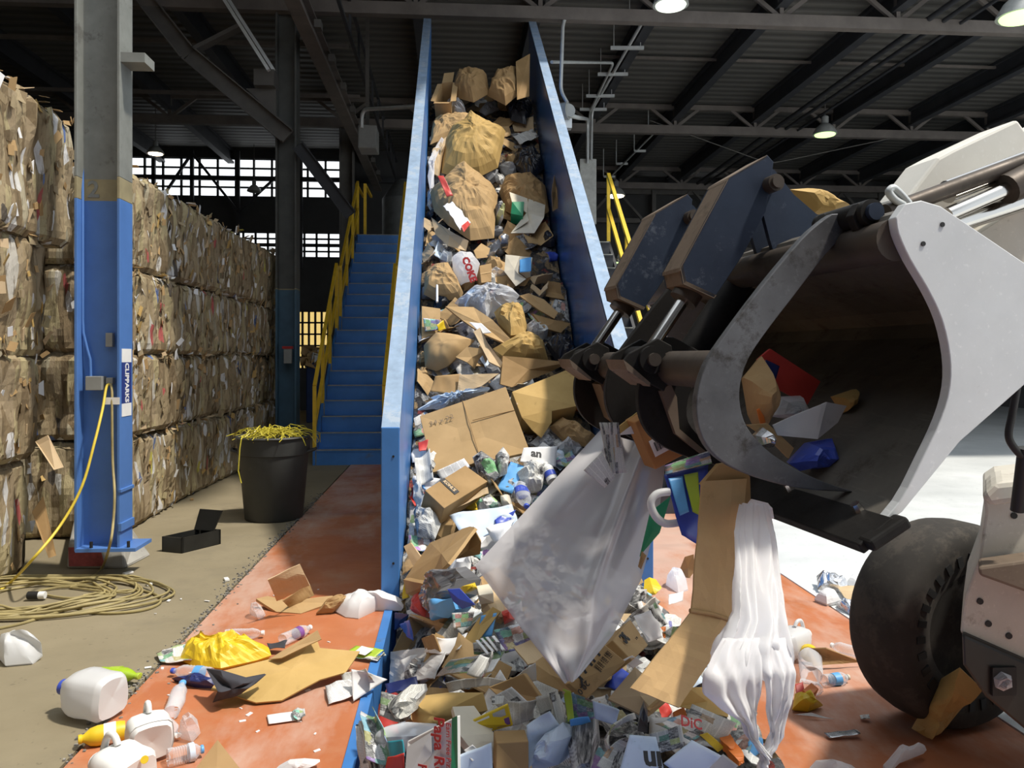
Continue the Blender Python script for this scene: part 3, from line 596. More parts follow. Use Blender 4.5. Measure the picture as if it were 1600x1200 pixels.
# ------------------------------------------------------------------ bales
def m_bale():
    m, nt, b = new_mat('baled cardboard'); vec = coord(nt, 'Object', (9, 9, 1.6), True)
    vo = N(nt, 'ShaderNodeTexVoronoi'); vo.inputs['Scale'].default_value = 1.5; lk(nt, vec, vo.inputs['Vector']); vo.inputs['Randomness'].default_value = 1
    s_ = N(nt, 'ShaderNodeSeparateColor'); lk(nt, vo.outputs['Color'], s_.inputs[0])
    c = ramp(nt, s_.outputs[0], [(0, (.20, .145, .085)), (.18, (.33, .255, .155)), (.38, (.40, .32, .20)), (.55, (.46, .39, .225)), (.72, (.35, .275, .18)), (.86, (.48, .43, .31)), (.95, (.62, .60, .55))], 'CONSTANT')
    v2 = coord(nt, 'Object', (14, 14, 5), True); vo2 = N(nt, 'ShaderNodeTexVoronoi'); vo2.inputs['Scale'].default_value = 1.2; lk(nt, v2, vo2.inputs['Vector']); s3 = N(nt, 'ShaderNodeSeparateColor'); lk(nt, vo2.outputs['Color'], s3.inputs[0])
    odd = ramp(nt, s3.outputs[1], [(0, (.75, .76, .78)), (.55, (.78, .78, .76)), (.7, (.10, .2, .5)), (.8, (.5, .08, .10)), (.88, (.6, .55, .1)), (.94, (.05, .05, .06))], 'CONSTANT')
    c = mix(nt, mth(nt, 'GREATER_THAN', s3.outputs[0], .93), c, odd)
    cr = ntex(nt, coord(nt, 'Object', (16, 16, 3), True), 1.6, 8, .7); c = mix(nt, ramp(nt, cr, [(.36, (.85, .85, .85)), (.46, (0, 0, 0))]), c, (.09, .065, .04))
    g = ntex(nt, coord(nt, 'Object', (1, 1, 1), True), 3, 5); c = mix(nt, mth(nt, 'MULTIPLY', g, .5), c, (.28, .22, .13))
    lk(nt, c, b.inputs['Base Color']); b.inputs['Roughness'].default_value = .85; b.inputs['Specular IOR Level'].default_value = .15; bump(nt, b, cr, .6, .03); return m
m_bal = m_bale(); m_flake = [m_card1, m_card2, m_card3, m_paper, m_card4]
def bale_mesh(L, Dp, Hh, seed, name='bale'):
    rg = random.Random(seed); b = MB(); st = .055
    def disp(p, n, ex):
        q = V((p.x * 9, p.y * 9, p.z * 2.2)) + V((seed * 7.3, 0, seed))
        d = .035 * noise.noise(q) + .03 * noise.noise(V((p.x * 3, p.y * 3, p.z * 2.5 + seed))) + .02 * noise.noise(q * 2.7)
        return p + n * (d * 1.25 - .032 * ex)
    def face(o, ua, va, n, nu, nv):
        def fn(i, j):
            p = o + ua * i + va * j; ex = max(0, 1 - min(i, 1 - i) * ua.length / .09) ** 2 + max(0, 1 - min(j, 1 - j) * va.length / .09) ** 2
            # keep corners closed: pull rounded edges toward the centre of the bale
            return disp(p - V((p.x, p.y, p.z - Hh / 2)) * .022 * ex, n, ex)
        b.grid(fn, nu, nv)
    hx, hy = Dp / 2, L / 2; nu = int(L / st); nd = int(Dp / st); nz_ = int(Hh / st)
    face(V((hx, -hy, 0)), V((0, L, 0)), V((0, 0, Hh)), V((1, 0, 0)), nu, nz_)
    face(V((-hx, -hy, 0)), V((Dp, 0, 0)), V((0, 0, Hh)), V((0, -1, 0)), nd, nz_)
    face(V((-hx, -hy, Hh)), V((Dp, 0, 0)), V((0, L, 0)), V((0, 0, 1)), nd, nu)
    face(V((-hx, hy, 0)), V((Dp, 0, 0)), V((0, 0, Hh)), V((0, 1, 0)), nd, nz_)
    b.bb((-hx + .06, -hy + .06, .01), (hx - .06, hy - .06, Hh - .06))
    for k in range(int(62 * L)):   # loose flakes standing off the faces
        f = rg.random(); z = rg.uniform(.03, Hh * 1.0)
        if f < .66: p = V((hx + rg.uniform(-.01, .03), rg.uniform(-hy, hy), z)); n = V((1, 0, 0)); t = V((0, 1, 0))
        elif f < .84: p = V((rg.uniform(-hx, hx), -hy - rg.uniform(-.01, .03), z)); n = V((0, -1, 0)); t = V((1, 0, 0))
        else: p = V((hx - abs(rg.gauss(0, .25)), rg.uniform(-hy, hy), Hh + rg.uniform(-.02, .05))); n = V((0, 0, 1)); t = V((0, 1, 0))
        w_, h_ = rg.uniform(.012, .04), rg.uniform(.03, .12); up = V((0, 0, 1)) if n.z < .5 else V((1, 0, 0))
        a = rg.gauss(0, .35); e1 = (t * math.cos(a) + up * math.sin(a)); e2 = (up * math.cos(a) - t * math.sin(a)); e1 = (e1 + n * rg.gauss(0, .3)); e2 = e2 + n * rg.gauss(.06, .2)
        mi = rg.choices((0, 1, 2, 3, 4, 5), (30, 10, 6, 7, 6, 4))[0]
        k2 = rg.uniform(.6, 1); vs = [p - e1 * w_, p + e1 * w_, p + e1 * w_ * k2 + e2 * h_, p - e1 * w_ + e2 * h_ * k2]; b.add(vs + [q - n * .004 for q in vs], [(0, 1, 2, 3), (7, 6, 5, 4), (0, 4, 5, 1), (1, 5, 6, 2), (2, 6, 7, 3), (3, 7, 4, 0)], mi=mi)
    return b
BALE_M = [m_bal] + m_flake
def bale(x, y, z, L, Dp, Hh, seed, label, group, rot=0):
    b = bale_mesh(L, Dp, Hh, seed); o = b.build('cardboard_bale', BALE_M, None, fix=False)
    lo = o.location.copy(); o.location = V((x, y, z)) + lo; o.rotation_euler.z = rot; return tag(o, label, 'bale', group)
rows = [(0, .86), (.85, .78), (1.61, .80), (2.40, .92)]; rown = ('bottom', 'second', 'third', 'top')
rg = random.Random(3)
for k, (z, h) in enumerate([(0, .85), (.84, .79), (1.60, .88), (2.46, 1.04)]):
    x1 = (-3.06, -3.02, -2.98, -2.92)[k]; ye = (6.25, 6.3, 6.38, 6.72)[k] - .0
    for j, yc in enumerate((ye - .85, ye - 2.6)):
        bale(x1 - .62 - (.02 if k == 3 else 0) - .1, yc, z, 1.68, 1.25, h, 10 + k * 3 + j, '%s bale of the near stack %s' % (rown[k], ('next to the blue column', 'cut by the frame edge')[j]), 'near bale stack', rg.gauss(0, .015))
cols = ('first', 'second', 'third', 'fourth', 'fifth')
y = 7.28
for j in range(5):
    for k, (z, h) in enumerate(rows):
        if j == 4 and k == 3: h -= .1
        dx = rg.gauss(0, .03)
        bale(-2.95 - .65 + dx, y + .8, z + (.0 if k == 0 else .01), 1.6, 1.3, h - .012, 40 + j * 4 + k, '%s row bale in the %s pile of the bale wall counted from the blue column' % (rown[k], cols[j]), 'long bale wall', rg.gauss(0, .012))
    y += 1.64
lb = MB()   # boards leaning at the foot of the near stack
def slab(name, pts, th, mat, label, cat, group=None):
    pts = [V(p) for p in pts]; n = (pts[1] - pts[0]).cross(pts[2] - pts[1]).normalized(); b = MB(); b.prism(pts, n * th)
    o = b.build(name, mat, None); return tag(o, label, cat, group)
slab('cardboard_sheet', [P(55, 690, 5.75), P(74, 680, 5.75), P(98, 730, 5.7), P(84, 734, 5.6)], .012, m_card3, 'pale board corner poking out of the near bale stack', 'cardboard')
slab('cardboard_sheet', [P(50, 800, 5.7), P(68, 775, 5.75), P(88, 868, 5.75), P(76, 872, 5.65)], .02, m_card2, 'brown board leaning at the foot of the near bale stack', 'cardboard')
# ------------------------------------------------------------------ bin with yellow straps
bc = G(418, 818); bc = V((bc.x, bc.y + .28, 0))
bn = thing('trash_can', bc, 'round dark grey rubber trash can full of yellow strapping', 'bin')
m_bin = M('dark grey bin plastic', (.045, .047, .045), .6, 0, .15, 5, dirt=(.09, .09, .08), dirt_lo=.62)
TM = Matrix.Translation(bc)
b = MB(); b.lathe([(.27, 0), (.28, .01), (.335, .64), (.345, .645), (.355, .80), (.37, .81), (.36, .825), (.33, .82), (.31, .64), (.26, .03), (0.0001, .03)], 36, TM); b.build('body', m_bin, bn, smooth=50)
for s in (-1, 1): b = MB(); b.tube([bc + V((s * .33, -.07, .66)), bc + V((s * .40, -.06, .68)), bc + V((s * .41, 0, .69)), bc + V((s * .40, .06, .68)), bc + V((s * .33, .07, .66))], .014, 8); b.build('handle', m_bin, bn, smooth=50)
b = MB(); m_strap = M('yellow strapping', (.60, .52, .06), .4, 0, .3, 20)
rg = random.Random(8)
for k in range(60):
    a = rg.uniform(0, 6.28); r_ = rg.uniform(.05, .3); q = bc + V((r_ * math.cos(a), r_ * math.sin(a), .78 + rg.uniform(0, .05))); a2 = rg.uniform(0, 6.28); pts = []
    for i in range(12): pts.append(q + V((.045 * i * math.cos(a2) - .2 * math.cos(a2), .045 * i * math.sin(a2) - .2 * math.sin(a2), .06 * math.sin(i / 11 * 3.14) * rg.uniform(.8, 1.6)))); a2 += rg.uniform(-.35, .35)
    pts = [p if (p - bc).xy.length < .45 else bc + V(((p - bc).x * .45 / (p - bc).xy.length, (p - bc).y * .45 / (p - bc).xy.length, p.z - bc.z - .06)) for p in pts]
    b.tube(pts, .004, 4)
so = b.build('plastic_strapping', m_strap, None); tag(so, 'tangle of yellow strapping heaped in the dark trash can', 'strapping'); so['kind'] = 'stuff'
for k, (u, v0, v1) in enumerate(((377, 690, 755),)):
    p = P(u, v0 - 4, (bc - CAM).dot(FWD) - .36); b = MB(); b.tube([p + V((0, .06, .02)), p, p + V((-.01, -.02, -.1)), p + V((-.02, -.03, -.3)), P(u, v1, (bc - CAM).dot(FWD) - .4)], .006, 5); tag(b.build('strap_end', m_strap, None), 'loose yellow strap end hanging down the front of the trash can', 'strap')
# dark metal box on the concrete
bx = thing('metal_box', G(285, 862), 'small dark open metal box lying on the concrete near the column', 'box')
q = G(253, 862); e1 = G(284, 865) - q; e1.z = 0; e2 = V((.22, .32, 0)); hh = V((0, 0, .125)); t = .006
b = MB(); b.prism([q, q + e1, q + e1 + hh, q + hh], e2 * .05); b.prism([q, q + e2, q + e2 + hh, q + hh], e1 * .05); b.prism([q + e1, q + e1 + e2, q + e1 + e2 + hh, q + e1 + hh], e1 * -.05); b.prism([q + e2, q + e1 + e2, q + e1 + e2 + hh, q + e2 + hh], e2 * -.05); b.prism([q, q + e1, q + e1 + e2, q + e2], hh * .05); b.build('body', m_blackmetal, bx)
b = MB(); b.prism([q + e2 * .8 + hh, q + e2 * .8 + e1 + hh, q + e2 * .9 + e1 * 1.25 + hh + V((0, 0, .17)), q + e2 * .9 + e1 * .1 + hh + V((0, 0, .17))], e2 * .03); b.build('lid', m_blackmetal, bx)
# ------------------------------------------------------------------ yellow cord
m_cord = M('yellow extension cord', (.72, .55, .06), .45, 0, .15, 10); m_cordd = M('dusty yellow cord', (.33, .27, .12), .6, 0, .25, 8)
y0 = ymw - .06
def onpl(u, v, y): return V((wx(u, y), y, wz(u, v, y)))
c_pts = [onpl(171, 600, y0), onpl(166, 606, y0 - .02), onpl(160, 640, y0 - .1), onpl(148, 690, 5.8), onpl(128, 760, 5.7), onpl(95, 820, 5.6), onpl(50, 875, 5.4), G(10, 915, .02), G(-40, 945, .01)]
def smoothp(pts, n=6):
    out = []
    for i in range(len(pts) - 1):
        a, q, c, d = pts[max(0, i - 1)], pts[i], pts[i + 1], pts[min(len(pts) - 1, i + 2)]
        for k in range(n):
            t = k / n; out.append(.5 * ((2 * q) + (c - a) * t + (2 * a - 5 * q + 4 * c - d) * t * t + (3 * q - a - 3 * c + d) * t ** 3))
    return out + [pts[-1]]
b = MB(); b.tube(smoothp(c_pts), .0095, 8); tag(b.build('extension_cord', m_cord, None, smooth=60), 'bright yellow cord running from the column socket down past the bales', 'cord')
c_pts = [onpl(173, 600, y0), onpl(175, 612, y0 - .03), onpl(175, 650, y0 - .05), onpl(176, 720, y0 - .06), onpl(179, 770, 5.85), onpl(177, 815, 5.8), onpl(172, 850, 5.7), G(160, 886, .02), G(140, 904, .012), G(110, 918, .012)]
b = MB(); b.tube(smoothp(c_pts), .0095, 8)
rg = random.Random(21); ce = G(70, 935); pts = [G(110, 918, .012)]
for k in range(150):
    a = k * .42; tx = .62 + .22 * math.sin(k * .07) + rg.gauss(0, .02); ty = .38 + .10 * math.cos(k * .05)
    pts.append(ce + V((-.12 + tx * math.cos(a) + .12 * math.sin(k * .11), ty * math.sin(a) + .03 * math.cos(k * .2), .012 + .03 * rg.random() * (1 if k % 3 else .3))))
o = tag(b.build('extension_cord', m_cordd, None, smooth=60), 'dusty cord hanging from the column socket into the coil on the concrete', 'cord')
b = MB(); b.tube(smoothp(pts, 4), .0085, 6); b.build('coil', m_cordd, o, smooth=60)
lp = [G(u, v, .01) for u, v in ((130, 930), (170, 925), (215, 922), (245, 930), (250, 942), (225, 953), (180, 958), (140, 957), (118, 950), (80, 960), (30, 975), (-20, 985))]
b = MB(); b.tube(smoothp(lp), .0085, 6); b.build('loop', m_cordd, o, smooth=60)
lp = [G(u, v, .014) for u, v in ((140, 905), (165, 905), (168, 912), (140, 916), (90, 918), (60, 926), (110, 935), (150, 927), (172, 930), (165, 938), (120, 946))]
b = MB(); b.tube(smoothp(lp), .0085, 6); b.build('loop', m_cordd, o, smooth=60)
b = MB(); q = G(56, 930, .035); b.cyl(q + V((-.05, 0, 0)), q + V((.02, .0, 0)), .025, 12); b.build('plug', m_black, o, smooth=40); b = MB(); b.cyl(q + V((.02, 0, 0)), q + V((.06, .0, 0)), .024, 12); b.build('plug_face', m_white, o, smooth=40)
# far things between the second column and the stairs
b = MB(); y = 19.8; b.bb((wx(478, y), y, 0), (wx(516, y), y + 1.2, wz(490, 566, y))); tag(b.build('waste_bin', M('dark blue bin', (.02, .04, .12), .5), None, bevel=.03), 'dark blue waste container far behind the stairs', 'container')
rg = random.Random(4); b = MB()
for k in range(60): p = V((rg.uniform(wx(474, y), wx(512, y)), y + rg.uniform(0, 1), wz(490, 566, y) + rg.uniform(-.05, .3))); b.box(p, (.3, .02, .22), Matrix.Rotation(rg.uniform(-1, 1), 3, 'X') @ Matrix.Rotation(rg.uniform(-1, 1), 3, 'Z'), mi=rg.choice((0, 0, 1, 2)))
o = b.build('cardboard_scrap', [m_card1, m_card2, m_paper], None); tag(o, 'cardboard scrap piled in the far dark blue container', 'cardboard'); o['kind'] = 'stuff'
t = thing('yellow_cart', G(492, 655), 'small yellow tilt cart on the floor behind the stair foot', 'cart'); q = G(492, 652)
b = MB(); b.prism([q + V((-.2, 0, .1)), q + V((.25, 0, .1)), q + V((.35, 0, .62)), q + V((-.12, 0, .62))], (0, .7, 0)); b.build('tub', m_yellow, t, bevel=.02)
for x in (-.1, .2): b = MB(); b.cyl(q + V((x, -.02, .08)), q + V((x, .05, .08)), .08, 14); b.build('wheel', m_black, t)
# ------------------------------------------------------------------ the waste mass and the tools that shape single pieces
def m_mass(nm, pal):
    m, nt, b = new_mat(nm); vec = coord(nt, 'Object')
    wv = N(nt, 'ShaderNodeVectorMath', operation='ADD'); lk(nt, vec, wv.inputs[0]); sc = N(nt, 'ShaderNodeVectorMath', operation='SCALE'); lk(nt, ntex(nt, vec, 9, 3, .6, 1), sc.inputs[0]); sc.inputs['Scale'].default_value = .12; lk(nt, sc.outputs[0], wv.inputs[1])
    vo = N(nt, 'ShaderNodeTexVoronoi'); vo.inputs['Scale'].default_value = 13; lk(nt, wv.outputs[0], vo.inputs['Vector'])
    s_ = N(nt, 'ShaderNodeSeparateColor'); lk(nt, vo.outputs['Color'], s_.inputs[0])
    c = ramp(nt, s_.outputs[0], pal, 'CONSTANT')
    ed = ntex(nt, vec, 30, 6, .75); c = mix(nt, ramp(nt, ed, [(.38, (.9, .9, .9)), (.5, (0, 0, 0))]), c, (.025, .022, .02))
    lk(nt, c, b.inputs['Base Color']); b.inputs['Roughness'].default_value = .6; bump(nt, b, ed, 1, .03); return m
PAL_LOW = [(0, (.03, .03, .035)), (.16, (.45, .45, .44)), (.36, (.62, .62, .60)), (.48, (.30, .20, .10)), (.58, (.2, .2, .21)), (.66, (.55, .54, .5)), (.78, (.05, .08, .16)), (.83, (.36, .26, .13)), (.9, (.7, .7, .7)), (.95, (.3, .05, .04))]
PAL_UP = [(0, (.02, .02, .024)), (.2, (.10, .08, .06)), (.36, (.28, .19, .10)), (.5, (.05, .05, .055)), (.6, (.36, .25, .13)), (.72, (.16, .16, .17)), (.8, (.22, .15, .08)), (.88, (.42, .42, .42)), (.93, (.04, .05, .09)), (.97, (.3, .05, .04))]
def mass(y0, y1, ny, mat, name, label):
    b = MB()
    def hm(i, j):
        x = -.345 + i * 1.545; y = y0 + j * (y1 - y0)
        return V((x, y, heap(x, y) - .03 + .05 * noise.noise(V((x * 11, y * 11, 1))) + .03 * noise.noise(V((x * 27, y * 27, 5)))))
    b.grid(hm, 60, ny); o = b.build(name, mat, None, fix=False); tag(o, label, 'debris'); o['kind'] = 'stuff'
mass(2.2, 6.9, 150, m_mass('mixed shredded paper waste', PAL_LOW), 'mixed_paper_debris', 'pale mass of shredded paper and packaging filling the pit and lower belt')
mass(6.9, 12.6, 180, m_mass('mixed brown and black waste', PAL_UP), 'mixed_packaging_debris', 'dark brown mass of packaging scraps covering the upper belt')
def pt(c):
    "(u, v, lift) on the heap; (u, v, 'd', depth); (u, v, 'g', z) on a level"
    if len(c) == 2: return Hp(c[0], c[1], .03)
    if len(c) == 3: return Hp(c[0], c[1], c[2])
    return P(c[0], c[1], c[3]) if c[2] == 'd' else G(c[0], c[1], c[3])
KEYS = []     # (u, v, short name, outline) of placed pieces, so that filler pieces can be described by and kept off them
SEED = [100]
def reg(outline, short):
    us = [c[0] for c in outline]; vs = [c[1] for c in outline]
    KEYS.append((sum(us) / len(us), sum(vs) / len(vs), short, [(c[0], c[1]) for c in outline]))
def normal_of(ps):
    n = V((0, 0, 0))
    for i in range(len(ps)): a = ps[i]; c = ps[(i + 1) % len(ps)]; n += V(((a.y - c.y) * (a.z + c.z), (a.z - c.z) * (a.x + c.x), (a.x - c.x) * (a.y + c.y)))
    n.normalize()
    if n.dot(CAM - ps[0]) < 0: n = -n
    return n
def refine(ps, st):
    out = []
    for i in range(len(ps)):
        a = ps[i]; c = ps[(i + 1) % len(ps)]; k = max(1, int((c - a).length / st)); out += [a.lerp(c, t / k) for t in range(k)]
    return out
def blob(name, outline, mat, label, cat, bulge=.08, crump=.03, freq=14, short=None, group=None, parent=None, rings=7, smooth=0, st=.03, flat=.7, jag=0.0, drop=.02):
    "a rounded or crumpled piece: traced outline, raised middle, creased skin, closed underside"
    SEED[0] += 1; sd_ = SEED[0]; ps = [pt(c) if not isinstance(c, V) else c for c in outline]
    if outline and not isinstance(outline[0], V) and len(outline[0]) == 3: drop = max(drop, min(c[2] for c in outline) * .8)
    n = normal_of(ps); pr = refine(ps, st); cen = sum(ps, V((0, 0, 0))) / len(ps)
    if jag: pr = [q + (q - cen).normalized() * jag * noise.noise(q * 25 + V((sd_, 0, 0))) for q in pr]
    m = len(pr); vs = []; uv = []; e1 = (ps[1] - ps[0]).normalized(); e2 = n.cross(e1); sz = max((q - cen).length for q in pr)
    def cr(q):
        z = q * freq + V((sd_ * 3.1, 0, 0)); f = 1 - 2 * abs(noise.noise(z)); g = 1 - 2 * abs(noise.noise(z * 2.3)); return f * .65 + g * .35
    for r in range(rings):
        t = r / rings; mr = .85 * sum((q - cen).length for q in pr) / m; hgt = bulge * (1 - (1 - t) ** 2.2) ** flat
        for q in pr: p = cen + (q - cen).normalized() * (((q - cen).length * (1 - t) + mr * t) * (1 - t)) + n * hgt; k = min(1, t * 3); hgt_ = 0; vs.append(p + n * (crump * cr(p) * k) + (e1 * noise.noise(p * freq) + e2 * noise.noise(p * freq + V((9, 9, 9)))) * crump * .5 * k)
    vs.append(cen + n * (bulge + crump * cr(cen))); uv = [((q - cen).dot(e1) / sz / 2 + .5, (q - cen).dot(e2) / sz / 2 + .5) for q in vs]
    fs = [(r * m + i, r * m + (i + 1) % m, (r + 1) * m + (i + 1) % m, (r + 1) * m + i) for r in range(rings - 1) for i in range(m)]
    fs += [((rings - 1) * m + i, (rings - 1) * m + (i + 1) % m, rings * m) for i in range(m)]
    o0 = len(vs); vs += [q.lerp(cen, .34 if drop > .05 else .06) - n * drop for q in pr]; uv += uv[:m]
    fs += [(i, o0 + i, o0 + (i + 1) % m, (i + 1) % m) for i in range(m)] + [tuple(range(o0 + m - 1, o0 - 1, -1))]
    b = MB(); b.add(vs, fs, uv); o = b.build(name, mat, parent, smooth=smooth)
    if parent is None: tag(o, label, cat, group); reg([(c if not isinstance(c, V) else px(c)) for c in outline], short or name.replace('_', ' '))
    return o
def sheet(name, outline, mat, label, cat, crump=.008, freq=8, curl=0.0, th=.0025, n=10, short=None, group=None, parent=None, edge=.0, fold=None):
    "four-cornered sheet: bilinear between its corners, waved, curled and creased"
    SEED[0] += 1; sd_ = SEED[0]; p = [pt(c) if not isinstance(c, V) else c for c in outline]; nn = normal_of(p)
    def fn(i, j):
        ii = i; jj = j
        if edge: ii = i + edge * noise.noise(V((j * 9, sd_, i * 2))) * (1 if i in (0, 1) else .3); jj = j + edge * noise.noise(V((i * 9, sd_ + 5, j * 2))) * (1 if j in (0, 1) else .3)
        q = p[0] * (1 - ii) * (1 - jj) + p[1] * ii * (1 - jj) + p[2] * ii * jj + p[3] * (1 - ii) * jj
        z = q * freq + V((sd_ * 2.7, 0, 0)); h = crump * (1 - 2 * abs(noise.noise(z)) + .5 * noise.noise(z * 2.2)); h += curl * ((i - .5) ** 2 * 4 - .3)
        if fold: h += fold * abs(i - .5) * 2
        return q + nn * h
    b = MB(); b.grid(fn, n, n); o = b.build(name, mat, parent, fix=False, solid=th, smooth=0 if th > .004 else 35)
    if parent is None: tag(o, label, cat, group); reg([(c if not isinstance(c, V) else px(c)) for c in outline], short or name.replace('_', ' '))
    return o
def card(name, outline, mat, label, cat, th=.006, short=None, group=None, parent=None):
    ps = [pt(c) if not isinstance(c, V) else c for c in outline]; n = normal_of(ps); m = len(ps); cen = sum(ps, V((0, 0, 0))) / m
    pr = refine(ps, .08); pr = [q + n * .006 * noise.noise(q * 9) for q in pr]
    vs = pr + [q - n * th for q in pr]; k = len(pr); e1 = (ps[1] - ps[0]).normalized(); e2 = n.cross(e1); uv = [((q - cen).dot(e1), (q - cen).dot(e2)) for q in vs]
    cv_ = len(vs); vs += [cen + n * .004, cen - n * th]; uv += [(0, 0), (0, 0)]
    fs = [(i, (i + 1) % k, cv_) for i in range(k)] + [(k + (i + 1) % k, k + i, cv_ + 1) for i in range(k)] + [(i, k + i, k + (i + 1) % k, (i + 1) % k) for i in range(k)]
    b = MB(); b.add(vs, fs, uv); o = b.build(name, mat, parent)
    if parent is None: tag(o, label, cat, group); reg([(c if not isinstance(c, V) else px(c)) for c in outline], short or name.replace('_', ' '))
    return o
def boxy(name, face, depth, mat, label, cat, open_top=False, short=None, th=.006, tape=None, parent=None, flaps=True):
    "a carton: four traced corners of its upper face, and how deep it goes away from the viewer"
    p = [pt(c) if not isinstance(c, V) else c for c in face]; n = normal_of(p); p[2] = p[1] + p[3] - p[0] if False else p[2]
    root = thing(name, sum(p, V((0, 0, 0))) / 4 - n * depth, label, cat); dn = -n * depth
    b = MB()
    if not open_top: b.prism(p, dn)
    else:
        for i in range(4):
            a, c = p[i], p[(i + 1) % 4]; inn = ((p[(i + 2) % 4] - c).normalized()) * th; b.prism([a, c, c + dn, a + dn], inn)
        b.prism([q + dn for q in p], n * th)
    b.build('carton_body', mat, root, bevel=.004)
    if open_top and flaps:
        rg = random.Random(int(abs(p[0].x) * 1e4))
        for i in range(4):
            a, c = p[i], p[(i + 1) % 4]; out = (a - p[(i + 3) % 4]).normalized(); w_ = (p[(i + 1) % 4] - p[(i + 2) % 4]).length * .32; k = rg.uniform(-.5, .5); dv = (out * math.cos(k) + n * math.sin(k)) * w_; ins = (c - a) * .04
            b = MB(); b.prism([a + ins, c - ins, c - ins * 1.5 + dv, a + ins * 1.5 + dv], n * .004); b.build('flap', mat, root)
    if tape:
        m0, m1 = p[0].lerp(p[3], .45), p[1].lerp(p[2], .45); w_ = (p[3] - p[0]) * .07; b = MB(); b.prism([m0, m1, m1 + w_, m0 + w_], n * .0015); b.build('tape', tape, root)
    reg([(c if not isinstance(c, V) else px(c)) for c in face], short or name.replace('_', ' ')); return root, p, n
def frame(a, c, up=(0, 0, 1)):
    z = (c - a).normalized(); x = z.orthogonal().normalized() if abs(z.dot(V(up))) > .98 else V(up).cross(z).normalized(); y = z.cross(x)
    m = Matrix((x, y, z)).transposed().to_4x4(); m.translation = a; return m
def bottle(name, a, c, r, mat, label, cat, capm=None, labm=None, crush=0.0, kind='water', group=None, short=None, lab0=.42, lab1=.68):
    SEED[0] += 1; sd_ = SEED[0]; L = (c - a).length; m = frame(a, c); root = thing(name, a, label, cat, group); rg = random.Random(sd_)
    def sq(q): 
        k = crush * noise.noise(V((q.x * 20, q.y * 20, q.z * 12 + sd_))); return V((q.x * (1 + k * 2), q.y * (1 - crush * .9 + k), q.z + k * .02))
    if kind == 'water':
        prof = [(0.0001, .012), (r * .6, .003), (r * .95, 0), (r, .015)]; k = 7
        for i in range(k): z = .02 + (L * .62 - .02) * i / k; prof += [(r, z), (r * .93, z + L * .62 / k * .5)]
        prof += [(r, L * .63), (r * .98, L * .7), (r * .7, L * .82), (r * .4, L * .89), (r * .38, L * .93)]
    elif kind == 'jar': prof = [(0.0001, .01), (r * .9, 0), (r, .02), (r, L * .72), (r * .9, L * .8), (r * .75, L * .84), (r * .75, L * .88)]
    else: prof = [(0.0001, .01), (r * .9, 0), (r, .02), (r, L * .6), (r * .85, L * .75), (r * .4, L * .88), (r * .38, L * .93)]
    b = MB(); b.lathe(prof, 18, m, fn=sq); b.build('bottle_body', mat, root, smooth=50)
    if capm:
        cr_ = r * (.46 if kind != 'jar' else .82); b = MB(); b.lathe([(cr_ * .9, L * (.92 if kind != 'jar' else .86)), (cr_, L * (.925 if kind != 'jar' else .87)), (cr_, L * .99), (cr_ * .85, L), (0.0001, L)], 18, m, fn=sq); b.build('cap', capm, root, smooth=40)
    if labm: b = MB(); b.lathe([(r * 1.02, L * (lab0 - .22)), (r * 1.02, L * (lab1 - .22))], 18, m, fn=sq); b.build('bottle_label', labm, root, smooth=50, solid=.0006)
    u, v = px((a + c) / 2); reg([px(a), px(c), px(a)], short or name.replace('_', ' ')); return root
def jug(name, a, c, r, mat, label, cat, capm, handle_up=True, crush=.1, labm=None, short=None):
    "squarish milk or detergent jug with a grip and cap, lying from base a to mouth c"
    SEED[0] += 1; sd_ = SEED[0]; L = (c - a).length; m = frame(a, c); root = thing(name, a - V((0, 0, r)), label, cat)
    def sq(q):
        rr = math.hypot(q.x, q.y); a_ = math.atan2(q.y, q.x); k = 1 / max(abs(math.cos(a_)), abs(math.sin(a_))); k = 1 + (k - 1) * .55 if rr > r * .5 else 1
        d = crush * noise.noise(V((q.x * 9, q.y * 9, q.z * 7 + sd_))); return V((q.x * k * .95 * (1 + d), q.y * k * .95 * (1 + d), q.z * (1 + d * .3)))
    b = MB(); b.lathe([(0.0001, .01), (r * .85, 0), (r * .98, .02), (r, L * .1), (r * .97, L * .3), (r, L * .5), (r * .96, L * .62), (r * .8, L * .74), (r * .5, L * .86), (r * .3, L * .9), (r * .28, L * .95)], 28, m, fn=sq); b.build('jug_body', mat, root, smooth=60)
    b = MB(); y = 1 if handle_up else -1; x_ = m.to_3x3() @ V((0, y, 0)); z_ = m.to_3x3() @ V((0, 0, 1)); b.tube(smoothp([a + z_ * L * .5 + x_ * r * .98, a + z_ * L * .6 + x_ * r * 1.25, a + z_ * L * .75 + x_ * r * 1.15, a + z_ * L * .84 + x_ * r * .5], 4), r * .13, 8); b.build('grip', mat, root, smooth=60)
    b = MB(); b.lathe([(r * .34, L * .92), (r * .34, L), (0.0001, L * 1.0)], 16, m); b.build('cap', capm, root, smooth=40)
    if labm: b = MB(); b.lathe([(r * 1.03, L * .18), (r * 1.02, L * .5)], 28, m, fn=sq); b.build('jug_label', labm, root, smooth=60, solid=.0008)
    reg([px(a), px(c), px(a)], short or name.replace('_', ' ')); return root
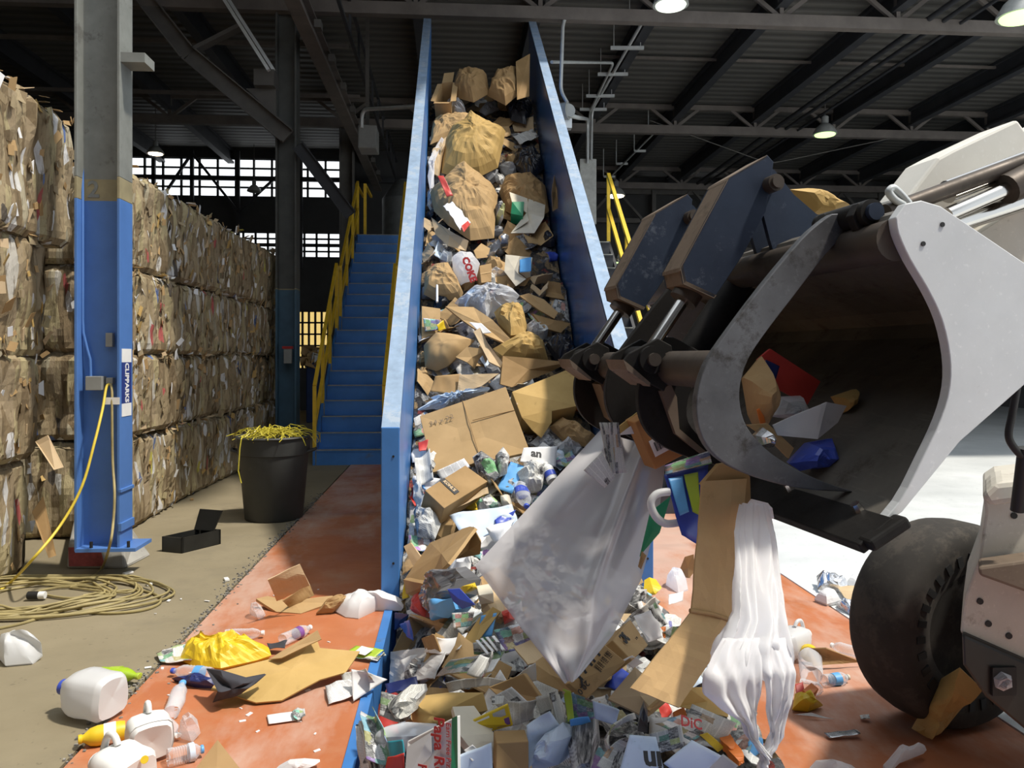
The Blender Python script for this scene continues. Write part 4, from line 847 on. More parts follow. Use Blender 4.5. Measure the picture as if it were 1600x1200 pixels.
# ------------------------------------------------------------------ waste on the upper belt
D = 'd'
card('cardboard_sheet', [(806, 96, D, 11.7), (828, 84, D, 11.7), (827, 150, D, 11.3), (808, 156, D, 11.2)], m_card2, 'tall brown board standing against the right wall at the very top of the belt', 'cardboard', short='tall top board')
blob('crumpled_kraft_paper', [(704, 150, D, 11.6), (712, 118, D, 11.8), (738, 110, D, 11.9), (760, 116, D, 11.8), (765, 146, D, 11.5), (740, 160, D, 11.4)], m_card2, 'dull brown crumpled paper hump at the top of the belt', 'paper', .18, .06, 7, short='top paper hump')
boxy('open_carton', [(678, 160, D, 11.2), (690, 130, D, 11.6), (708, 128, D, 11.6), (704, 160, D, 11.2)], .35, m_card1, 'small opened carton end by the stair-side wall near the top', 'box', True, 'top opened carton')
blob('crumpled_kraft_paper', [(762, 150, D, 11.5), (775, 112, D, 11.8), (806, 104, D, 11.8), (808, 150, D, 11.4), (790, 165, D, 11.3)], m_card2, 'dark brown crushed carton beside the tall top board', 'cardboard', .15, .07, 6, short='dark crushed carton')
blob('plastic_wrap', [(724, 128, .25), (742, 126, .25), (762, 138, .2), (752, 150, .2), (736, 146, .2)], m_wrap, 'pale crumpled plastic wrap on the brown hump near the top', 'plastic', .1, .05, 12, short='top plastic wrap', jag=.05)
blob('plastic_wrap', [(698, 168, .2), (706, 156, .2), (722, 160, .22), (728, 176, .2), (712, 180, .2)], m_wrap, 'bluish plastic wrap under the opened carton near the top', 'plastic', .1, .05, 12, short='bluish wrap', jag=.05)
blob('plastic_bag', [(748, 174, .08), (758, 162, .08), (778, 162, .08), (780, 172, .08), (758, 180, .08)], m_greybag, 'lilac grey crumpled plastic strip below the top hump', 'plastic', .06, .04, 12, short='lilac plastic')
blob('plastic_bag', [(790, 165, .15), (820, 150, .15), (832, 170, .12), (822, 195, .1), (798, 188, .15)], m_blackbag, 'black shiny plastic against the right wall near the top', 'plastic', .12, .07, 9, short='black top plastic')
blob('cardboard_wad', [(672, 226, .2), (676, 190, .2), (694, 182, .2), (735, 178, .25), (738, 196, .25), (700, 214, .25)], m_card1, 'torn brown carton lying above the big kraft sheet', 'cardboard', .1, .05, 7, short='torn upper carton')
blob('crumpled_kraft_paper', [(690, 270, .2), (694, 222, .25), (704, 204, .35), (722, 196, .4), (735, 176, .6), (745, 186, .5), (790, 205, .35), (786, 226, .35), (778, 262, .25), (750, 276, .2), (715, 280, .2)], m_card4, 'large bulging kraft paper sheet, sunlit, upper of two on the belt', 'paper', .28, .045, 6, short='upper kraft sheet', rings=10)
blob('cardboard_strip', [(676, 270, .25), (674, 245, .25), (684, 222, .25), (700, 212, .3), (704, 218, .3), (690, 240, .28), (684, 275, .25)], m_card3, 'pale curled cardboard edge along the stair side of the upper kraft sheet', 'cardboard', .05, .02, 9, short='curled edge strip')
blob('plastic_strip', [(672, 300, .2), (668, 275, .25), (674, 240, .3), (690, 214, .35), (694, 218, .35), (680, 245, .3), (675, 275, .25), (678, 298, .2)], m_bag, 'thin white plastic strip hanging over the stair-side wall of the belt', 'plastic', .03, .02, 14, short='white wall strip')
blob('crumpled_kraft_paper', [(672, 300, .2), (692, 284, .3), (712, 262, .45), (725, 254, .5), (740, 268, .4), (770, 290, .3), (778, 305, .25), (774, 340, .2), (772, 372, .15), (735, 376, .15), (700, 352, .15), (678, 330, .2)], m_card1, 'large crumpled brown carton sheet, lower of two on the upper belt', 'cardboard', .24, .05, 6, short='lower brown sheet', rings=10)
card('cardboard_flap', [(674, 340, .3), (690, 352, .3), (712, 366, .3), (732, 376, .25), (728, 392, .15), (700, 384, .2), (680, 366, .2)], m_card3, 'pale curved board lip below the lower brown sheet', 'cardboard', short='pale board lip')
sheet('red_carton_strip', [(684, 276, .75), (693, 275, .75), (708, 306, .6), (698, 308, .6)], m_red, 'red printed strip with white border across the lower brown sheet', 'packaging', .01, th=.004, short='red strip')
sheet('white_paper_bag', [(692, 322, .55), (706, 318, .55), (735, 350, .4), (718, 362, .4)], m_paper, 'white crumpled paper bag with red printed ends on the brown sheet', 'bag', .03, 10, short='white red-ended bag')
sheet('red_print', [(720, 354, .45), (731, 345, .45), (735, 350, .42), (724, 364, .42)], m_red, 'small red printed end scrap touching the white paper bag', 'packaging', .01, short='small red scrap')
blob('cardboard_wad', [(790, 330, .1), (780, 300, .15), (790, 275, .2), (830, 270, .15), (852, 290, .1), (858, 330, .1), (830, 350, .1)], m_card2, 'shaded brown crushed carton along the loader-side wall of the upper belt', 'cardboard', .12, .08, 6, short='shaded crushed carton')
blob('plastic_bag', [(800, 262, .1), (806, 235, .15), (836, 230, .1), (852, 262, .08), (832, 280, .1)], m_blackbag, 'dark glossy plastic between the loader-side wall and the upper kraft sheet', 'plastic', .1, .07, 8, short='dark glossy plastic')
card('cardboard_strip', [(862, 300, .7), (868, 262, .8), (874, 285, .7), (872, 325, .5), (864, 330, .5)], m_card2, 'thin brown board standing along the loader-side wall', 'cardboard', short='thin standing board')
card('white_carton', [(796, 300, .4), (852, 320, .35), (850, 340, .3), (835, 364, .2), (798, 364, .2), (826, 345, .28), (824, 318, .35), (800, 316, .38)], m_cream, 'torn white tray board curling around a green box on the upper belt', 'cardboard', short='white tray board')
boxy('green_box', [(800, 315, .4), (819, 315, .4), (817, 337, .32), (798, 334, .32)], .16, m_green, 'small green carton held in the torn white tray on the upper belt', 'box', short='green box')
blob('drink_can', [(778, 372, .2), (786, 366, .22), (796, 370, .2), (794, 382, .18), (782, 384, .18)], m_foil, 'shiny crushed silver can below the green box', 'can', .07, .01, 20, short='silver can', smooth=50)
blob('paper_wad', [(774, 322, .3), (782, 315, .3), (788, 330, .28), (786, 342, .25), (776, 336, .25)], m_np3, 'grey crumpled newsprint wad beside the green box', 'paper', .07, .04, 14, short='grey wad')
card('cardboard_flap', [(740, 392, .15), (752, 380, .2), (766, 388, .15), (762, 402, .1), (745, 404, .1)], m_card1, 'small brown board corner poking up below the lower brown sheet', 'cardboard', short='small board corner')
# ------------------------------------------------------------------ waste on the middle belt
lb_ = blob('plastic_bag', [(706, 402, .3), (716, 394, .3), (738, 396, .3), (750, 412, .28), (744, 436, .2), (720, 442, .2), (708, 425, .25)], m_bag, 'white plastic bag with red letters on the middle belt', 'bag', .12, .03, 10, short='lettered bag')
text('COKE', .10, P(733, 421, (Hp(733, 424, .3) - CAM).dot(FWD) - .2), (.35, .1, -.9), (.9, .1, .35), m_redink, lb_, .006)
boxy('small_carton', [(749, 415, .3), (768, 411, .3), (768, 440, .25), (752, 442, .25)], .2, m_card2, 'small closed brown carton beside the lettered plastic bag', 'box', short='small brown carton', tape=m_card1)
wc, p_, n_ = boxy('white_open_carton', [(793, 402, .3), (812, 400, .3), (832, 402, .25), (828, 428, .2)], .12, m_cream, 'white opened carton with blue printed panel by the loader-side wall', 'box', False, 'white opened carton')
sheet('printed_panel', [(812, 406, .34), (830, 402, .34), (830, 424, .3), (812, 426, .3)], m_sky, '', '', .004, parent=wc)
card('cardboard_flap', [(790, 398, .3), (812, 400, .34), (809, 427, .3), (822, 436, .22), (806, 447, .2), (788, 424, .28)], m_cream, 'cream flap of packaging folded out beside the blue printed panel', 'cardboard', short='cream flap')
blob('cardboard_wad', [(662, 460, .15), (664, 425, .2), (680, 412, .2), (700, 410, .2), (712, 430, .2), (724, 458, .15), (720, 466, .1), (700, 470, .1), (680, 470, .1)], m_card1, 'curled brown carton with bright edges by the stair-side wall of the middle belt', 'cardboard', .12, .06, 6, short='curled brown carton')
b = MB(); q = Hp(683, 445, .3); b.tube([P(683, 444, (q - CAM).dot(FWD)), P(683, 472, (q - CAM).dot(FWD) - .2)], .012, 8); tag(b.build('white_tube', m_paper, None), 'short white tube lying on the curled brown carton', 'tube')
blob('paper_wad', [(690, 452, .2), (698, 448, .22), (706, 454, .2), (698, 462, .18)], m_purple, 'small purple printed wrapper near the white tube', 'wrapper', .04, .03, 16, short='purple wrapper')
blob('clear_bag', [(710, 474, .22), (730, 458, .28), (768, 444, .3), (800, 450, .28), (812, 462, .22), (800, 478, .2), (770, 480, .22), (760, 498, .18), (748, 488, .2), (725, 478, .22)], m_wrap, 'large clear plastic bag of paper shreds across the middle belt', 'bag', .14, .05, 10, short='clear shred bag', rings=9)
blob('shredded_paper', [(716, 474, .24), (735, 462, .28), (755, 460, .3), (752, 474, .26), (730, 478, .24)], m_bluep, 'pale blue paper shreds inside the clear bag', 'paper', .08, .06, 26, short='blue shreds', jag=.06, st=.015)
card('cardboard_flap', [(696, 479, .25), (740, 480, .3), (770, 500, .32), (798, 530, .28), (792, 538, .22), (752, 520, .3), (722, 500, .28)], m_card1, 'long pale folded board running diagonally below the clear bag', 'cardboard', .02, short='diagonal board')
sheet('white_carton', [(733, 504, .42), (752, 505, .42), (768, 520, .36), (752, 522, .36)], m_paper, 'bright white card patch on the diagonal board', 'card', .006, short='white card patch')
blob('crumpled_kraft_paper', [(772, 488, .22), (800, 478, .25), (816, 478, .22), (824, 510, .2), (820, 522, .2), (798, 524, .2), (778, 505, .22)], m_card4, 'golden crumpled kraft paper beside the diagonal board', 'paper', .12, .05, 9, short='golden kraft wad')
blob('crumpled_kraft_paper', [(770, 545, .2), (800, 530, .25), (830, 520, .2), (850, 536, .15), (856, 562, .15), (820, 562, .2), (785, 556, .2)], m_card4, 'golden brown padded paper lower on the middle belt', 'paper', .12, .05, 8, short='golden padded paper')
card('cardboard_flap', [(812, 462, .25), (826, 458, .28), (850, 468, .25), (872, 488, .18), (866, 498, .15), (842, 484, .2)], m_card1, 'bent brown board strip along the loader-side wall', 'cardboard', .02, short='bent wall board')
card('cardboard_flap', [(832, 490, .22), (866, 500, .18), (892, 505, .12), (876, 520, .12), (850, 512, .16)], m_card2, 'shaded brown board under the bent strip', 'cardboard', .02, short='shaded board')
blob('plastic_bag', [(822, 508, .2), (832, 500, .22), (842, 510, .2), (838, 524, .18), (826, 524, .18)], m_wrap, 'small clear plastic lump beside the golden kraft paper', 'plastic', .06, .04, 14, short='clear lump')
blob('plastic_bag', [(852, 540, .12), (862, 528, .14), (892, 530, .1), (900, 560, .08), (872, 570, .1)], m_blackbag, 'black crumpled plastic by the loader-side wall above the big carton', 'plastic', .1, .07, 10, short='black wall plastic')
bb_, p_, n_ = boxy('printed_carton', [(659, 478, .25), (688, 482, .25), (688, 520, .15), (659, 528, .15)], .2, m_card1, 'brown carton with blue printed picture against the stair-side wall', 'box', short='blue-printed carton')
sheet('picture_panel', [(661, 497, .27), (687, 500, .27), (686, 516, .2), (664, 518, .2)], m_ad2, '', '', .004, parent=bb_)
sheet('yellow_wrapper', [(682, 508, .28), (692, 500, .28), (696, 514, .2), (684, 518, .2)], m_yel, 'small yellow wrapper beside the blue-printed carton', 'wrapper', .01, short='yellow wrapper')
blob('cardboard_wad', [(664, 575, .1), (662, 540, .2), (682, 520, .3), (722, 525, .32), (742, 532, .3), (720, 552, .25), (700, 572, .15), (682, 580, .1)], m_card1, 'big rounded brown carton flap lit by the sun at the stair side', 'cardboard', .12, .03, 5, short='rounded carton flap', smooth=40)
card('cardboard_flap', [(712, 558, .3), (730, 542, .35), (762, 546, .3), (748, 562, .22), (742, 576, .15), (730, 566, .25)], m_card1, 'folded carton corner with a dark hollow beneath', 'cardboard', .02, short='hollow carton corner')
card('cardboard_flap', [(740, 518, .4), (750, 512, .4), (762, 536, .38), (785, 566, .3), (782, 574, .25), (764, 565, .3)], m_card3, 'bright bent board strip above the big flattened carton', 'cardboard', .02, short='bright bent strip')
card('cardboard_sheet', [(786, 556, .3), (832, 560, .3), (890, 566, .22), (862, 580, .15), (800, 605, .12), (782, 600, .15)], m_card2, 'long shaded brown board with torn fluffy edge above the taped carton', 'cardboard', .03, short='fluffy-edged board')
sheet('paper_sack', [(680, 588, .25), (720, 584, .3), (714, 617, .2), (672, 612, .2)], m_card2, 'brown paper sack bottom, folded square', 'bag', .008, short='brown paper sack')
sheet('cardboard_flap', [(718, 586, .32), (780, 584, .28), (752, 604, .2), (714, 617, .22)], m_card3, 'pale triangular board beside the brown paper sack', 'cardboard', .01, th=.006, short='pale triangular board')
blob('shredded_paper', [(660, 640, .1), (672, 622, .14), (720, 612, .14), (762, 602, .14), (760, 612, .1), (720, 626, .1), (690, 640, .08)], m_bluep, 'band of blue grey shredded paper above the big flattened carton', 'paper', .05, .06, 30, short='shred band', jag=.08, st=.012)
# the big flattened carton
bc_, p_, n_ = boxy('flattened_carton', [(656, 650, .28), (790, 604, .42), (828, 706, .26), (676, 738, .15)], .03, m_card1, 'big flattened brown carton lying square across the belt, half in shade', 'box', short='big flattened carton', th=.01)
def crease(a, c, name='crease', r=.004, par=None):
    b = MB(); b.tube([a + n_ * .002, a.lerp(c, .5) + n_ * .004, c + n_ * .002], r, 6); return b.build(name, m_card2, par)
crease(p_[0].lerp(p_[1], .5), p_[3].lerp(p_[2], .5), par=bc_); crease(p_[0].lerp(p_[1], .55).lerp(p_[3].lerp(p_[2], .52), .35), p_[1].lerp(p_[2], .38), par=bc_)
m_faint = M('faint stamp ink', (.25, .18, .11), .8, 0, .1, 9)
text('34 x 22', .07, p_[0].lerp(p_[1], .22).lerp(p_[3].lerp(p_[2], .22), .2) + n_ * .004, p_[1] - p_[0], p_[0] - p_[3], m_faint, bc_)
tp, p2, n2 = boxy('taped_carton', [(800, 612, .35), (900, 572, .4), (902, 634, .3), (815, 652, .25)], .3, m_card4, 'bulky golden brown taped carton leaning to the loader-side wall', 'box', short='taped carton', tape=m_card3)
card('cardboard_flap', [(815, 652, .3), (862, 640, .32), (862, 660, .25), (846, 684, .15), (832, 672, .2)], m_card4, 'crushed golden flap hanging below the taped carton', 'cardboard', .02, short='crushed golden flap')
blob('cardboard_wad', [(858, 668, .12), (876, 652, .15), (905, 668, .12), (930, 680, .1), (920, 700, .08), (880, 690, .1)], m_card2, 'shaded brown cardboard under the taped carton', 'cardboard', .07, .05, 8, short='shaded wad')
# ------------------------------------------------------------------ lower belt: papers and the store box
sheet('newspaper', [(648, 720, .3), (672, 705, .35), (678, 752, .25), (652, 760, .2)], m_np2, 'upright folded newspaper against the stair-side wall', 'newspaper', .02, 8, curl=.04, short='upright newspaper')
sheet('newspaper', [(646, 760, .2), (660, 752, .25), (668, 795, .2), (652, 800, .15)], m_np2, 'narrow crumpled newspaper strip below the upright one', 'newspaper', .03, 10, short='narrow newspaper')
sheet('red_white_wrapper', [(653, 692, .2), (670, 688, .22), (666, 704, .2), (655, 706, .2)], m_red, 'small red and white wrapper beside the stair-side wall', 'wrapper', .01, short='red white wrapper')
sheet('white_paper', [(682, 736, .28), (725, 716, .3), (735, 730, .26), (690, 752, .2)], m_letter, 'white printed sheet tucked behind the black-printed shipping carton', 'paper', .01, short='tucked white sheet')
kb, p_, n_ = boxy('shipping_carton', [(664, 766, .38), (727, 727, .42), (762, 752, .34), (694, 794, .30)], .17, m_card2, 'brown shipping carton with a black store stamp, lying tilted on the papers', 'box', short='stamped shipping carton')
q = p_[0].lerp(p_[1], .40).lerp(p_[3].lerp(p_[2], .40), .38) + n_ * .002
xa = (p_[3] - p_[0]).normalized(); ya = (p_[1] - p_[0]).normalized(); L_ = (p_[3] - p_[0]).length * .8
b = MB(); b.prism([q - xa * L_ / 2 - ya * L_ * .15, q + xa * L_ / 2 - ya * L_ * .15, q + xa * L_ / 2 + ya * L_ * .15, q - xa * L_ / 2 + ya * L_ * .15], n_ * .002); b.build('print_block', m_ink, kb)
text("KOHL'S", L_ * .22, q + n_ * .003, xa, ya, m_card3, kb, .002)
sheet('plastic_strip', [(690, 806, .2), (720, 786, .22), (762, 762, .3), (764, 772, .25)], m_card3, 'thin pale edge strip below the shipping carton', 'cardboard', .01, short='edge strip')
blob('crumpled_newspaper', [(738, 714, .25), (752, 704, .3), (772, 718, .3), (780, 742, .25), (766, 758, .2), (748, 744, .25)], m_np3, 'crumpled colour newspaper fan beside the shipping carton', 'newspaper', .1, .05, 10, short='newspaper fan')
blob('crumpled_newspaper', [(774, 712, .28), (786, 698, .32), (796, 712, .3), (792, 740, .22), (780, 745, .22)], m_np2, 'pale crumpled newspaper leaf below the big flattened carton', 'newspaper', .08, .04, 10, short='newspaper leaf')
sheet('magazine', [(798, 722, .2), (822, 730, .2), (800, 772, .15), (776, 764, .15)], m_sky, 'sky blue magazine cover among the papers', 'magazine', .008, short='sky blue magazine')
np_ = sheet('newspaper', [(818, 700, .3), (870, 698, .3), (868, 730, .22), (812, 722, .25)], m_paper, 'white newspaper page with large black headline by the big flattened carton', 'newspaper', .01, short='headline page')
q = Hp(838, 709, .3); text('an', .09, P(838, 709, (q - CAM).dot(FWD) - .06), (1, .05, -.15), (.1, .5, .8), m_ink, np_, .004)
blob('crumpled_newspaper', [(808, 738, .2), (828, 722, .22), (855, 738, .2), (846, 765, .15), (820, 770, .15)], m_np2, 'pile of crumpled pale newsprint below the headline page', 'newspaper', .09, .06, 12, short='newsprint pile')
a, c = Hp(862, 745, .22), Hp(852, 722, .27); bottle('plastic_bottle', Hp(864, 752, .2), Hp(852, 724, .28), .045, m_white, 'small white bottle with blue and yellow label on the newsprint', 'bottle', m_white, m_royal, short='blue-label bottle')
a = Hp(822, 786, .16); bottle('soft_drink_bottle', Hp(812, 758, .2), Hp(823, 792, .16), .05, m_pet, 'clear crushed bottle with purple blue label beside the film sheet', 'bottle', m_royal, m_royal, .2, short='purple-label bottle')
blob('crumpled_newspaper', [(744, 786, .2), (766, 772, .22), (785, 790, .18), (770, 806, .15), (748, 804, .15)], m_ad, 'red and white crumpled advert sheet below the shipping carton', 'newspaper', .06, .04, 12, short='red white advert')
blob('paper_cup', [(782, 778, .2), (796, 774, .2), (802, 796, .15), (788, 800, .15)], m_cream, 'cream paper cup lying among the newspapers', 'cup', .07, .01, 12, short='cream cup', smooth=45)
sheet('plastic_sack', [(702, 806, .2), (800, 788, .25), (812, 826, .12), (730, 850, .1)], m_bluep, 'pale blue white plastic sack spread below the shipping carton', 'bag', .03, 6, short='pale blue sack', n=14)
sheet('white_paper', [(760, 826, .2), (806, 812, .2), (786, 850, .12), (772, 848, .12)], m_paper, 'bright white sheet at the edge of the hanging film', 'paper', .012, short='bright white sheet')
sheet('royal_blue_bag', [(772, 812, .2), (806, 798, .22), (800, 812, .2), (776, 826, .18)], m_royal, 'royal blue plastic fold on the pale blue sack', 'bag', .02, short='royal blue fold')
blob('crumpled_newspaper', [(646, 800, .15), (668, 798, .2), (692, 812, .15), (680, 842, .1), (652, 838, .1)], m_np3, 'dark crumpled newspaper against the wall below the shipping carton', 'newspaper', .08, .06, 10, short='dark crumpled newspaper')
# tall open board carton at the foot of the wall
card('cardboard_sheet', [(632, 905, .12), (672, 848, .25), (734, 822, .35), (742, 824, .35), (700, 880, .28), (668, 914, .22)], m_card1, 'long brown board sprinkled with white shreds at the foot of the belt', 'cardboard', .02, short='shred-sprinkled board')
card('cardboard_flap', [(740, 826, .34), (752, 848, .25), (750, 866, .15), (712, 874, .15), (702, 880, .22)], m_card2, 'dark inner flap of the shred-sprinkled board', 'cardboard', .015, short='dark inner flap')
sheet('cardboard_flap', [(632, 854, .25), (643, 848, .28), (660, 872, .2), (648, 886, .15)], m_card3, 'small pale carton end beside the wall post', 'cardboard', .005, th=.03, short='small carton end')
slab_pts = [(630, 906, .14), (670, 914, .24), (668, 938, .1), (634, 928, .05)]
card('cardboard_flap', slab_pts, m_card2, 'dark layered carton edge under the shred-sprinkled board', 'cardboard', .03, short='layered carton edge')
blob('film_wrapped_bundle', [(660, 950, .1), (668, 915, .2), (700, 890, .28), (728, 885, .28), (752, 905, .2), (745, 930, .15), (715, 945, .12), (690, 965, .08)], m_clear('black white film', (.16, .16, .17), .7, .15), 'black and white glossy film bundle below the board', 'plastic', .1, .04, 9, short='glossy film bundle')
blob('red_packet', [(648, 940, .12), (660, 925, .16), (672, 935, .14), (664, 965, .08), (652, 960, .08)], m_red, 'dark red packet beside the glossy film bundle', 'packaging', .05, .02, 10, short='dark red packet')
card('blue_card', [(699, 921, .32), (718, 920, .32), (742, 945, .25), (722, 952, .22), (708, 940, .26)], m_royal, 'bright royal blue card flap near the foot of the belt', 'card', short='royal blue card')
blob('blue_cup', [(678, 962, .12), (686, 940, .2), (706, 934, .22), (712, 952, .18), (700, 966, .12)], m_sky, 'shiny blue paper cup lying beneath the blue card', 'cup', .07, .01, 8, short='shiny blue cup', smooth=45)
blob('yellow_packet', [(722, 916, .25), (742, 910, .25), (746, 920, .22), (726, 928, .22)], m_yel, 'small yellow and white packet beside the blue card', 'packaging', .03, .02, 14, short='small yellow packet')
boxy('white_box', [(748, 930, .25), (771, 926, .25), (772, 942, .2), (750, 945, .2)], .1, m_cream, 'small white carton near the lower corner of the hanging film', 'box', short='small white carton')
blob('crumpled_kraft_paper', [(752, 955, .15), (762, 944, .2), (785, 935, .22), (795, 950, .15), (775, 962, .12)], m_card3, 'small crumpled tan paper below the white carton', 'paper', .06, .05, 14, short='small tan wad')
# ------------------------------------------------------------------ waste in the pit
K = 'g'
bx_, p_, n_ = boxy('open_carton', [(640, 962, .16), (742, 1000, .13), (690, 1030, .02), (612, 1020, .02)], .2, m_card1, 'open brown carton with dark hollow at the pit edge', 'box', True, 'dark hollow carton', flaps=False)
sheet('cardboard_flap', [(640, 960, .2), (655, 962, .22), (742, 990, .18), (738, 1002, .12)], m_card1, '', '', .003, th=.006, parent=bx_)
b_ = sheet('purple_blue_wrapper', [(626, 976, .14), (641, 968, .18), (648, 1002, .1), (640, 998, .1)], m_royal, 'triangular purple blue wrapper in the dark hollow carton', 'wrapper', .01, short='purple blue wrapper')
card('navy_plastic_flap', [(617, 957, .12), (638, 960, .16), (632, 975, .1), (616, 985, .06)], m_navyc, 'dark navy plastic flap at the pit corner below the wall post', 'plastic', short='navy flap')
sheet('grey_board', [(612, 1020, .12), (704, 1008, .16), (678, 1060, .12), (610, 1070, .08)], m_grey, 'large plain grey board lying at the stair side of the pit', 'cardboard', .006, th=.006, short='grey board')
sheet('white_paper', [(682, 1000, .2), (734, 994, .2), (722, 1020, .16), (664, 1022, .16)], m_paper, 'bright white sheet on the upper edge of the grey board', 'paper', .008, curl=.02, short='sheet on the grey board')
card('cardboard_sheet', [(716, 1012, .15), (748, 966, .22), (770, 948, .24), (782, 955, .22), (740, 1010, .16)], m_card4, 'narrow golden board running uphill beside the grey board', 'cardboard', short='narrow golden board')
sheet('comics_page', [(706, 958, .22), (742, 956, .22), (736, 978, .18), (708, 982, .18)], m_ad, 'small cream colour-printed page beside the shiny blue cup', 'newspaper', .008, short='small cream page')
sheet('magazine', [(752, 962, .22), (776, 958, .22), (768, 995, .16), (744, 996, .16)], m_sky, 'blue and grey magazine page beside the narrow golden board', 'magazine', .01, short='blue grey page')
blob('red_packet', [(784, 955, .2), (800, 950, .22), (804, 968, .18), (788, 976, .16)], m_red, 'crumpled red packet beside the corner of the hanging film', 'packaging', .05, .03, 14, short='crumpled red packet')
sheet('colour_newspaper', [(772, 985, .2), (826, 972, .22), (834, 1010, .14), (790, 1022, .12)], m_ad2, 'orange and yellow printed advert page near the film edge', 'newspaper', .02, short='orange advert page')
np_ = sheet('colour_newspaper', [(704, 1034, .22), (790, 1018, .22), (768, 1052, .18), (680, 1058, .16)], m_ad, 'newspaper with bright comic panels in the middle of the pit', 'newspaper', .015, short='comic newspaper')
sheet('newspaper', [(738, 1002, .24), (780, 1002, .26), (782, 1030, .2), (740, 1020, .2)], m_np3, 'dark grey photo newspaper above the comic newspaper', 'newspaper', .02, curl=.03, short='photo newspaper')
sheet('rolled_newspaper', [(756, 1028, .26), (776, 1024, .28), (764, 1056, .22), (736, 1060, .22)], m_np2, 'pale rolled newspaper section on the comic newspaper', 'newspaper', .01, curl=.05, short='rolled section')
sheet('newspaper', [(700, 1062, .2), (790, 1058, .2), (788, 1068, .18), (704, 1078, .15)], m_np2, 'long edge of a folded newspaper below the comic newspaper', 'newspaper', .012, curl=.03, short='long folded newspaper')
for k, (u, v) in enumerate(((742, 1008), (750, 1004), (758, 1002), (767, 1001))): sheet('paper_strip', [(u, v - 6, .28), (u + 4, v - 7, .28), (u + 22, v + 14, .24), (u + 18, v + 16, .24)], m_paper, '%s white page edge fanning above the comic newspaper' % ('first', 'second', 'third', 'fourth')[k], 'paper', .004, group='fanned page edges', short='page edge')
sheet('pale_card', [(802, 1012, .2), (838, 996, .22), (858, 1030, .14), (824, 1040, .14)], m_card3, 'pale tan board beneath the tip of the hanging film', 'cardboard', .006, th=.006, short='pale tan board')
card('cardboard_sheet', [(834, 1036, .2), (848, 1026, .22), (900, 1070, .16), (890, 1085, .12), (838, 1062, .15)], m_card1, 'brown board under the film tip, with a dark slot', 'cardboard', .01, short='slotted board')
sheet('white_paper', [(822, 1044, .24), (838, 1034, .26), (840, 1062, .2), (800, 1062, .18)], m_paper, 'white crumpled paper beside the slotted board', 'paper', .015, short='white crumpled sheet')
eb, p_, n_ = boxy('padded_envelope', [(762, 1074, .22), (818, 1052, .26), (846, 1092, .18), (800, 1108, .15)], .03, m_card1, 'brown flap carton standing point up in front of the white sheet', 'box', short='point-up carton')
sheet('barcode_letter', [(766, 1090, .26), (800, 1072, .3), (826, 1096, .24), (790, 1118, .2)], m_letter, 'white letter with grey barcode on the point-up carton', 'letter', .012, short='barcode letter')
sheet('striped_label', [(768, 1088, .3), (788, 1088, .3), (786, 1100, .28), (769, 1102, .28)], m_np2, 'small striped label on the barcode letter', 'label', .003, short='striped label')
blob('paper_parcel', [(642, 1110, .15), (652, 1088, .22), (700, 1082, .24), (755, 1082, .24), (762, 1110, .18), (740, 1126, .14), (700, 1128, .14), (646, 1138, .1)], m_card4, 'soft tan paper parcel, bulging, near the bottom of the pit', 'parcel', .1, .012, 5, short='soft tan parcel', smooth=50)
ye, p_, n_ = boxy('window_envelope', [(726, 1132, .25), (794, 1100, .3), (802, 1134, .24), (734, 1152, .2)], .012, m_yel, 'yellow-bordered card with a clear window and a dark photo, in front of the letter', 'packaging', short='yellow-bordered card')
l = lambda i, j: (p_[0] * (1 - i) + p_[1] * i) * (1 - j) + (p_[3] * (1 - i) + p_[2] * i) * j + n_ * .002
for a0, a1, b0, b1, m in ((.06, .54, .12, .88, m_paper), (.62, .9, .1, .42, m_grey), (.64, .95, .55, .88, m_purple)):
    b = MB(); b.add([l(a0, b0), l(a1, b0), l(a1, b1), l(a0, b1)], [(0, 1, 2, 3)]); b.build('printed_panel', m, ye, solid=.0008)
sheet('grey_newspaper', [(602, 1090, .2), (650, 1082, .22), (646, 1130, .15), (600, 1128, .12)], m_np3, 'dark photo newspaper at the stair-side rim of the pit', 'newspaper', .03, curl=.05, short='rim photo newspaper')
blob('newspaper_roll', [(606, 1098, .2), (630, 1080, .25), (668, 1078, .25), (660, 1100, .2), (620, 1118, .16)], m_np, 'crumpled pale newspaper near the pit rim', 'newspaper', .08, .05, 10, short='crumpled rim newspaper')
sheet('navy_card', [(602, 1070, .15), (652, 1060, .2), (655, 1078, .18), (606, 1086, .14)], m_navyc, 'dark blue glossy card below the grey board', 'card', .01, short='dark blue card')
sheet('magazine', [(575, 1122, .2), (596, 1118, .24), (628, 1190, .16), (588, 1200, .14)], m_ad2, 'open colourful magazine bent upright at the pit rim', 'magazine', .02, curl=.05, short='bent colourful magazine')
for k in range(4): sheet('page', [(572 - 2 * k, 1126 + 3 * k, .2), (580 - 2 * k, 1122 + 3 * k, .22), (604 - 4 * k, 1210, .12), (585 - 4 * k, 1212, .1)], m_np2, '%s page edge of the stack behind the bent colourful magazine' % ('outer', 'second', 'third', 'inner')[k], 'page', .01, curl=.03, group='magazine page edges', short='page')
sheet('teal_card', [(607, 1158, .24), (628, 1156, .26), (632, 1182, .22), (610, 1184, .2)], m_tealp, 'small teal card beside the colourful magazine', 'card', .006, short='small teal card')
sheet('red_card', [(606, 1182, .22), (632, 1176, .24), (632, 1210, .16), (600, 1210, .16)], m_red, 'red printed card at the lower frame edge by the teal card', 'card', .006, short='red printed card')
blob('clear_cup', [(608, 1160, .15), (612, 1132, .22), (636, 1128, .24), (644, 1150, .2), (632, 1175, .15)], m_wrap, 'clear plastic cup beside the pizza mailer', 'cup', .08, .015, 8, short='clear plastic cup', smooth=45)
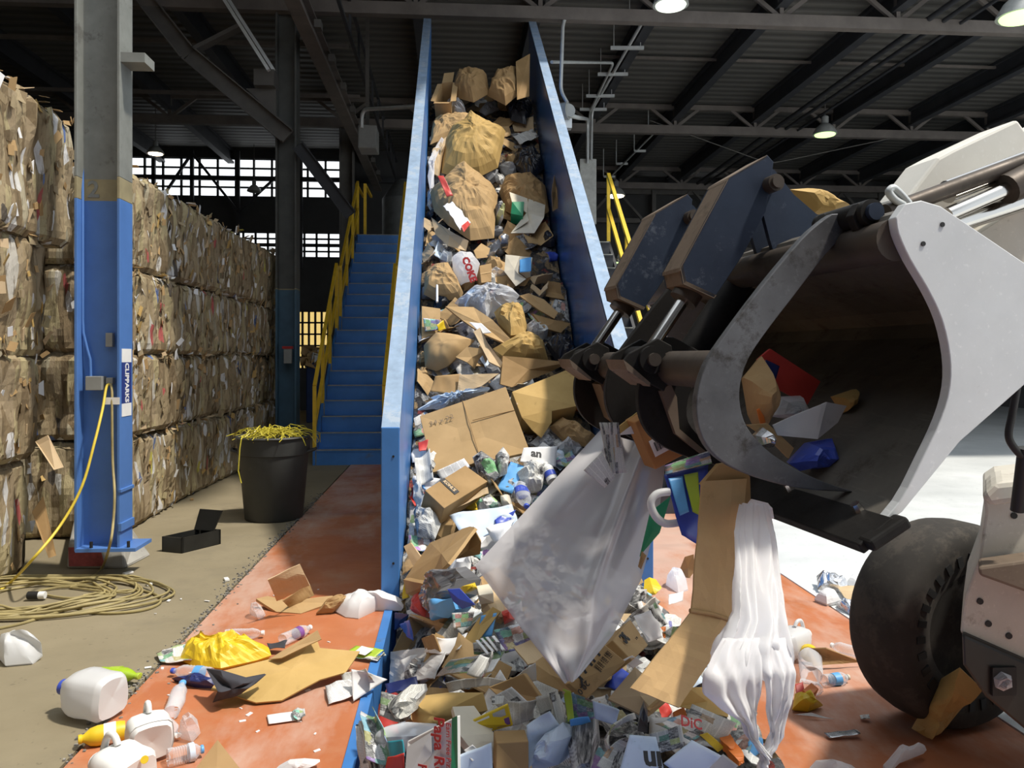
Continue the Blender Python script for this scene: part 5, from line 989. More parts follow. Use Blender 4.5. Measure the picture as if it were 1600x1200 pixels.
pb, p_, n_ = boxy('paper_mailer', [(636, 1158, .32), (715, 1118, .42), (716, 1225, .26), (628, 1260, .2)], .02, m_np2, 'white printed pizza mailer with red lettering and a green edge', 'packaging', short='pizza mailer')
l = lambda i, j, h=.003: (p_[0] * (1 - i) + p_[1] * i) * (1 - j) + (p_[3] * (1 - i) + p_[2] * i) * j + n_ * h
b = MB(); b.add([l(.9, 0), l(1, 0), l(1, 1), l(.88, 1)], [(0, 1, 2, 3)]); b.build('green_edge', m_green, pb, solid=.001)
b = MB(); b.add([l(.02, .1), l(.5, .05), l(.52, .4), l(.2, .6), l(.02, .7)], [(0, 1, 2, 3, 4)]); b.build('photo_panel', m_np3, pb, solid=.001)
dn_ = (p_[2] - p_[1]); rt = (p_[1] - p_[0])
text('Papa Rew', .052, l(.66, .42, .004), dn_, rt, m_redink, pb, .0012); text('Earn Free Pizza', .024, l(.84, .42, .004), dn_, rt, m_redink, pb); text('FREE', .045, l(.36, .72, .004), dn_, rt, m_redink, pb, .001)
sheet('pale_blue_paper', [(712, 1182, .3), (768, 1160, .34), (770, 1215, .24), (716, 1222, .22)], m_bluep, 'plain pale blue sheet at the lower frame edge', 'paper', .006, short='plain pale blue sheet')
sheet('pale_blue_form', [(724, 1172, .3), (738, 1164, .32), (756, 1178, .28), (738, 1190, .28)], m_letter, 'small blue-ruled form behind the plain pale blue sheet', 'form', .006, short='blue-ruled form')
blob('cream_paper_bag', [(716, 1160, .2), (720, 1150, .24), (772, 1146, .24), (775, 1170, .18), (730, 1180, .16)], m_cream, 'cream crumpled paper under the yellow-bordered card', 'paper', .05, .03, 10, short='cream crumpled paper')
boxy('closed_carton', [(775, 1160, .28), (826, 1158, .3), (826, 1215, .18), (774, 1215, .18)], .1, m_card2, 'plain brown carton at the lower edge between blue sheets', 'box', short='plain lower carton')
sheet('grey_white_letter', [(796, 1092, .26), (840, 1092, .28), (836, 1120, .2), (800, 1132, .2)], m_letter, 'crumpled pale letter beside the barcode letter', 'letter', .03, short='crumpled pale letter')
sheet('pale_blue_paper', [(822, 1130, .3), (858, 1108, .32), (880, 1140, .24), (824, 1200, .18)], m_bluep, 'crumpled pale blue paper with a hole at the edge, bottom of the pit', 'paper', .03, 7, short='holed blue paper', n=14)
blob('crumpled_newspaper', [(860, 1140, .24), (880, 1128, .28), (892, 1150, .24), (872, 1195, .16), (832, 1205, .14)], m_bluep, 'torn pale blue grey paper strip running to the lower edge', 'paper', .05, .05, 12, short='torn blue strip')
# layered newspaper stack seen on its edge
for k in range(7): sheet('newspaper_layer', [(852 + k * 2.5, 1084 + k * 3, .3 - k * .02), (876 + k * 1.5, 1080 + k * 4, .34 - k * .02), (886 - k * 1.5, 1130, .24), (866 + k * 2, 1134, .22)], m_np, '%s leaf of the bent grey newspaper stack' % ('outermost', 'second', 'third', 'fourth', 'fifth', 'sixth', 'innermost')[k], 'newspaper', .004, curl=.06, group='bent newspaper leaves', short='grey leaf', n=8)
gs = sheet('supermarket_flyer', [(880, 1078, .34), (926, 1094, .34), (930, 1120, .28), (888, 1128, .26)], m_ad2, 'grocery flyer with green border and fruit pictures', 'flyer', .012, short='grocery flyer')
sheet('green_border', [(880, 1076, .355), (892, 1080, .355), (898, 1126, .28), (888, 1128, .28)], m_lime, '', '', .006, parent=gs)
sheet('flyer_page', [(926, 1092, .34), (968, 1108, .32), (962, 1130, .26), (930, 1120, .28)], m_bluep, 'pale blue page of the grocery flyer fold', 'flyer', .012, short='pale flyer page')
sheet('blue_yellow_packet', [(890, 1124, .3), (920, 1120, .3), (925, 1132, .26), (892, 1136, .26)], m_sky, 'blue packet under the grocery flyer', 'packaging', .008, short='blue packet')
blob('crumpled_newspaper', [(886, 1160, .2), (900, 1140, .26), (930, 1136, .28), (938, 1160, .22), (925, 1172, .18), (900, 1176, .16)], m_np3, 'crumpled grey newspaper ball with white torn edge', 'newspaper', .1, .06, 12, short='grey newspaper ball')
sheet('newspaper', [(934, 1160, .3), (972, 1108, .34), (980, 1118, .32), (942, 1175, .24)], m_np, 'twisted newspaper edge pointing to the black spike', 'newspaper', .02, curl=.04, short='twisted newspaper')
card('black_plastic_piece', [(996, 1142, .3), (1000, 1120, .4), (1006, 1104, .46), (1012, 1122, .4), (1012, 1144, .28)], m_blackbag, 'black pointed plastic piece standing up among the newspapers', 'plastic', .02, short='black spike')
sheet('newspaper', [(930, 1192, .26), (974, 1148, .32), (988, 1152, .32), (966, 1210, .2)], m_np3, 'newspaper with a dark photo bent lengthwise at the lower edge', 'newspaper', .02, curl=.04, short='bent photo newspaper')
np_ = sheet('newspaper', [(984, 1148, .34), (1022, 1150, .34), (1040, 1215, .24), (962, 1215, .24)], m_bluep, 'pale blue tinted newspaper page with black headline letters', 'newspaper', .01, short='headline newspaper', n=14)
q = Hp(1020, 1188, .3); text('in', .075, P(1020, 1189, (q - CAM).dot(FWD) - .05), (-1, -.05, .1), (0, -.6, -.7), m_ink, np_, .003)
sheet('newspaper', [(1014, 1146, .32), (1064, 1132, .32), (1070, 1165, .26), (1020, 1178, .26)], m_np3, 'newspaper with a dark crowd photo and green strip', 'newspaper', .012, short='crowd photo newspaper')
sheet('white_envelope', [(1036, 1192, .32), (1080, 1155, .36), (1126, 1180, .3), (1080, 1225, .2)], m_bluep, 'clean pale blue envelope at the lower frame edge', 'envelope', .004, short='pale blue envelope')
sheet('grey_card', [(1104, 1200, .25), (1130, 1178, .28), (1152, 1195, .24), (1130, 1220, .18)], m_grey, 'grey silvery card beside the pale blue envelope', 'card', .004, short='grey silvery card')
sheet('colour_newspaper', [(1020, 1130, .2), (1060, 1116, .24), (1110, 1140, .2), (1080, 1158, .16)], m_ad, 'green and yellow advert page near the loader-side pit edge', 'newspaper', .02, short='green advert page')
np_ = sheet('newspaper', [(1080, 1100, .26), (1150, 1130, .2), (1130, 1162, .16), (1068, 1128, .22)], m_np, 'cream newspaper page with red letters by the loader-side pit edge', 'newspaper', .012, short='red-lettered newspaper')
q = Hp(1080, 1130, .26); text('DiC', .045, P(1080, 1130, (q - CAM).dot(FWD) - .04), (1, .1, -.3), (.1, .6, .7), m_redink, np_, .001)
for k, (u, v) in enumerate(((1138, 1164), (1150, 1180))): blob('orange_wrapper', [(u - 12, v - 8, .2), (u + 8, v - 10, .2), (u + 12, v + 8, .16), (u - 8, v + 10, .16)], m_orng, ('upper', 'lower')[k] + ' orange tray wrapper with green blot at the pit corner', 'wrapper', .03, .015, 14, short='orange wrapper')
sheet('yellow_packet', [(1092, 1146, .22), (1104, 1142, .24), (1130, 1165, .18), (1120, 1172, .16)], m_yel, 'yellow strip packet beside the orange wrappers', 'packaging', .01, short='yellow strip packet')
# printed cartons on the loader side of the pit
tb, p_, n_ = boxy('litter_carton', [(888, 1068, .26), (941, 1004, .36), (978, 1034, .30), (916, 1092, .2)], .12, m_card1, 'brown carton printed with bold black capitals, under the film tip', 'box', short='bold-printed carton')
ya = (p_[0] - p_[3]).normalized(); xa = (p_[0] - p_[1]).normalized()
l = lambda i, j: (p_[0] * (1 - i) + p_[1] * i) * (1 - j) + (p_[3] * (1 - i) + p_[2] * i) * j + n_ * .003
text('TIDY', .066, l(.5, .2), xa, -ya, m_ink, tb, .001); text('11620.0', .03, l(.24, .55), xa, -ya, m_ink, tb, .0004)
for k in range(4): text('NET WT 35 LB', .012, l(.74, .34 + .08 * k), xa, -ya, m_ink, tb)
hb, p_, n_ = boxy('printed_carton', [(957, 1000, .34), (985, 968, .4), (1013, 1008, .32), (988, 1032, .28)], .1, m_card1, 'brown carton with black round symbol behind the bold-printed carton', 'box', short='symbol carton')
l = lambda i, j: (p_[0] * (1 - i) + p_[1] * i) * (1 - j) + (p_[3] * (1 - i) + p_[2] * i) * j + n_ * .003
text('3C', .06, l(.35, .25), p_[0] - p_[1], p_[0] - p_[3], m_ink, hb, .004); text('x w', .02, l(.7, .55), p_[1] - p_[0], p_[0] - p_[3], m_ink, hb)
card('cardboard_sheet', [(950, 1092, .2), (992, 1042, .28), (1040, 1082, .24), (1018, 1108, .2), (1004, 1118, .16)], m_card3, 'pale tan board with drawn lines beside the bold-printed carton', 'cardboard', .015, short='drawn-line board')
p0 = Hp(1012, 1102, .27); text('v 35', .07, P(1012, 1103, (p0 - CAM).dot(FWD) - .04), (.9, .3, .3), (-.2, .8, .5), m_ink, C.objects[-1] if False else None, .002, name='printed_number') if False else None
for k in range(3): card('cardboard_layer', [(1004 + k * 5, 1116 - k * 3, .24), (1036 + k * 5, 1088 - k * 2, .28), (1040 + k * 5, 1092 - k * 2, .26), (1008 + k * 5, 1122 - k * 3, .2)], m_card2, '%s edge of the layered boards beside the drawn-line board' % ('front', 'middle', 'rear')[k], 'cardboard', .008, group='layered board edges', short='layered edge')
card('cardboard_sheet', [(1060, 1104, .15), (1075, 1074, .22), (1140, 1072, .18), (1138, 1120, .1), (1100, 1112, .14)], m_card4, 'flat golden board at the loader-side pit edge under the white bag', 'cardboard', short='flat golden board')
blob('white_paper_wad', [(966, 996, .3), (978, 986, .32), (992, 1002, .28), (985, 1012, .26)], m_paper, 'crumpled white tissue between the printed cartons', 'tissue', .05, .04, 16, short='white tissue wad')
sheet('white_card', [(968, 1032, .28), (988, 1024, .3), (1004, 1034, .26), (990, 1044, .24)], m_paper, 'bright white card between the printed cartons', 'card', .004, short='bright white card')
sheet('white_plastic_bag', [(982, 966, .34), (1010, 956, .38), (1026, 1000, .28), (1006, 1004, .28)], m_bag, 'white lilac plastic sheet folded behind the symbol carton', 'bag', .02, curl=.04, short='lilac plastic sheet')
sheet('white_paper', [(1044, 930, .2), (1067, 925, .22), (1066, 940, .18), (1044, 946, .16)], m_paper, 'small white sheet near the right wall foot', 'paper', .006, short='small white sheet')
blob('white_plastic_bag', [(1040, 914, .01), (1050, 900, .05), (1072, 904, .05), (1075, 920, .02), (1060, 927, .01)], m_bag, 'white crumpled plastic bag near the right wall foot', 'bag', .08, .04, 10, short='wall-foot bag')
card('cardboard_flap', [(1058, 900, .0), (1070, 870, .16), (1084, 866, .18), (1086, 892, .06), (1076, 905, .0)], m_card2, 'torn brown board standing behind the hanging board strip', 'cardboard', short='torn standing board')
blob('yellow_packet', [(1006, 920, .12), (1018, 913, .16), (1034, 918, .14), (1020, 926, .1)], m_yel, 'yellow and white packet near the right wall foot', 'packaging', .04, .02, 14, short='wall-foot yellow packet')
card('cardboard_flap', [(986, 890, .25), (992, 884, .28), (1006, 910, .16), (988, 920, .14)], m_card3, 'cream board with dark print at the right wall post', 'cardboard', short='cream wall board')
sheet('newspaper', [(968, 975, .26), (1020, 930, .3), (1032, 940, .26), (984, 985, .2)], m_np, 'long folded newspaper pointing to the right wall foot', 'newspaper', .015, short='long pointing newspaper')
sheet('newspaper', [(1014, 950, .25), (1026, 940, .28), (1044, 975, .2), (1024, 985, .2)], m_np3, 'dark crumpled newspaper strips behind the hanging board', 'newspaper', .03, 12, short='dark newspaper strips')
sheet('red_white_packet', [(1050, 1112, .2), (1068, 1104, .22), (1072, 1116, .18), (1052, 1122, .18)], m_orng, 'small red white packet under the tip of the hanging board', 'packaging', .006, short='red white packet')
# ------------------------------------------------------------------ litter on the deck and concrete at the stair side
def F(u, v, z=0.0): return (u, v, K, z)
def fb(name, out, mat, label, cat, **kw): return blob(name, [F(*c) for c in out], mat, label, cat, **kw)
jug('milk_jug', G(178, 1090, .105), G(98, 1073, .115), .10, m_jug, 'translucent milky jug lying at the edge of the orange deck', 'jug', m_royal, False, .12, short='milky jug')
fb('crushed_jug', [(-8, 1022, .02), (2, 1000, .05), (14, 999, .06), (30, 1008, .05), (44, 1002, .1), (52, 992, .14), (64, 1004, .1), (66, 1022, .03), (50, 1036, .01), (8, 1040, .01)], m_jug, 'crushed white plastic jug on the concrete at the frame edge', 'jug', bulge=.09, crump=.03, freq=7, smooth=50)
bottle('soda_bottle', G(158, 1052, .04), G(218, 1057, .04), .042, m_grnpet, 'crushed lime green bottle behind the milky jug', 'bottle', m_lime, m_lime, .25, 'soda')
bottle('cleaner_bottle', G(196, 1140, .045), G(122, 1156, .04), .042, m_yel, 'yellow bottle with white label on the deck edge', 'bottle', m_yel, m_label, .05, 'soda')
jug('detergent_jug', G(238, 1162, .09), G(225, 1128, .12), .09, m_cream if False else m_white, 'upper white detergent jug lying beside the yellow bottle', 'jug', m_paper, True, .06)
dj = jug('detergent_jug', G(215, 1222, .09), G(150, 1190, .11), .10, m_white, 'lower white detergent jug with blue and yellow label at the frame edge', 'jug', m_paper, True, .06)
q = P(188, 1186, (G(200, 1195, .1) - CAM).dot(FWD) - .05)
b = MB(); b.add([P(170, 1172, 2.9), P(222, 1172, 2.9), P(222, 1200, 2.86), P(172, 1200, 2.86)], [(0, 1, 2, 3)]); b.build('jug_label', m_letter, dj, solid=.001)
b = MB(); b.lathe([(0.0001, .002), (.014, .002), (.014, 0)], 14, Matrix.Translation(P(226, 1187, 2.84)) @ Matrix.Rotation(.9, 4, 'X')); b.build('yellow_spot', m_yel, dj)
bottle('water_bottle', G(268, 1114, .035), G(286, 1066, .035), .036, m_pet, 'clear bottle with blue cap pointing away, between jugs and dark cloth', 'bottle', m_sky, None, .12, short='blue-capped clear bottle')
bottle('water_bottle', G(240, 1122, .035), G(278, 1150, .03), .036, m_pet, 'crushed clear bottle above the detergent jugs', 'bottle', m_white, None, .3)
fb('crumpled_bottle', [(280, 1150, .02), (290, 1128, .05), (308, 1124, .06), (312, 1140, .04), (298, 1156, .02)], m_pet, 'crumpled clear bottle beside the detergent jugs', 'bottle', bulge=.06, crump=.03, freq=20, smooth=0)
bottle('water_bottle', G(262, 1184, .036), G(318, 1170, .036), .037, m_pet, 'clear ribbed bottle with pale blue label near the lower edge', 'bottle', m_sky, m_bluep, .08, lab0=.8, lab1=.95)
bottle('water_bottle', G(330, 1053, .035), G(268, 1048, .033), .035, m_pet, 'clear bottle with blue label beside the yellow plastic bag', 'bottle', m_royal, m_sky, .12, lab0=.45, lab1=.62)
bottle('water_bottle', G(352, 992, .033), G(413, 989, .033), .034, m_pet, 'clear ribbed bottle lying above the yellow plastic bag', 'bottle', m_white, None, .1)
fb('plastic_cup', [(350, 1005, .02), (354, 993, .05), (374, 990, .06), (380, 1000, .04), (372, 1008, .02)], m_pet, 'squashed clear cup touching the yellow plastic bag', 'cup', bulge=.05, crump=.012, freq=16)
bottle('water_bottle', G(442, 1000, .035), G(486, 980, .04), .037, m_pet, 'clear bottle with pink label leaning on the kraft paper', 'bottle', m_white, m_purple, .15, lab0=.7, lab1=.85)
blob('yellow_plastic_bag', [F(280, 1030, .02), F(292, 1002, .05), F(302, 995, .08), F(320, 1005, .06), F(345, 1008, .05), F(380, 1006, .05), F(420, 1012, .04), F(424, 1024, .03), F(400, 1032, .02), F(345, 1044, .02), F(300, 1040, .01)], m_yel, 'crumpled bright yellow plastic bag on the orange deck', 'bag', .055, .05, 13, st=.02, rings=10)
sheet('newspaper', [F(244, 1024, .01), F(300, 1004, .03), (300, 1036, K, .02), F(252, 1038, .01)], m_ad, 'folded colour newspaper sticking out beside the yellow plastic bag', 'newspaper', .015)
sheet('black_can', [F(418, 1008, .03), F(450, 1004, .05), F(446, 1016, .03), F(422, 1018, .02)], m_char, 'crushed dark can between yellow bag and kraft paper', 'can', .02)
card('kraft_paper', [F(330, 1076, .05), F(352, 1048, .10), F(420, 1030, .12), F(492, 990, .20), F(500, 1012, .14), F(562, 1018, .10), F(540, 1050, .06), F(500, 1062, .05), F(440, 1094, .02), F(400, 1098, .02)], m_card4, 'large flat brown kraft sheet with raised edge on the orange deck', 'paper', .008)
card('kraft_flap', [F(420, 1030, .125), F(496, 984, .24), F(502, 998, .2), F(440, 1028, .14)], m_card1, 'raised curled edge of kraft paper beside the pink-labelled bottle', 'paper', .006)
blob('dark_cloth', [F(332, 1098, .02), F(340, 1080, .1), F(322, 1045, .14), F(345, 1048, .16), F(385, 1060, .13), F(416, 1054, .12), F(400, 1068, .1), F(380, 1080, .06), F(350, 1092, .03)], m_char, 'charcoal grey cloth rag lying over the kraft sheet', 'cloth', .04, .03, 7, smooth=50)
blob('dark_cloth', [F(268, 1060, .02), F(300, 1054, .04), F(340, 1062, .05), F(338, 1072, .03), F(300, 1070, .02)], m_navyc, 'flat navy sleeve stretched under the blue-labelled bottle', 'cloth', .02, .02, 9)
sheet('cardboard_flap', [F(418, 905, .28), F(468, 880, .34), F(484, 914, .2), F(432, 938, .10)], m_card3, 'pale worn cardboard flap standing upright on the deck', 'cardboard', .008, th=.006)
card('cardboard_tray', [F(400, 936, .06), F(418, 932, .07), F(440, 944, .03), F(480, 936, .05), F(520, 930, .06), F(518, 942, .02), F(470, 958, .01), F(432, 956, .01)], m_card1, 'torn brown carton base under the pale worn flap', 'cardboard', .02)
sheet('cardboard_flap', [F(440, 938, .1), F(482, 912, .14), F(490, 930, .06), F(450, 948, .03)], m_card2, 'shaded inner flap between the pale flap and torn carton base', 'cardboard', .01, th=.006)
blob('torn_cardboard', [F(494, 958, .02), F(506, 942, .07), F(546, 932, .06), F(544, 944, .03), F(520, 956, .02)], m_card2, 'ragged brown cardboard strip beside the white tissue', 'cardboard', .05, .05, 12)
fb('white_tissue', [(520, 952, .02), (528, 938, .05), (560, 934, .06), (600, 936, .05), (632, 938, .04), (630, 950, .03), (590, 950, .02), (560, 966, .01), (540, 964, .01)], m_tissue, 'white crumpled tissue heap lying at the wall post', 'tissue', bulge=.08, crump=.03, freq=9, smooth=40)
sheet('white_paper', [F(548, 932, .07), F(596, 922, .07), F(602, 936, .05), F(556, 942, .04)], m_paper, 'flat white sheet above the white tissue heap', 'paper', .01)
fb('crushed_cup', [(390, 958, .02), (394, 948, .05), (408, 947, .06), (414, 958, .03), (404, 968, .01)], m_pet, 'clear round crushed cup on the bare deck', 'cup', bulge=.05, crump=.02, freq=18)
sheet('magazine', [F(542, 1022, .03), F(556, 1008, .05), F(600, 1016, .05), F(580, 1032, .02)], m_lime, 'small green leaflet near the pit edge', 'leaflet', .008)
sheet('leaflet', [F(552, 1020, .045), F(565, 1010, .06), F(584, 1014, .06), F(570, 1024, .04)], m_paper, 'white corner of paper lying on the green leaflet', 'paper', .004)
sheet('newspaper', [F(546, 1030, .01), F(590, 1034, .02), F(600, 1020, .04), F(604, 1026, .02)], m_ad, 'red and grey newspaper scrap under the green leaflet', 'newspaper', .01)
sheet('white_paper', [F(508, 1072, .02), F(545, 1062, .06), F(576, 1080, .03), F(514, 1102, .01)], m_letter, 'white printed sheet bent open on the deck edge', 'paper', .01)
sheet('white_paper', [F(548, 1046, .12), F(570, 1050, .12), F(604, 1062, .05), F(552, 1096, .015)], m_paper, 'white folded sheet reaching over the pit edge', 'paper', .012)
sheet('grey_paper_curl', [F(536, 1052, .04), F(580, 1044, .14), F(592, 1066, .08), F(548, 1070, .03)], m_np2, 'curled greyish paper above the bent printed sheet', 'paper', .01, curl=.03)
sheet('paper_ticket', [F(417, 1118, .012), F(458, 1112, .012), F(462, 1126, .012), F(420, 1132, .012)], m_paper, 'clean white ticket on the bare orange deck', 'ticket', .002)
sheet('dark_stub', [F(456, 1112, .02), F(476, 1108, .03), F(478, 1122, .02), F(460, 1126, .015)], m_np3, 'dark crumpled stub at the end of the white ticket', 'ticket', .015, 20)
card('cardboard_flap', [F(306, 1200, .06), F(340, 1156, .14), F(382, 1210, .04), F(330, 1225, .02)], m_card1, 'brown carton corner pointing up at the lower frame edge', 'cardboard', .006)
fb('white_tissue', [(432, 1200, .01), (450, 1190, .04), (474, 1188, .05), (500, 1190, .03), (470, 1198, .02), (450, 1206, .01)], m_tissue, 'torn white tissue strip at the lower frame edge', 'tissue', bulge=.03, crump=.02, freq=14)
rg = random.Random(77)
for k in range(34):
    u = rg.uniform(210, 590); v = rg.uniform(915, 1190); q = G(u, v)
    if q.x < -1.9 or q.x > -.45: continue
    s_ = rg.uniform(.006, .018); a = rg.uniform(0, 3); b = MB(); b.box(q + V((0, 0, .006)), (s_ * 2.2, s_, .003), Matrix.Rotation(a, 3, 'Z') @ Matrix.Rotation(.15, 3, 'X'))
    o = b.build('paper_fleck', m_paper, None); tag(o, 'tiny white paper fleck scattered on the orange deck or beige concrete', 'scrap', 'paper flecks on the deck')
for k, (u, v) in enumerate(((648 - 200, 947), (200, 895), (354, 905), (328, 806), (236, 912), (300, 780))):
    q = G(u, v, .01); b = MB(); b.box(q, (.07, .03, .012), Matrix.Rotation(k, 3, 'Z')); o = b.build('paper_scrap', m_label if k != 5 else m_card2, None); tag(o, 'small flat paper scrap lying on the bare floor away from the heap', 'scrap', 'floor scraps')
# ------------------------------------------------------------------ litter on the deck at the loader side
jug('water_jug', G(1222, 1010, .08), G(1262, 990, .09), .075, m_jug, 'clear white jug beside the hanging white bag', 'jug', m_white, True, .12)
bottle('plastic_jar', G(1268, 1056, .045), G(1264, 1018, .06), .055, m_pet, 'clear jar with yellow lid behind the hanging white bag', 'jar', m_yel, None, .08, 'jar')
bottle('water_bottle', G(1288, 1064, .03), G(1326, 1058, .03), .032, m_pet, 'small clear bottle with pale blue label on the loader-side deck', 'bottle', m_cream, m_sky, .1, lab0=.55, lab1=.8)
bottle('water_bottle', G(1346, 1022, .033), G(1298, 1008, .035), .035, m_pet, 'clear bottle lying in front of the tyre', 'bottle', m_white, None, .15)
bottle('plastic_bottle', G(1250, 1072, .04), G(1290, 1078, .04), .042, m_pet, 'crushed clear bottle below the yellow-lidded jar', 'bottle', None, None, .3)
sheet('cardboard_flap', [F(1262, 1012, .10), F(1290, 1012, .12), F(1346, 1034, .03), F(1270, 1040, .03)], m_card2, 'dark flat board propped up in front of the tyre', 'cardboard', .006, th=.006)
fb('yellow_bag', [(1238, 1108, .02), (1242, 1084, .06), (1262, 1078, .08), (1276, 1098, .04), (1286, 1102, .02), (1262, 1112, .01)], m_yel, 'crumpled yellow plastic bag beside the hanging white bag', 'bag', bulge=.05, crump=.03, freq=10)
boxy('orange_box', [F(1254, 1078, .1), F(1268, 1066, .12), F(1280, 1076, .1), F(1266, 1090, .08)], .06, m_orng, 'small orange and red carton near the yellow plastic bag', 'box')
sheet('red_packet', [F(1242, 1070, .08), F(1254, 1066, .09), F(1258, 1084, .05), F(1244, 1086, .05)], m_red, 'small red packet between the yellow bag and the white bag', 'packaging', .006)
fb('foil_wrapper', [(1278, 922, .02), (1276, 900, .06), (1296, 906, .05), (1325, 912, .04), (1310, 922, .02)], m_foil, 'crinkled silver foil wrapper on the pale concrete edge', 'wrapper', bulge=.05, crump=.05, freq=10)
fb('white_polystyrene', [(1272, 936, .02), (1290, 924, .06), (1308, 928, .06), (1314, 938, .03), (1292, 944, .02)], m_paper, 'white foam lump at the edge of the orange deck', 'foam', bulge=.05, crump=.015, freq=7)
sheet('cardboard_sheet', [F(1308, 918, .03), F(1360, 915, .05), F(1352, 950, .03), F(1328, 945, .02)], m_card3, 'pale board lying against the tyre', 'cardboard', .006, th=.006)
fb('foil_wrapper', [(1306, 946, .01), (1318, 936, .04), (1340, 950, .03), (1336, 964, .01)], m_foil, 'silver crumpled wrapper between the pale board and tyre', 'wrapper', bulge=.03, crump=.03, freq=14)
fb('white_paper', [(1322, 912, .02), (1340, 898, .05), (1356, 904, .05), (1346, 916, .02)], m_paper, 'white paper lump behind the silver foil wrapper', 'paper', bulge=.04, crump=.02, freq=10)
sheet('paper_strip', [F(1288, 1148, .01), F(1340, 1143, .02), F(1345, 1150, .02), F(1296, 1155, .01)], m_foil, 'thin silver strip on the shaded deck', 'strip', .01)
sheet('paper_strip', [F(1240, 1118, .01), F(1268, 1114, .03), F(1304, 1124, .01), F(1268, 1119, .02)], m_paper, 'thin white curved strip on the deck beside the bag handle', 'strip', .01)
sheet('paper_scrap', [F(1344, 1120, .01), F(1358, 1118, .02), F(1360, 1124, .02), F(1346, 1126, .01)], m_np2, 'small grey scrap in the tyre shadow', 'scrap', .006)
fb('plastic_bag', [(1260, 1205, .02), (1275, 1188, .06), (1300, 1186, .07), (1330, 1195, .05), (1350, 1210, .03)], m_bag, 'white translucent bag at the lower frame edge, near the bag handle', 'bag', bulge=.05, crump=.03, freq=9)
fb('plastic_bag', [(1380, 1195, .02), (1396, 1178, .05), (1445, 1165, .05), (1448, 1172, .04), (1408, 1188, .03), (1388, 1208, .02)], m_bag, 'twisted white bag strip at the lower edge beside the tyre shadow', 'bag', bulge=.04, crump=.03, freq=12)
fb('brown_paper_bag', [(1424, 1138, .02), (1440, 1110, .10), (1470, 1062, .26), (1500, 1044, .36), (1536, 1078, .28), (1500, 1105, .14), (1480, 1128, .06), (1445, 1150, .02)], m_card4, 'crumpled brown paper bag caught under the loader frame', 'bag', bulge=.08, crump=.04, freq=7, rings=9)
# ------------------------------------------------------------------ the loader with its grapple bucket
PHI = math.radians(7.1); WAX = V((-math.sin(PHI), math.cos(PHI), 0)); XAX = V((math.cos(PHI), math.sin(PHI), 0)); LO = P(1350, 850, 1.9); LO.z = 0
def L(u, v, yl):
    r = ray(u, v); return CAM + r * ((yl - (CAM - LO).dot(WAX)) / r.dot(WAX))
def Ls(pts, yl): return [L(u, v, yl) for u, v in pts]
def at(p, yl): return p + WAX * (yl - (p - LO).dot(WAX))
def m_metal(name, lo, hi, rough, metal, dirt, dlo=.55, sc=3):
    m, nt, b = new_mat(name); vec = coord(nt, 'Object'); c = ramp(nt, ntex(nt, vec, sc, 8, .65), [(.3, lo), (.7, hi)])
    g = ntex(nt, vec, sc * 2.2, 9, .75); c = mix(nt, ramp(nt, g, [(dlo, (0, 0, 0)), (dlo + .1, (.8, .8, .8))]), c, dirt)
    sx = ntex(nt, coord(nt, 'Object', (30, 2, 30)), 2, 4); c = mix(nt, ramp(nt, sx, [(.6, (0, 0, 0)), (.75, (.35, .35, .35))]), c, tuple(min(1, q * 1.5) for q in hi))
    lk(nt, c, b.inputs['Base Color']); b.inputs['Metallic'].default_value = metal; b.inputs['Specular IOR Level'].default_value = .5 if hi[0] > .3 else .22; lk(nt, ramp(nt, g, [(.3, (rough,) * 3), (.7, (min(1, rough + .25),) * 3)]), b.inputs['Roughness']); return m
m_plate = m_metal('bare scuffed bucket steel', (.58, .60, .61), (.70, .72, .73), .42, .2, (.42, .41, .39), .62)
m_bin_in = m_metal('dark dirty bucket inside', (.10, .092, .08), (.17, .155, .135), .5, .3, (.07, .06, .05), .55)
m_tine = m_metal('polished grapple steel', (.07, .07, .075), (.17, .175, .185), .40, .6, (.05, .045, .04), .54)
m_tined = m_metal('dark grapple steel', (.013, .012, .0115), (.026, .024, .022), .5, .3, (.01, .009, .008), .55)
m_cover = m_metal('dark blue cylinder cover', (.015, .023, .043), (.028, .041, .070), .42, .1, (.12, .14, .18), .58)
m_cedge = m_metal('dusty brown cover edge', (.14, .105, .078), (.20, .155, .115), .6, .1, (.10, .08, .06), .55)
m_rod = M('chrome rod', (.62, .60, .57), .16, 1, .05, 4); m_brownst = m_metal('brown oily steel', (.06, .05, .042), (.11, .09, .075), .38, .4, (.06, .05, .04), .55)
m_cab = m_metal('dirty cream loader paint', (.50, .47, .40), (.62, .59, .52), .5, 0, (.26, .22, .17), .58); m_cabl = m_metal('white loader arm paint', (.66, .64, .58), (.78, .76, .70), .4, 0, (.45, .42, .36), .66)
ld = thing('loader', V((2.6, 2.9, 0)), 'skid steer loader with a dark grapple bucket raised over the waste pit', 'loader')
BW = 1.75
def soft(pts, n=3, closed=True):
    vv = [V((q[0], q[1], 0)) for q in pts]; m = len(vv); out = []
    for i in range(m if closed else m - 1):
        a, q, c, e = (vv[(i - 1) % m], vv[i], vv[(i + 1) % m], vv[(i + 2) % m]) if closed else (vv[max(0, i - 1)], vv[i], vv[i + 1], vv[min(m - 1, i + 2)])
        for k in range(n):
            t = k / n; r = .5 * ((2 * q) + (c - a) * t + (2 * a - 5 * q + 4 * c - e) * t * t + (3 * q - a - 3 * c + e) * t ** 3); out.append((r.x, r.y))
    if not closed: out.append((vv[-1].x, vv[-1].y))
    return out
front = [(1400, 340), (1404, 365), (1422, 405), (1450, 452), (1472, 500), (1484, 555), (1484, 605), (1470, 655), (1442, 715), (1405, 785), (1356, 838)]
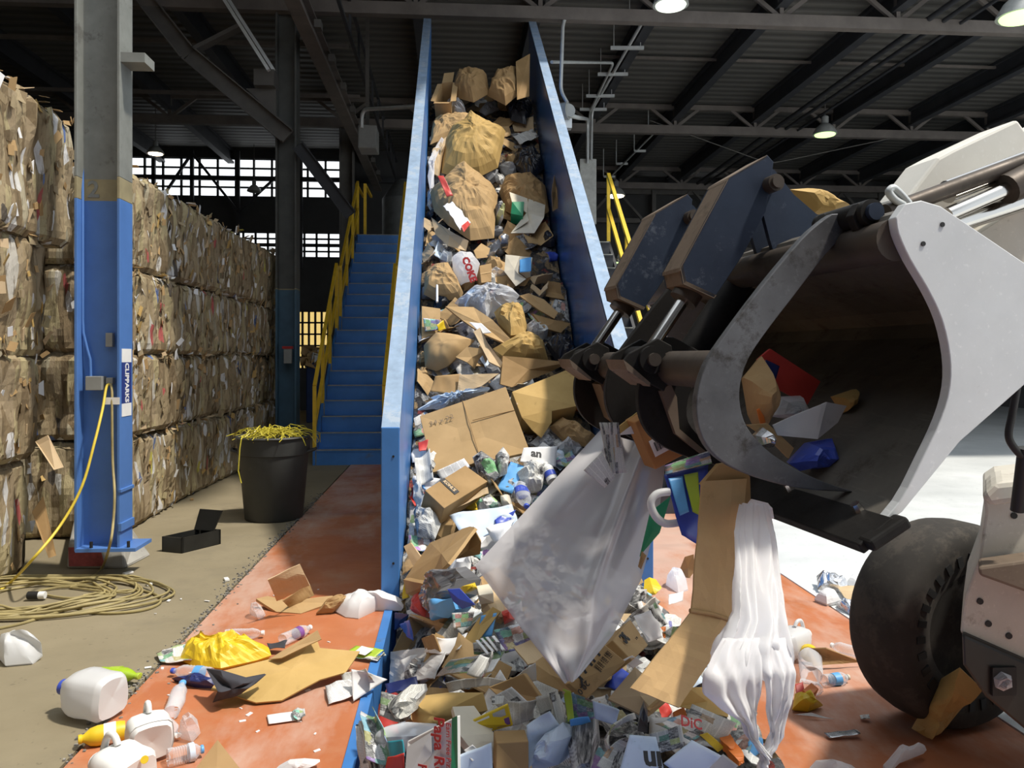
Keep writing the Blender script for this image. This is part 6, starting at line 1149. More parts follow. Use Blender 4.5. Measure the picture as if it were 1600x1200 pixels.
back = [(1410, 800), (1500, 690), (1600, 602), (1700, 520), (1720, 490), (1690, 460), (1600, 410), (1470, 322), (1440, 313), (1415, 318)]
sp = Ls(soft(front, 3, False) + back, 0.0)
b = MB(); b.prism(sp, WAX * .03); sd_ = b.build('side_plate', m_plate, ld, bevel=.004)
for u, v in ((1442, 381), (1472, 351)): q = L(u, v, 0); b = MB(); b.cyl(q - WAX * .003, q + WAX * .01, .006, 10); b.build('bolt_hole', m_black, sd_)
b = MB(); b.prism([q + WAX * (BW - .03) for q in sp], WAX * .03); b.build('side_plate', m_plate, ld)
# shell: floor, heel, back and hood swept between the side plates
prof = Ls([(1356, 838), (1410, 798), (1500, 690), (1600, 602), (1700, 520), (1720, 490), (1690, 462), (1600, 412), (1472, 326), (1440, 318), (1412, 330), (1402, 352)], .0)
b = MB(); inn = []
cen = sum(prof, V((0, 0, 0))) / len(prof)
o_ = [at(q, .03) for q in prof]; i_ = [q + (cen - q).normalized() * .016 for q in o_]
vs = []; n_ = len(prof)
for s in (.03, BW - .03): vs += [at(q, s) for q in o_] + [at(q, s) for q in i_]
fs = []
for k in range(n_ - 1): fs += [(k, k + 1, 2 * n_ + k + 1, 2 * n_ + k), (n_ + k, 3 * n_ + k, 3 * n_ + k + 1, n_ + k + 1)]
fs += [(0, 2 * n_, 3 * n_, n_), (n_ - 1, 2 * n_ - 1, 4 * n_ - 1, 3 * n_ - 1)]
b.add(vs, fs); b.build('bucket_shell', m_bin_in, ld)
lip0 = L(1350, 846, 0); dlip = (L(1410, 798, 0) - lip0).normalized(); nl = WAX.cross(dlip)
b = MB(); b.bar(lip0 + dlip * .03 - WAX * .02, lip0 + dlip * .03 + WAX * BW, .11, .028, nl); eb_ = b.build('cutting_edge', m_tined, ld, bevel=.004)
b = MB(); b.bar(L(1352, 852, -.02), L(1412, 812, -.02), .05, .03, nl); b.build('wear_corner', m_tined, eb_, bevel=.008)
up = nl if nl.z > 0 else -nl
for yl in (.1, .42, .72, 1.1, 1.5): q = lip0 + dlip * .075 + WAX * yl; b = MB(); b.cyl(q + up * .012, q + up * .034, .016, 8, .012); b.build('edge_bolt', m_rod, eb_, smooth=40)
tq = L(1412, 372, 0); b = MB(); b.cyl(at(tq, .03), at(tq, BW - .03), .052, 20); b.build('torque_tube', m_brownst, ld, smooth=50)
tq2 = L(1455, 372, 0); b = MB(); b.cyl(at(tq2, .03), at(tq2, BW - .03), .04, 16); b.build('hood_bar', m_bin_in, ld, smooth=50)
# tines
to = [(1276, 356), (1284, 343), (1300, 334), (1326, 332), (1340, 345), (1338, 362), (1312, 376)]
tine_px = [(1300, 334), (1284, 345), (1252, 374), (1190, 448), (1130, 528), (1102, 572), (1089, 618), (1090, 660), (1104, 696), (1130, 722), (1170, 742), (1220, 757), (1275, 766), (1336, 769), (1285, 752), (1235, 728), (1195, 700), (1168, 668), (1157, 635), (1157, 600), (1170, 560), (1200, 515), (1240, 463), (1290, 398), (1318, 368), (1332, 345), (1318, 333)]
TA = .2; tp = Ls(soft(tine_px[:14], 3, False) + soft(tine_px[13:], 3, False)[1:], TA)
def tine(yl, mat, pts=tp):
    b = MB(); b.prism([at(q, yl) for q in pts], WAX * .028); return b.build('tine', mat, ld, bevel=.003)
tine(TA, m_tine)
low = Ls(soft([(1110, 560), (1100, 576), (1089, 618), (1090, 660), (1104, 696), (1130, 722), (1170, 742), (1220, 757), (1275, 766), (1336, 769), (1285, 752), (1235, 728), (1195, 700), (1178, 668), (1185, 620), (1210, 560), (1180, 535), (1140, 520)], 3), TA)
for yl in (.62, .94, 1.33): tine(yl, m_tined, low if yl != .94 else tp)
pv = L(1326, 342, TA); b = MB(); b.cyl(at(pv, .1), at(pv, .32), .034, 18); b.build('pivot_sleeve', m_tined, ld, smooth=50)
b = MB(); b.cyl(at(pv, .085), at(pv, .1), .022, 18); b.build('pivot_pin', m_cover, ld, smooth=50)
for yl in (.12, .27):
    b = MB(); b.prism([at(q, yl) for q in Ls([(1302, 345), (1312, 326), (1338, 322), (1352, 336), (1352, 372), (1346, 392), (1330, 378), (1312, 366)], TA)], WAX * .03); b.build('pivot_ear', m_tined, ld, bevel=.003)
# cross tubes between the tines
ct = L(1042, 575, .62); b = MB(); b.cyl(at(ct, TA + .03), at(ct, .62), .052, 18); b.build('cross_tube', m_brownst, ld, smooth=50)
b = MB(); b.cyl(at(ct, .97), at(ct, 1.33), .052, 18); b.build('cross_tube', m_brownst, ld, smooth=50)
# two hydraulic cylinders under box covers, their rods and brackets
def cyl_set(dy):
    Y = .56 + dy; W_ = .13
    q = lambda u, v, y=.56: at(L(u, v, .56), y + dy)
    poly = [(1139, 277), (1199, 242), (1209, 253), (1197, 330), (1160, 400), (1116, 466), (1068, 444), (1063, 418)]
    b = MB(); b.prism([q(u, v) for u, v in poly], WAX * .01); c_ = b.build('cylinder_cover', m_cover, ld, bevel=.002)
    b = MB(); b.prism([q(u, v, .56 + W_) for u, v in poly], WAX * .01); b.build('cover_side', m_cover, c_)
    for a, e, nm in (((1139, 277), (1063, 418), 'cover_top'), ((1199, 242), (1139, 277), 'cover_cap'), ((1063, 418), (1068, 444), 'cover_corner'), ((1068, 444), (1116, 466), 'cover_end')):
        p0, p1 = q(*a), q(*e); b = MB(); b.prism([p0, p1, p1 + WAX * (W_ + .01), p0 + WAX * (W_ + .01)], ((q(1130, 360) - p0).normalized()) * .012); b.build(nm, m_cedge, c_)
    br = [(1197, 329), (1206, 256), (1216, 264), (1246, 302), (1290, 340), (1300, 352), (1262, 372), (1236, 398), (1224, 424), (1208, 372)]
    for y in (.58, .68): b = MB(); b.prism([q(u, v, y) for u, v in br], WAX * .018); b.build('bracket', m_cover, ld)
    p0 = q(1203, 289, .52); b = MB(); b.cyl(p0, p0 + WAX * .24, .026, 18); b.cyl(p0 - WAX * .012, p0, .019, 18); b.build('pin', m_brownst, ld, smooth=40)
    b = MB(); a, e = q(1090, 455, .63), q(1020, 560, .63); b.cyl(a, e, .019, 14); b.build('rod', m_rod, ld, smooth=50)
    b = MB(); a2 = a + (e - a).normalized() * -.05; b.cyl(a2, a + (e - a).normalized() * .03, .045, 16); b.build('gland', m_brownst, ld, smooth=50)
    e_ = q(1019, 562, .5); b = MB(); b.cyl(at(e_, .55 + dy), at(e_, .74 + dy), .042, 18); b.build('rod_eye', m_tined, ld, smooth=50)
    b = MB(); b.cyl(at(e_, .535 + dy), at(e_, .56 + dy), .02, 14); b.build('pin', m_brownst, ld, smooth=50)
    lug = [(975, 565), (985, 552), (1030, 528), (1052, 540), (1056, 575), (1040, 612), (1018, 600), (985, 582)]
    for y in (.57, .71): b = MB(); b.prism([q(u, v, y) for u, v in lug], WAX * .016); b.build('lug', m_tined, ld, bevel=.003)
    b = MB(); b.prism([q(974, 562, .56), q(980, 578, .56), q(1016, 604, .56), q(1016, 598, .56), q(984, 570, .56)], WAX * .17); b.build('lug_edge', m_cedge, ld)
    # folded stiffener behind the tine
    st = [(1040, 612), (1056, 600), (1066, 622), (1070, 672), (1112, 708), (1108, 714), (1064, 680), (1050, 640)]
    b = MB(); b.prism([q(u, v, .6) for u, v in st], WAX * .11); b.build('stiffener', m_cedge, ld)
cyl_set(0); cyl_set(.6)
# barrel links behind the covers
for k, (a, e, yl) in enumerate((((1180, 400), (1075, 560), .85), ((1230, 430), (1120, 520), 1.2))): b = MB(); b.cyl(L(*a, yl), L(*e, yl), .05, 14); b.build('cylinder_barrel', m_tined, ld, smooth=50)
# lift arms, tilt cylinders, hose
arm = Ls([(1418, 308), (1466, 246), (1492, 232), (1590, 186), (1604, 205), (1720, 150), (1760, 330), (1600, 330)], .5)
b = MB(); b.prism(arm, WAX * .16); b.build('lift_arm', m_cabl, ld, bevel=.01)
b = MB(); b.prism([q + WAX * .9 + XAX * .62 for q in arm], WAX * .16); b.build('lift_arm', m_cabl, ld, bevel=.01)
for a, e, r_, m, yl in (((1385, 332), (1640, 238), .024, m_brownst, .32), ((1480, 300), (1640, 240), .034, m_rod, .34), ((1480, 336), (1590, 288), .022, m_rod, .30), ((1572, 296), (1680, 240), .045, m_brownst, .30), ((1490, 350), (1640, 300), .03, m_rod, .36)):
    b = MB(); b.cyl(L(*a, yl), L(*e, yl), r_, 18); b.build('tilt_cylinder' if m is m_brownst else 'tilt_rod', m, ld, smooth=50)
b = MB(); b.prism(Ls([(1500, 348), (1545, 328), (1640, 290), (1660, 340), (1560, 400), (1500, 365)], .45), WAX * .1); b.build('arm_link', m_cab, ld)
b = MB(); b.prism(Ls([(1520, 372), (1600, 320), (1680, 330), (1660, 480), (1600, 430)], .38), WAX * .1); b.build('arm_casting', m_cab, ld)
b = MB(); b.tube(smoothp(Ls([(1412, 320), (1398, 312), (1389, 300), (1396, 294), (1408, 304), (1420, 318)], .3)), .011, 8); b.build('hose', m_galv, ld, smooth=50)
# far front wheel
wc_ = V((2.17, 3.38, .44)); WR = .44
wm = Matrix.Translation(wc_) @ Matrix.Rotation(PHI + math.radians(9), 4, 'Z') @ Matrix.Rotation(-math.pi / 2, 4, 'X')
b = MB(); b.lathe([(.24, -.13), (.30, -.15), (.36, -.155), (.405, -.145), (.43, -.11), (.44, -.05), (.44, .05), (.43, .11), (.405, .145), (.36, .155), (.30, .15), (.24, .13), (.24, -.13)], 64, wm)
m_tyre = m_metal('dusty solid tyre', (.035, .033, .03), (.06, .055, .05), .75, 0, (.085, .075, .065), .5); tyre = b.build('tyre', m_tyre, ld, smooth=45)
b = MB(); b.lathe([(.0001, .05), (.10, .04), (.12, -.02), (.20, -.04), (.235, -.11), (.25, -.12), (.25, .1)], 40, wm); wheel_rim = b.build('wheel_rim', m_metal('dirty wheel rim', (.06, .06, .055), (.10, .10, .095), .7, .1, (.03, .03, .03)), ld, smooth=40)
for k in range(30):
    b = MB(); a = 2 * math.pi * k / 30; c = V((.315 * math.cos(a), .315 * math.sin(a), -.152)); b.box(wm @ c, (.045, .028, .012), (wm.to_3x3() @ Matrix.Rotation(a, 3, 'Z'))); b.build('sidewall_slot', m_black, tyre)
# chassis front at the frame edge
def panel(pts, d, dep, name, mat, bev=.01): r = ray(1535, HZ); b = MB(); b.prism([P(u, v, d) for u, v in pts], V((r.x * dep, r.y * dep, 0))); return b.build(name, mat, ld, bevel=bev)
ch = panel([(1540, 800), (1535, 770), (1556, 756), (1700, 740), (1760, 1000), (1640, 1050), (1500, 990), (1508, 930), (1530, 870)], 2.75, .45, 'chassis_front', m_cab)
panel([(1534, 775), (1556, 754), (1640, 745), (1640, 778), (1545, 792)], 2.7, .3, 'fender_top', m_cab, .02)
panel([(1528, 886), (1600, 876), (1680, 880), (1680, 950), (1600, 925), (1530, 900)], 2.62, .12, 'step', m_cedge)
for u, v in ((1585, 806), (1577, 994), (1545, 975), (1532, 940)): q = P(u, v, 2.745); b = MB(); b.cyl(q, q + V((.002, .012, 0)), .011, 10); b.build('bolt_hole', m_black, ch)
lw_ = panel([(1503, 990), (1640, 1050), (1760, 1090), (1760, 1160), (1600, 1140), (1540, 1090), (1505, 1040)], 2.72, .4, 'lower_guard', m_blackmetal)
b = MB(); q = P(1568, 1064, 2.715); b.box(q, (.085, .012, .095)); go_ = b.build('guard_opening', m_black, lw_); blob('crinkled_plastic', [P(u, v, 2.70) for u, v in ((1554, 1060), (1566, 1050), (1580, 1056), (1582, 1074), (1568, 1080), (1556, 1074))], m_wrap, '', '', .01, .02, 30, parent=lw_)
b = MB(); b.tube(smoothp([P(u, v, 2.6) for u, v in ((1590, 600), (1582, 645), (1576, 680), (1585, 700), (1602, 716), (1640, 740))]), .012, 10); b.build('grab_handle', m_black, ld, smooth=50)
b = MB(); b.cyl(P(1602, 700, 2.6), P(1590, 798, 2.65), .022, 14); b.build('guard_post', m_black, ld, smooth=50)
# rest of the machine, beyond the frame
b = MB(); b.bb((2.35, 2.25, .35), (4.1, 3.15, 1.15)); b.build('body', m_cab, ld, bevel=.03)
b = MB(); b.bb((2.9, 2.3, 1.15), (4.0, 3.1, 2.1)); b.build('cab', m_blackmetal, ld, bevel=.03)
for x, y in ((3.6, 3.42), (2.9, 2.0), (3.8, 2.0)):
    b = MB(); b.lathe([(.0001, -.1), (.24, -.13), (.36, -.15), (.43, -.11), (.44, 0), (.43, .11), (.36, .15), (.24, .13), (.0001, .1)], 40, Matrix.Translation(V((x, y, .44))) @ Matrix.Rotation(-math.pi / 2, 4, 'X')); b.build('wheel', m_tyre, ld, smooth=45)
# ------------------------------------------------------------------ waste held by the bucket and grapple
def lq(pts, yl0, yl1=None): return [L(u, v, yl0) for u, v in pts]
slab('red_magazine', lq([(1184, 562), (1204, 545), (1282, 596), (1262, 632), (1200, 600)], .62), .012, m_red, 'red printed cover with a navy square inside the bucket', 'magazine')
sheet('navy_print', lq([(1196, 562), (1218, 572), (1212, 592), (1192, 578)], .6), m_navyc, '', '', .002, parent=bpy.data.objects['red_magazine'])
sheet('white_card_tray', lq([(1206, 664), (1290, 628), (1276, 686), (1214, 680)], .4), m_paper, 'white folded card tray lying in the bucket', 'card', .004, th=.005, short='white card tray')
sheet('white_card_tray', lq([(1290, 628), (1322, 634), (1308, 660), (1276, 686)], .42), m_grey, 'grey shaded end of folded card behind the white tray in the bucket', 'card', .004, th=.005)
blob('yellow_paper', lq([(1302, 620), (1338, 608), (1336, 630), (1318, 645)], .5), m_card4, 'crumpled yellowish paper beside the white card in the bucket', 'paper', .04, .02, 14)
blob('blue_bag', lq([(1232, 724), (1262, 692), (1300, 685), (1308, 710), (1280, 730), (1250, 736)], .42), m_royal, 'blue plastic bag at the bottom of the bucket', 'bag', .06, .03, 10)
blob('cardboard_wad', lq([(1172, 650), (1162, 590), (1190, 556), (1204, 600), (1196, 660), (1186, 680)], .5), m_card1, 'crushed brown carton held behind the near tine', 'cardboard', .06, .04, 9)
card('cardboard_flap', lq([(1168, 664), (1200, 662), (1240, 700), (1232, 716), (1206, 690)], .4), m_card1, 'curved brown board strip inside the near tine', 'cardboard', .01)
sheet('orange_label', lq([(1182, 640), (1190, 636), (1196, 660), (1188, 664)], .45), m_orng, 'small orange tag on the crushed carton in the bucket', 'label', .002)
blob('silver_can', lq([(1180, 680), (1192, 668), (1206, 682), (1202, 700), (1186, 696)], .38), m_foil, 'crushed silver can just inside the near tine', 'can', .05, .015, 18)
blob('plastic_wrap', lq([(1200, 650), (1212, 620), (1250, 618), (1262, 640), (1230, 655)], .6), m_wrap, 'clear plastic behind the white card tray in the bucket', 'plastic', .05, .03, 10)
blob('cardboard_sheet', lq([(1234, 296), (1262, 294), (1300, 308), (1328, 320), (1300, 336), (1270, 334)], .9), m_card4, 'golden cardboard caught on top of the bucket behind the bracket', 'cardboard', .04, .02, 8)
obx, p_, n_ = boxy('orange_carton', lq([(992, 660), (1060, 618), (1090, 700), (1024, 734)], .78), .1, m_card5, 'orange brown carton with white barcode labels gripped under the dark tine', 'box', short='gripped carton')
l = lambda i, j, h=.002: (p_[0] * (1 - i) + p_[1] * i) * (1 - j) + (p_[3] * (1 - i) + p_[2] * i) * j + n_ * h
def barcode(i0, j0, i1, j1):
    b = MB(); b.add([l(i0, j0), l(i1, j0), l(i1, j1), l(i0, j1)], [(0, 1, 2, 3)]); o = b.build('barcode_label', m_label, obx, solid=.001)
    for k in range(9): x = i0 + (i1 - i0) * (.2 + .07 * k); w2 = .012 if k % 3 else .02; b = MB(); b.add([l(x, j0 + (j1 - j0) * .2, .004), l(x + w2, j0 + (j1 - j0) * .2, .004), l(x + w2, j0 + (j1 - j0) * .75, .004), l(x, j0 + (j1 - j0) * .75, .004)], [(0, 1, 2, 3)]); b.build('bar', m_ink, o)
barcode(.10, .45, .48, .78)
fl = card('cardboard_flap', lq([(952, 678), (1002, 640), (1008, 660), (1000, 676), (968, 680)], .86), m_card4, '', '', .008, parent=obx)
b = MB(); q4 = lq([(966, 680), (1006, 650), (1004, 664), (990, 678)], .84); b.add(q4, [(0, 1, 2, 3)]); b.build('barcode_label', m_label, obx, solid=.001)
np4 = [sheet('newspaper', lq([(936 + 7 * k, 660), (945 + 7 * k, 660), (966 + 4 * k, 738), (950 + 4 * k, 740)], .75 - .01 * k), m_np, '%s leaf of the newspaper bundle hanging from the far tine' % ('first', 'second', 'third', 'fourth')[k], 'newspaper', .006, group='hanging newspaper leaves') for k in range(4)]
sheet('paper_sack', lq([(912, 735), (940, 705), (960, 745), (944, 762)], .7), m_np2, 'pale paper corner hanging beside the newspaper leaves', 'paper', .008)
# big cloudy film hanging from the grapple
def film(j0, j1):
    pass
FD = .66
ctl = [[(938, 672, 1.02), (990, 690, 1.0), (1040, 720, .98)], [(840, 778, .92), (940, 800, .88), (1030, 800, .88)], [(742, 884, .84), (880, 930, .76), (1002, 905, .8)], [(812, 978, .74), (885, 1010, .70), (958, 992, .72)], [(882, 1068, .66), (892, 1064, .65), (905, 1057, .65)]]
def lerp3(a, c, t): return tuple(x + (y - x) * t for x, y in zip(a, c))
def cat(a, b_, c, d, t): return tuple(.5 * ((2 * q) + (r - p) * t + (2 * p - 5 * q + 4 * r - s) * t * t + (3 * q - p - 3 * r + s) * t ** 3) for p, q, r, s in zip(a, b_, c, d))
def filmfn(i, j):
    rowz = []
    for r in ctl:
        k = min(1, int(i * 2)); rowz.append(lerp3(r[k], r[k + 1], i * 2 - k))
    t = j * 4; k = min(3, int(t)); f = t - k; g = lambda n: rowz[max(0, min(4, n))]
    u, v, y = lerp3(g(k), g(k + 1), f); p = L(u, v, y)
    ed = min(1, 6 * i * (1 - i) + .05); d = ed * .02 * math.sin(i * 9 + 2 * j) * (1 - j * .5) + ed * .015 * noise.noise(V((i * 5, j * 4, 2))) + .05 * math.exp(-((i - .62 - .1 * j) / .05) ** 2) * (1 - j) + ed * .006 * (1 - 2 * abs(noise.noise(V((i * 6 + 3 * j, j * 2, 8)))))
    return p - FWD * d
b = MB(); b.grid(filmfn, 44, 44); fo = b.build('plastic_film', m_film, None, smooth=180, fix=False); tag(fo, 'large cloudy plastic film hanging from the grapple over the waste', 'plastic film')
# tall folded board hanging from the lip
hb_ = thing('cardboard_strip', L(1120, 960, .3), 'long tan cardboard strip hanging from the bucket lip, folded once', 'cardboard')
def plate4(pts, th, mat, name, par): n = normal_of(pts); b = MB(); b.grid(lambda i, j: (pts[0] * (1 - i) + pts[1] * i) * (1 - j) + (pts[3] * (1 - i) + pts[2] * i) * j + n * .006 * noise.noise(V((i * 3, j * 6, pts[0].x))), 6, 12); return b.build(name, mat, par, solid=th, fix=False)
plate4([L(1096, 752, .34), L(1166, 748, .36), L(1149, 972, .30), L(1080, 955, .28)], .006, m_card1, 'upper_panel', hb_)
plate4([L(1080, 955, .28), L(1149, 972, .30), L(1060, 1106, .16), L(986, 1075, .14)], .006, m_card1, 'lower_panel', hb_)
b = MB(); b.tube([L(1078, 954, .275), L(1115, 960, .285), L(1150, 972, .295)], .006, 8); b.build('fold', m_card2, hb_, smooth=50)
card('cardboard_flap', [L(u, v, .37) for u, v in ((1096, 758), (1124, 726), (1150, 722), (1172, 745), (1174, 800), (1164, 806), (1166, 762))], m_card2, 'crushed dark brown top of a carton where the tan strip bends over the lip', 'cardboard', .02)
# printed blue and green packaging with a white handle, and the green sheet
bg_ = sheet('printed_bag', [L(1036, 742, .55), L(1106, 726, .55), L(1092, 852, .5), L(1064, 836, .5)], m_royal, 'blue printed packaging with a lime stripe hanging from the bucket', 'packaging', .01, short='blue printed packaging')
sheet('lime_stripe', [L(1068, 742, .535), L(1090, 738, .535), L(1094, 806, .49), L(1082, 800, .49)], m_lime, '', '', .003, parent=bg_)
sheet('picture_print', [L(1044, 748, .535), L(1066, 744, .535), L(1076, 800, .49), L(1062, 806, .49)], m_sky, '', '', .004, parent=bg_)
sheet('dark_magazine', [L(1038, 728, .54), L(1108, 704, .54), L(1112, 724, .53), L(1040, 742, .53)], m_ad2, 'dark printed magazine edge above the blue printed packaging', 'magazine', .006)
b = MB(); b.tube(smoothp([L(u, v, .53) for u, v in ((1046, 768), (1026, 772), (1017, 786), (1024, 806), (1040, 818), (1064, 816))]), .012, 8); tag(b.build('bag_handle', m_jug, None, smooth=60), 'white plastic carrying loop beside the blue printed packaging', 'handle')
card('green_sheet', [L(u, v, .62) for u, v in ((1000, 870), (1016, 800), (1048, 776), (1030, 832), (1002, 866))], m_green, 'green plastic sheet hanging beside the white loop and the film', 'plastic', .004)
card('cardboard_strip', [L(u, v, .6) for u, v in ((998, 886), (1004, 862), (1010, 868), (1002, 890))], m_card2, 'thin brown scrap under the green sheet', 'cardboard', .006)
# white carrier bag hanging upside down
wb = thing('white_carrier_bag', L(1180, 950, .28), 'bright white plastic carrier bag hanging upside down, handles trailing', 'bag')
sec = [(788, 1158, 1196, .32), (830, 1148, 1206, .24), (900, 1152, 1214, .12), (960, 1152, 1222, .04), (1000, 1130, 1228, .0), (1030, 1116, 1230, -.005), (1044, 1118, 1228, -.005)]
def bagfn(i, j):
    t = j * 6; k = min(5, int(t)); f = t - k; v, u0, u1, y = lerp3(sec[k], sec[k + 1], f); a = 2 * math.pi * i
    c = L((u0 + u1) / 2, v, y); hw = (L(u1, v, y) - L(u0, v, y)).length / 2; k2 = 1 + .12 * noise.noise(V((math.cos(a) * 2, math.sin(a) * 2, j * 3)))
    return c + XAX * math.cos(a) * hw + WAX * math.sin(a) * hw * .55 * k2 + WAX * (.014 * math.sin(a * 7 + 3 * j) + .014 * math.sin(a * 13 + 6 * noise.noise(V((j * 3, a, 3))))) * (.35 + j) + WAX * .01 * noise.noise(V((a * 3, j * 6, 4)))
b = MB(); b.grid(bagfn, 96, 30); b.build('bag_body', m_bag, wb, smooth=180, fix=False)
def strap_(rows, y, name):
    s0 = rows[0][1] * .37
    def fn(i, j):
        t = j * (len(rows) - 1); k = min(len(rows) - 2, int(t)); f = t - k; v, u0, u1 = lerp3(rows[k], rows[k + 1], f)
        u0 += 5 * noise.noise(V((s0, j * 7, 1))) * j; u1 += 5 * noise.noise(V((s0, j * 7, 9))) * j; yy = y + .05 * (1 - min(1, j * 3.5)) if len(rows) > 4 else y
        fold_ = .005 * math.sin(i * 19 + 5 * noise.noise(V((s0, j * 3, i)))) + .016 * noise.noise(V((i * 4 + s0, j * 3.5, 2))) + .007 * (1 - 2 * abs(noise.noise(V((i * 9 + s0, j * 4, 5)))))
        return L(u0 + (u1 - u0) * i, v, yy) - WAX * (fold_ * min(1, .25 + 2 * j) + .006 * math.sin(i * math.pi))
    b = MB(); b.grid(fn, 26, 44); return b.build(name, m_bag, wb, smooth=180, fix=False, solid=.001)
strap_([(996, 1128, 1186), (1022, 1112, 1188), (1050, 1098, 1188), (1085, 1100, 1188), (1110, 1130, 1186), (1128, 1158, 1180), (1150, 1166, 1180), (1168, 1178, 1196), (1180, 1190, 1204)], -.075, 'handle_loop')
strap_([(996, 1176, 1226), (1022, 1184, 1236), (1050, 1190, 1242), (1085, 1194, 1238), (1110, 1196, 1230), (1140, 1198, 1220), (1165, 1196, 1214), (1180, 1188, 1206)], -.07, 'handle_loop')
strap_([(1178, 1188, 1202), (1190, 1186, 1196), (1215, 1184, 1200)], -.078, 'handle_tail')
blob('plastic_wrap', [L(u, v, .36) for u, v in ((1160, 800), (1176, 780), (1200, 786), (1205, 810), (1180, 822))], m_bag, 'torn white plastic knot where the carrier bag is pinched by the lip', 'plastic', .03, .03, 14)
# ------------------------------------------------------------------ smaller loose pieces between the large ones
from collections import Counter
def inside(poly, u, v):
    c = False; n = len(poly)
    for i in range(n):
        x0, y0 = poly[i]; x1, y1 = poly[(i + 1) % n]
        if (y0 > v) != (y1 > v) and u < (x1 - x0) * (v - y0) / (y1 - y0) + x0: c = not c
    return c
HIDE = [[(938, 672), (745, 884), (885, 1066), (1000, 900), (1035, 730)], [(1096, 750), (1166, 748), (1149, 972), (1060, 1106), (986, 1075), (1080, 955)], [(895, 0), (1700, 0), (1700, 900), (1190, 800), (1000, 700), (895, 590)]]
names = Counter(k[2] for k in KEYS); REF = [k for k in KEYS if names[k[2]] == 1 and len(k[3]) > 2]; PREV = list(KEYS)
REF = [k for k in REF if -.5 < Hp(k[0], k[1]).x < 1.35 and 90 < k[1] < 1215 and not any(inside(h, k[0], k[1]) for h in HIDE)]
rg = random.Random(2024); USED = set(); placed = 0; tries = 0
KIND = {
 'card': [(m_card1, 'brown', 'cardboard_piece', 'torn board piece', 'cardboard'), (m_card2, 'dark brown', 'cardboard_piece', 'torn board piece', 'cardboard'), (m_card3, 'pale tan', 'cardboard_piece', 'torn board piece', 'cardboard')],
 'news': [(m_np, 'grey', 'newspaper_page', 'crumpled newspaper page', 'newspaper'), (m_np2, 'pale', 'newspaper_page', 'crumpled newspaper page', 'newspaper'), (m_np3, 'dark printed', 'newspaper_page', 'crumpled newspaper page', 'newspaper')],
 'white': [(m_paper, 'white', 'paper_sheet', 'bent paper sheet', 'paper'), (m_letter, 'white printed', 'paper_sheet', 'bent paper sheet', 'paper'), (m_bluep, 'pale blue', 'paper_sheet', 'bent paper sheet', 'paper')],
 'ad': [(m_ad, 'colour printed', 'leaflet', 'advert leaflet', 'leaflet'), (m_ad2, 'glossy colourful', 'leaflet', 'advert leaflet', 'leaflet')],
 'dark': [(m_blackbag, 'black', 'plastic_scrap', 'crumpled plastic scrap', 'plastic'), (m_wrap, 'clear', 'plastic_scrap', 'crumpled plastic scrap', 'plastic'), (m_greybag, 'grey', 'plastic_scrap', 'crumpled plastic scrap', 'plastic')],
 'wad': [(m_np2, 'pale', 'paper_wad', 'balled paper wad', 'paper'), (m_np3, 'dark', 'paper_wad', 'balled paper wad', 'paper'), (m_card1, 'brown', 'paper_wad', 'balled paper wad', 'paper')],
 'bit': [(m_red, 'red', 'wrapper', 'small wrapper', 'wrapper'), (m_royal, 'royal blue', 'wrapper', 'small wrapper', 'wrapper'), (m_yel, 'yellow', 'wrapper', 'small wrapper', 'wrapper'), (m_sky, 'sky blue', 'wrapper', 'small wrapper', 'wrapper'), (m_orng, 'orange', 'wrapper', 'small wrapper', 'wrapper'), (m_green, 'green', 'wrapper', 'small wrapper', 'wrapper')]}
def wording(u, v, col, noun):
    near = sorted(REF, key=lambda k: (k[0] - u) ** 2 + (k[1] - v) ** 2)[:6]; a = near[0]; dx, dy = u - a[0], v - a[1]
    if abs(dx) > abs(dy): rel = 'on the loader side of' if dx > 0 else 'on the stair side of'
    else: rel = 'just downhill of' if dy > 0 else 'just uphill of'
    yield '%s %s %s the %s' % (col, noun, rel, a[2])
    for c in near[1:]: yield '%s %s %s the %s, toward the %s' % (col, noun, rel, a[2], c[2])
    for c in near[2:]: yield '%s %s between the %s and the %s' % (col, noun, near[1][2], c[2])
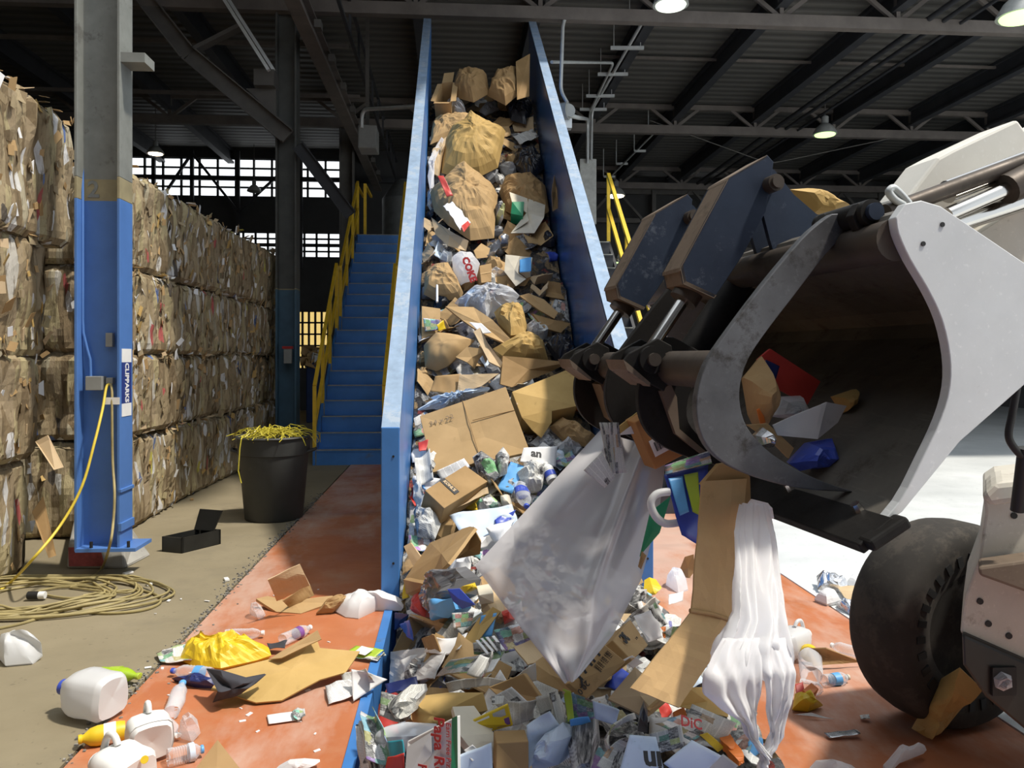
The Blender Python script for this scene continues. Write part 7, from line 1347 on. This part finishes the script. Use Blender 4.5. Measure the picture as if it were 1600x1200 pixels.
while placed < 235 and tries < 9000:
    tries += 1
    v = rg.uniform(98, 1205); u = rg.uniform(560, 1180)
    if v < 760 and rg.random() < .25: continue
    p = Hp(u, v)
    if not (-.32 < p.x < 1.18 and 2.3 < p.y < 12.3) or p.z < -.5: continue
    if any(inside(h, u, v) for h in HIDE): continue
    hit = any(inside(k[3], u, v) for k in PREV if abs(k[0] - u) < 150 and abs(k[1] - v) < 120)
    if hit: continue
    d = (p - CAM).dot(FWD); up_ = v < 480
    kn = rg.choices(('card', 'news', 'white', 'ad', 'dark', 'wad', 'bit'), (40, 14, 6, 6, 18, 14, 6) if up_ else (13, 34, 15, 13, 7, 12, 8))[0]
    if v < 240 and kn in ('white', 'ad', 'bit'): kn = 'card'
    mat, col, nm, noun, cat_ = rg.choice(KIND[kn])
    s_ = rg.uniform(.075, .17) * (.8 + d * .035) * (.55 if kn == 'bit' else 1)
    e = .06; nr = V((heap(p.x - e, p.y) - heap(p.x + e, p.y), heap(p.x, p.y - e) - heap(p.x, p.y + e), 2 * e)).normalized()
    nr = (nr + V((rg.gauss(0, .35), rg.gauss(0, .3) - .12, rg.gauss(0, .2)))).normalized(); t1 = nr.orthogonal().normalized(); t2 = nr.cross(t1); a = rg.uniform(0, 6.28); t1, t2 = t1 * math.cos(a) + t2 * math.sin(a), t2 * math.cos(a) - t1 * math.sin(a)
    c = p + V((0, 0, rg.uniform(.015, .05)))
    x0 = max(-.30, min(1.17, c.x)); c.x = x0
    lab = next((w_ for w_ in wording(u, v, col, noun) if w_ not in USED and len(w_.replace('-', ' ').split()) <= 16), None)
    if lab is None: continue
    def cl(q): q.x = max(-.325, min(1.195, q.x)); return q
    if kn in ('wad', 'dark'):
        ol = [cl(c + (t1 * math.cos(2 * math.pi * k / 8) * s_ * rg.uniform(.6, 1) + t2 * math.sin(2 * math.pi * k / 8) * s_ * rg.uniform(.5, .85))) for k in range(8)]
        blob(nm, ol, mat, lab, cat_, s_ * .45, s_ * .4, 1.6 / s_, group='loose pieces in the waste', rings=5, st=s_ / 2.5, drop=.08)
    else:
        w2 = s_ * rg.uniform(.6, 1.0); sk = rg.uniform(-.35, .35)
        ol = [cl(c - t1 * s_ - t2 * w2), cl(c + t1 * s_ * rg.uniform(.7, 1) - t2 * w2 * (1 + sk)), cl(c + t1 * s_ + t2 * w2), cl(c - t1 * s_ * rg.uniform(.7, 1) + t2 * w2 * (1 - sk))]
        if kn == 'card': sheet(nm, ol, mat, lab, cat_, .012, 7, th=.006, n=6, group='loose pieces in the waste', edge=.05, fold=rg.choice((0, 0, .05, .09)))
        else: sheet(nm, ol, mat, lab, cat_, rg.uniform(.015, .04), 9, curl=rg.uniform(-.04, .06), n=9, group='loose pieces in the waste', edge=.04)
    USED.add(lab); placed += 1; PREV.append((u, v, '', [(u - 9, v - 6), (u + 9, v - 6), (u + 9, v + 6), (u - 9, v + 6)]))
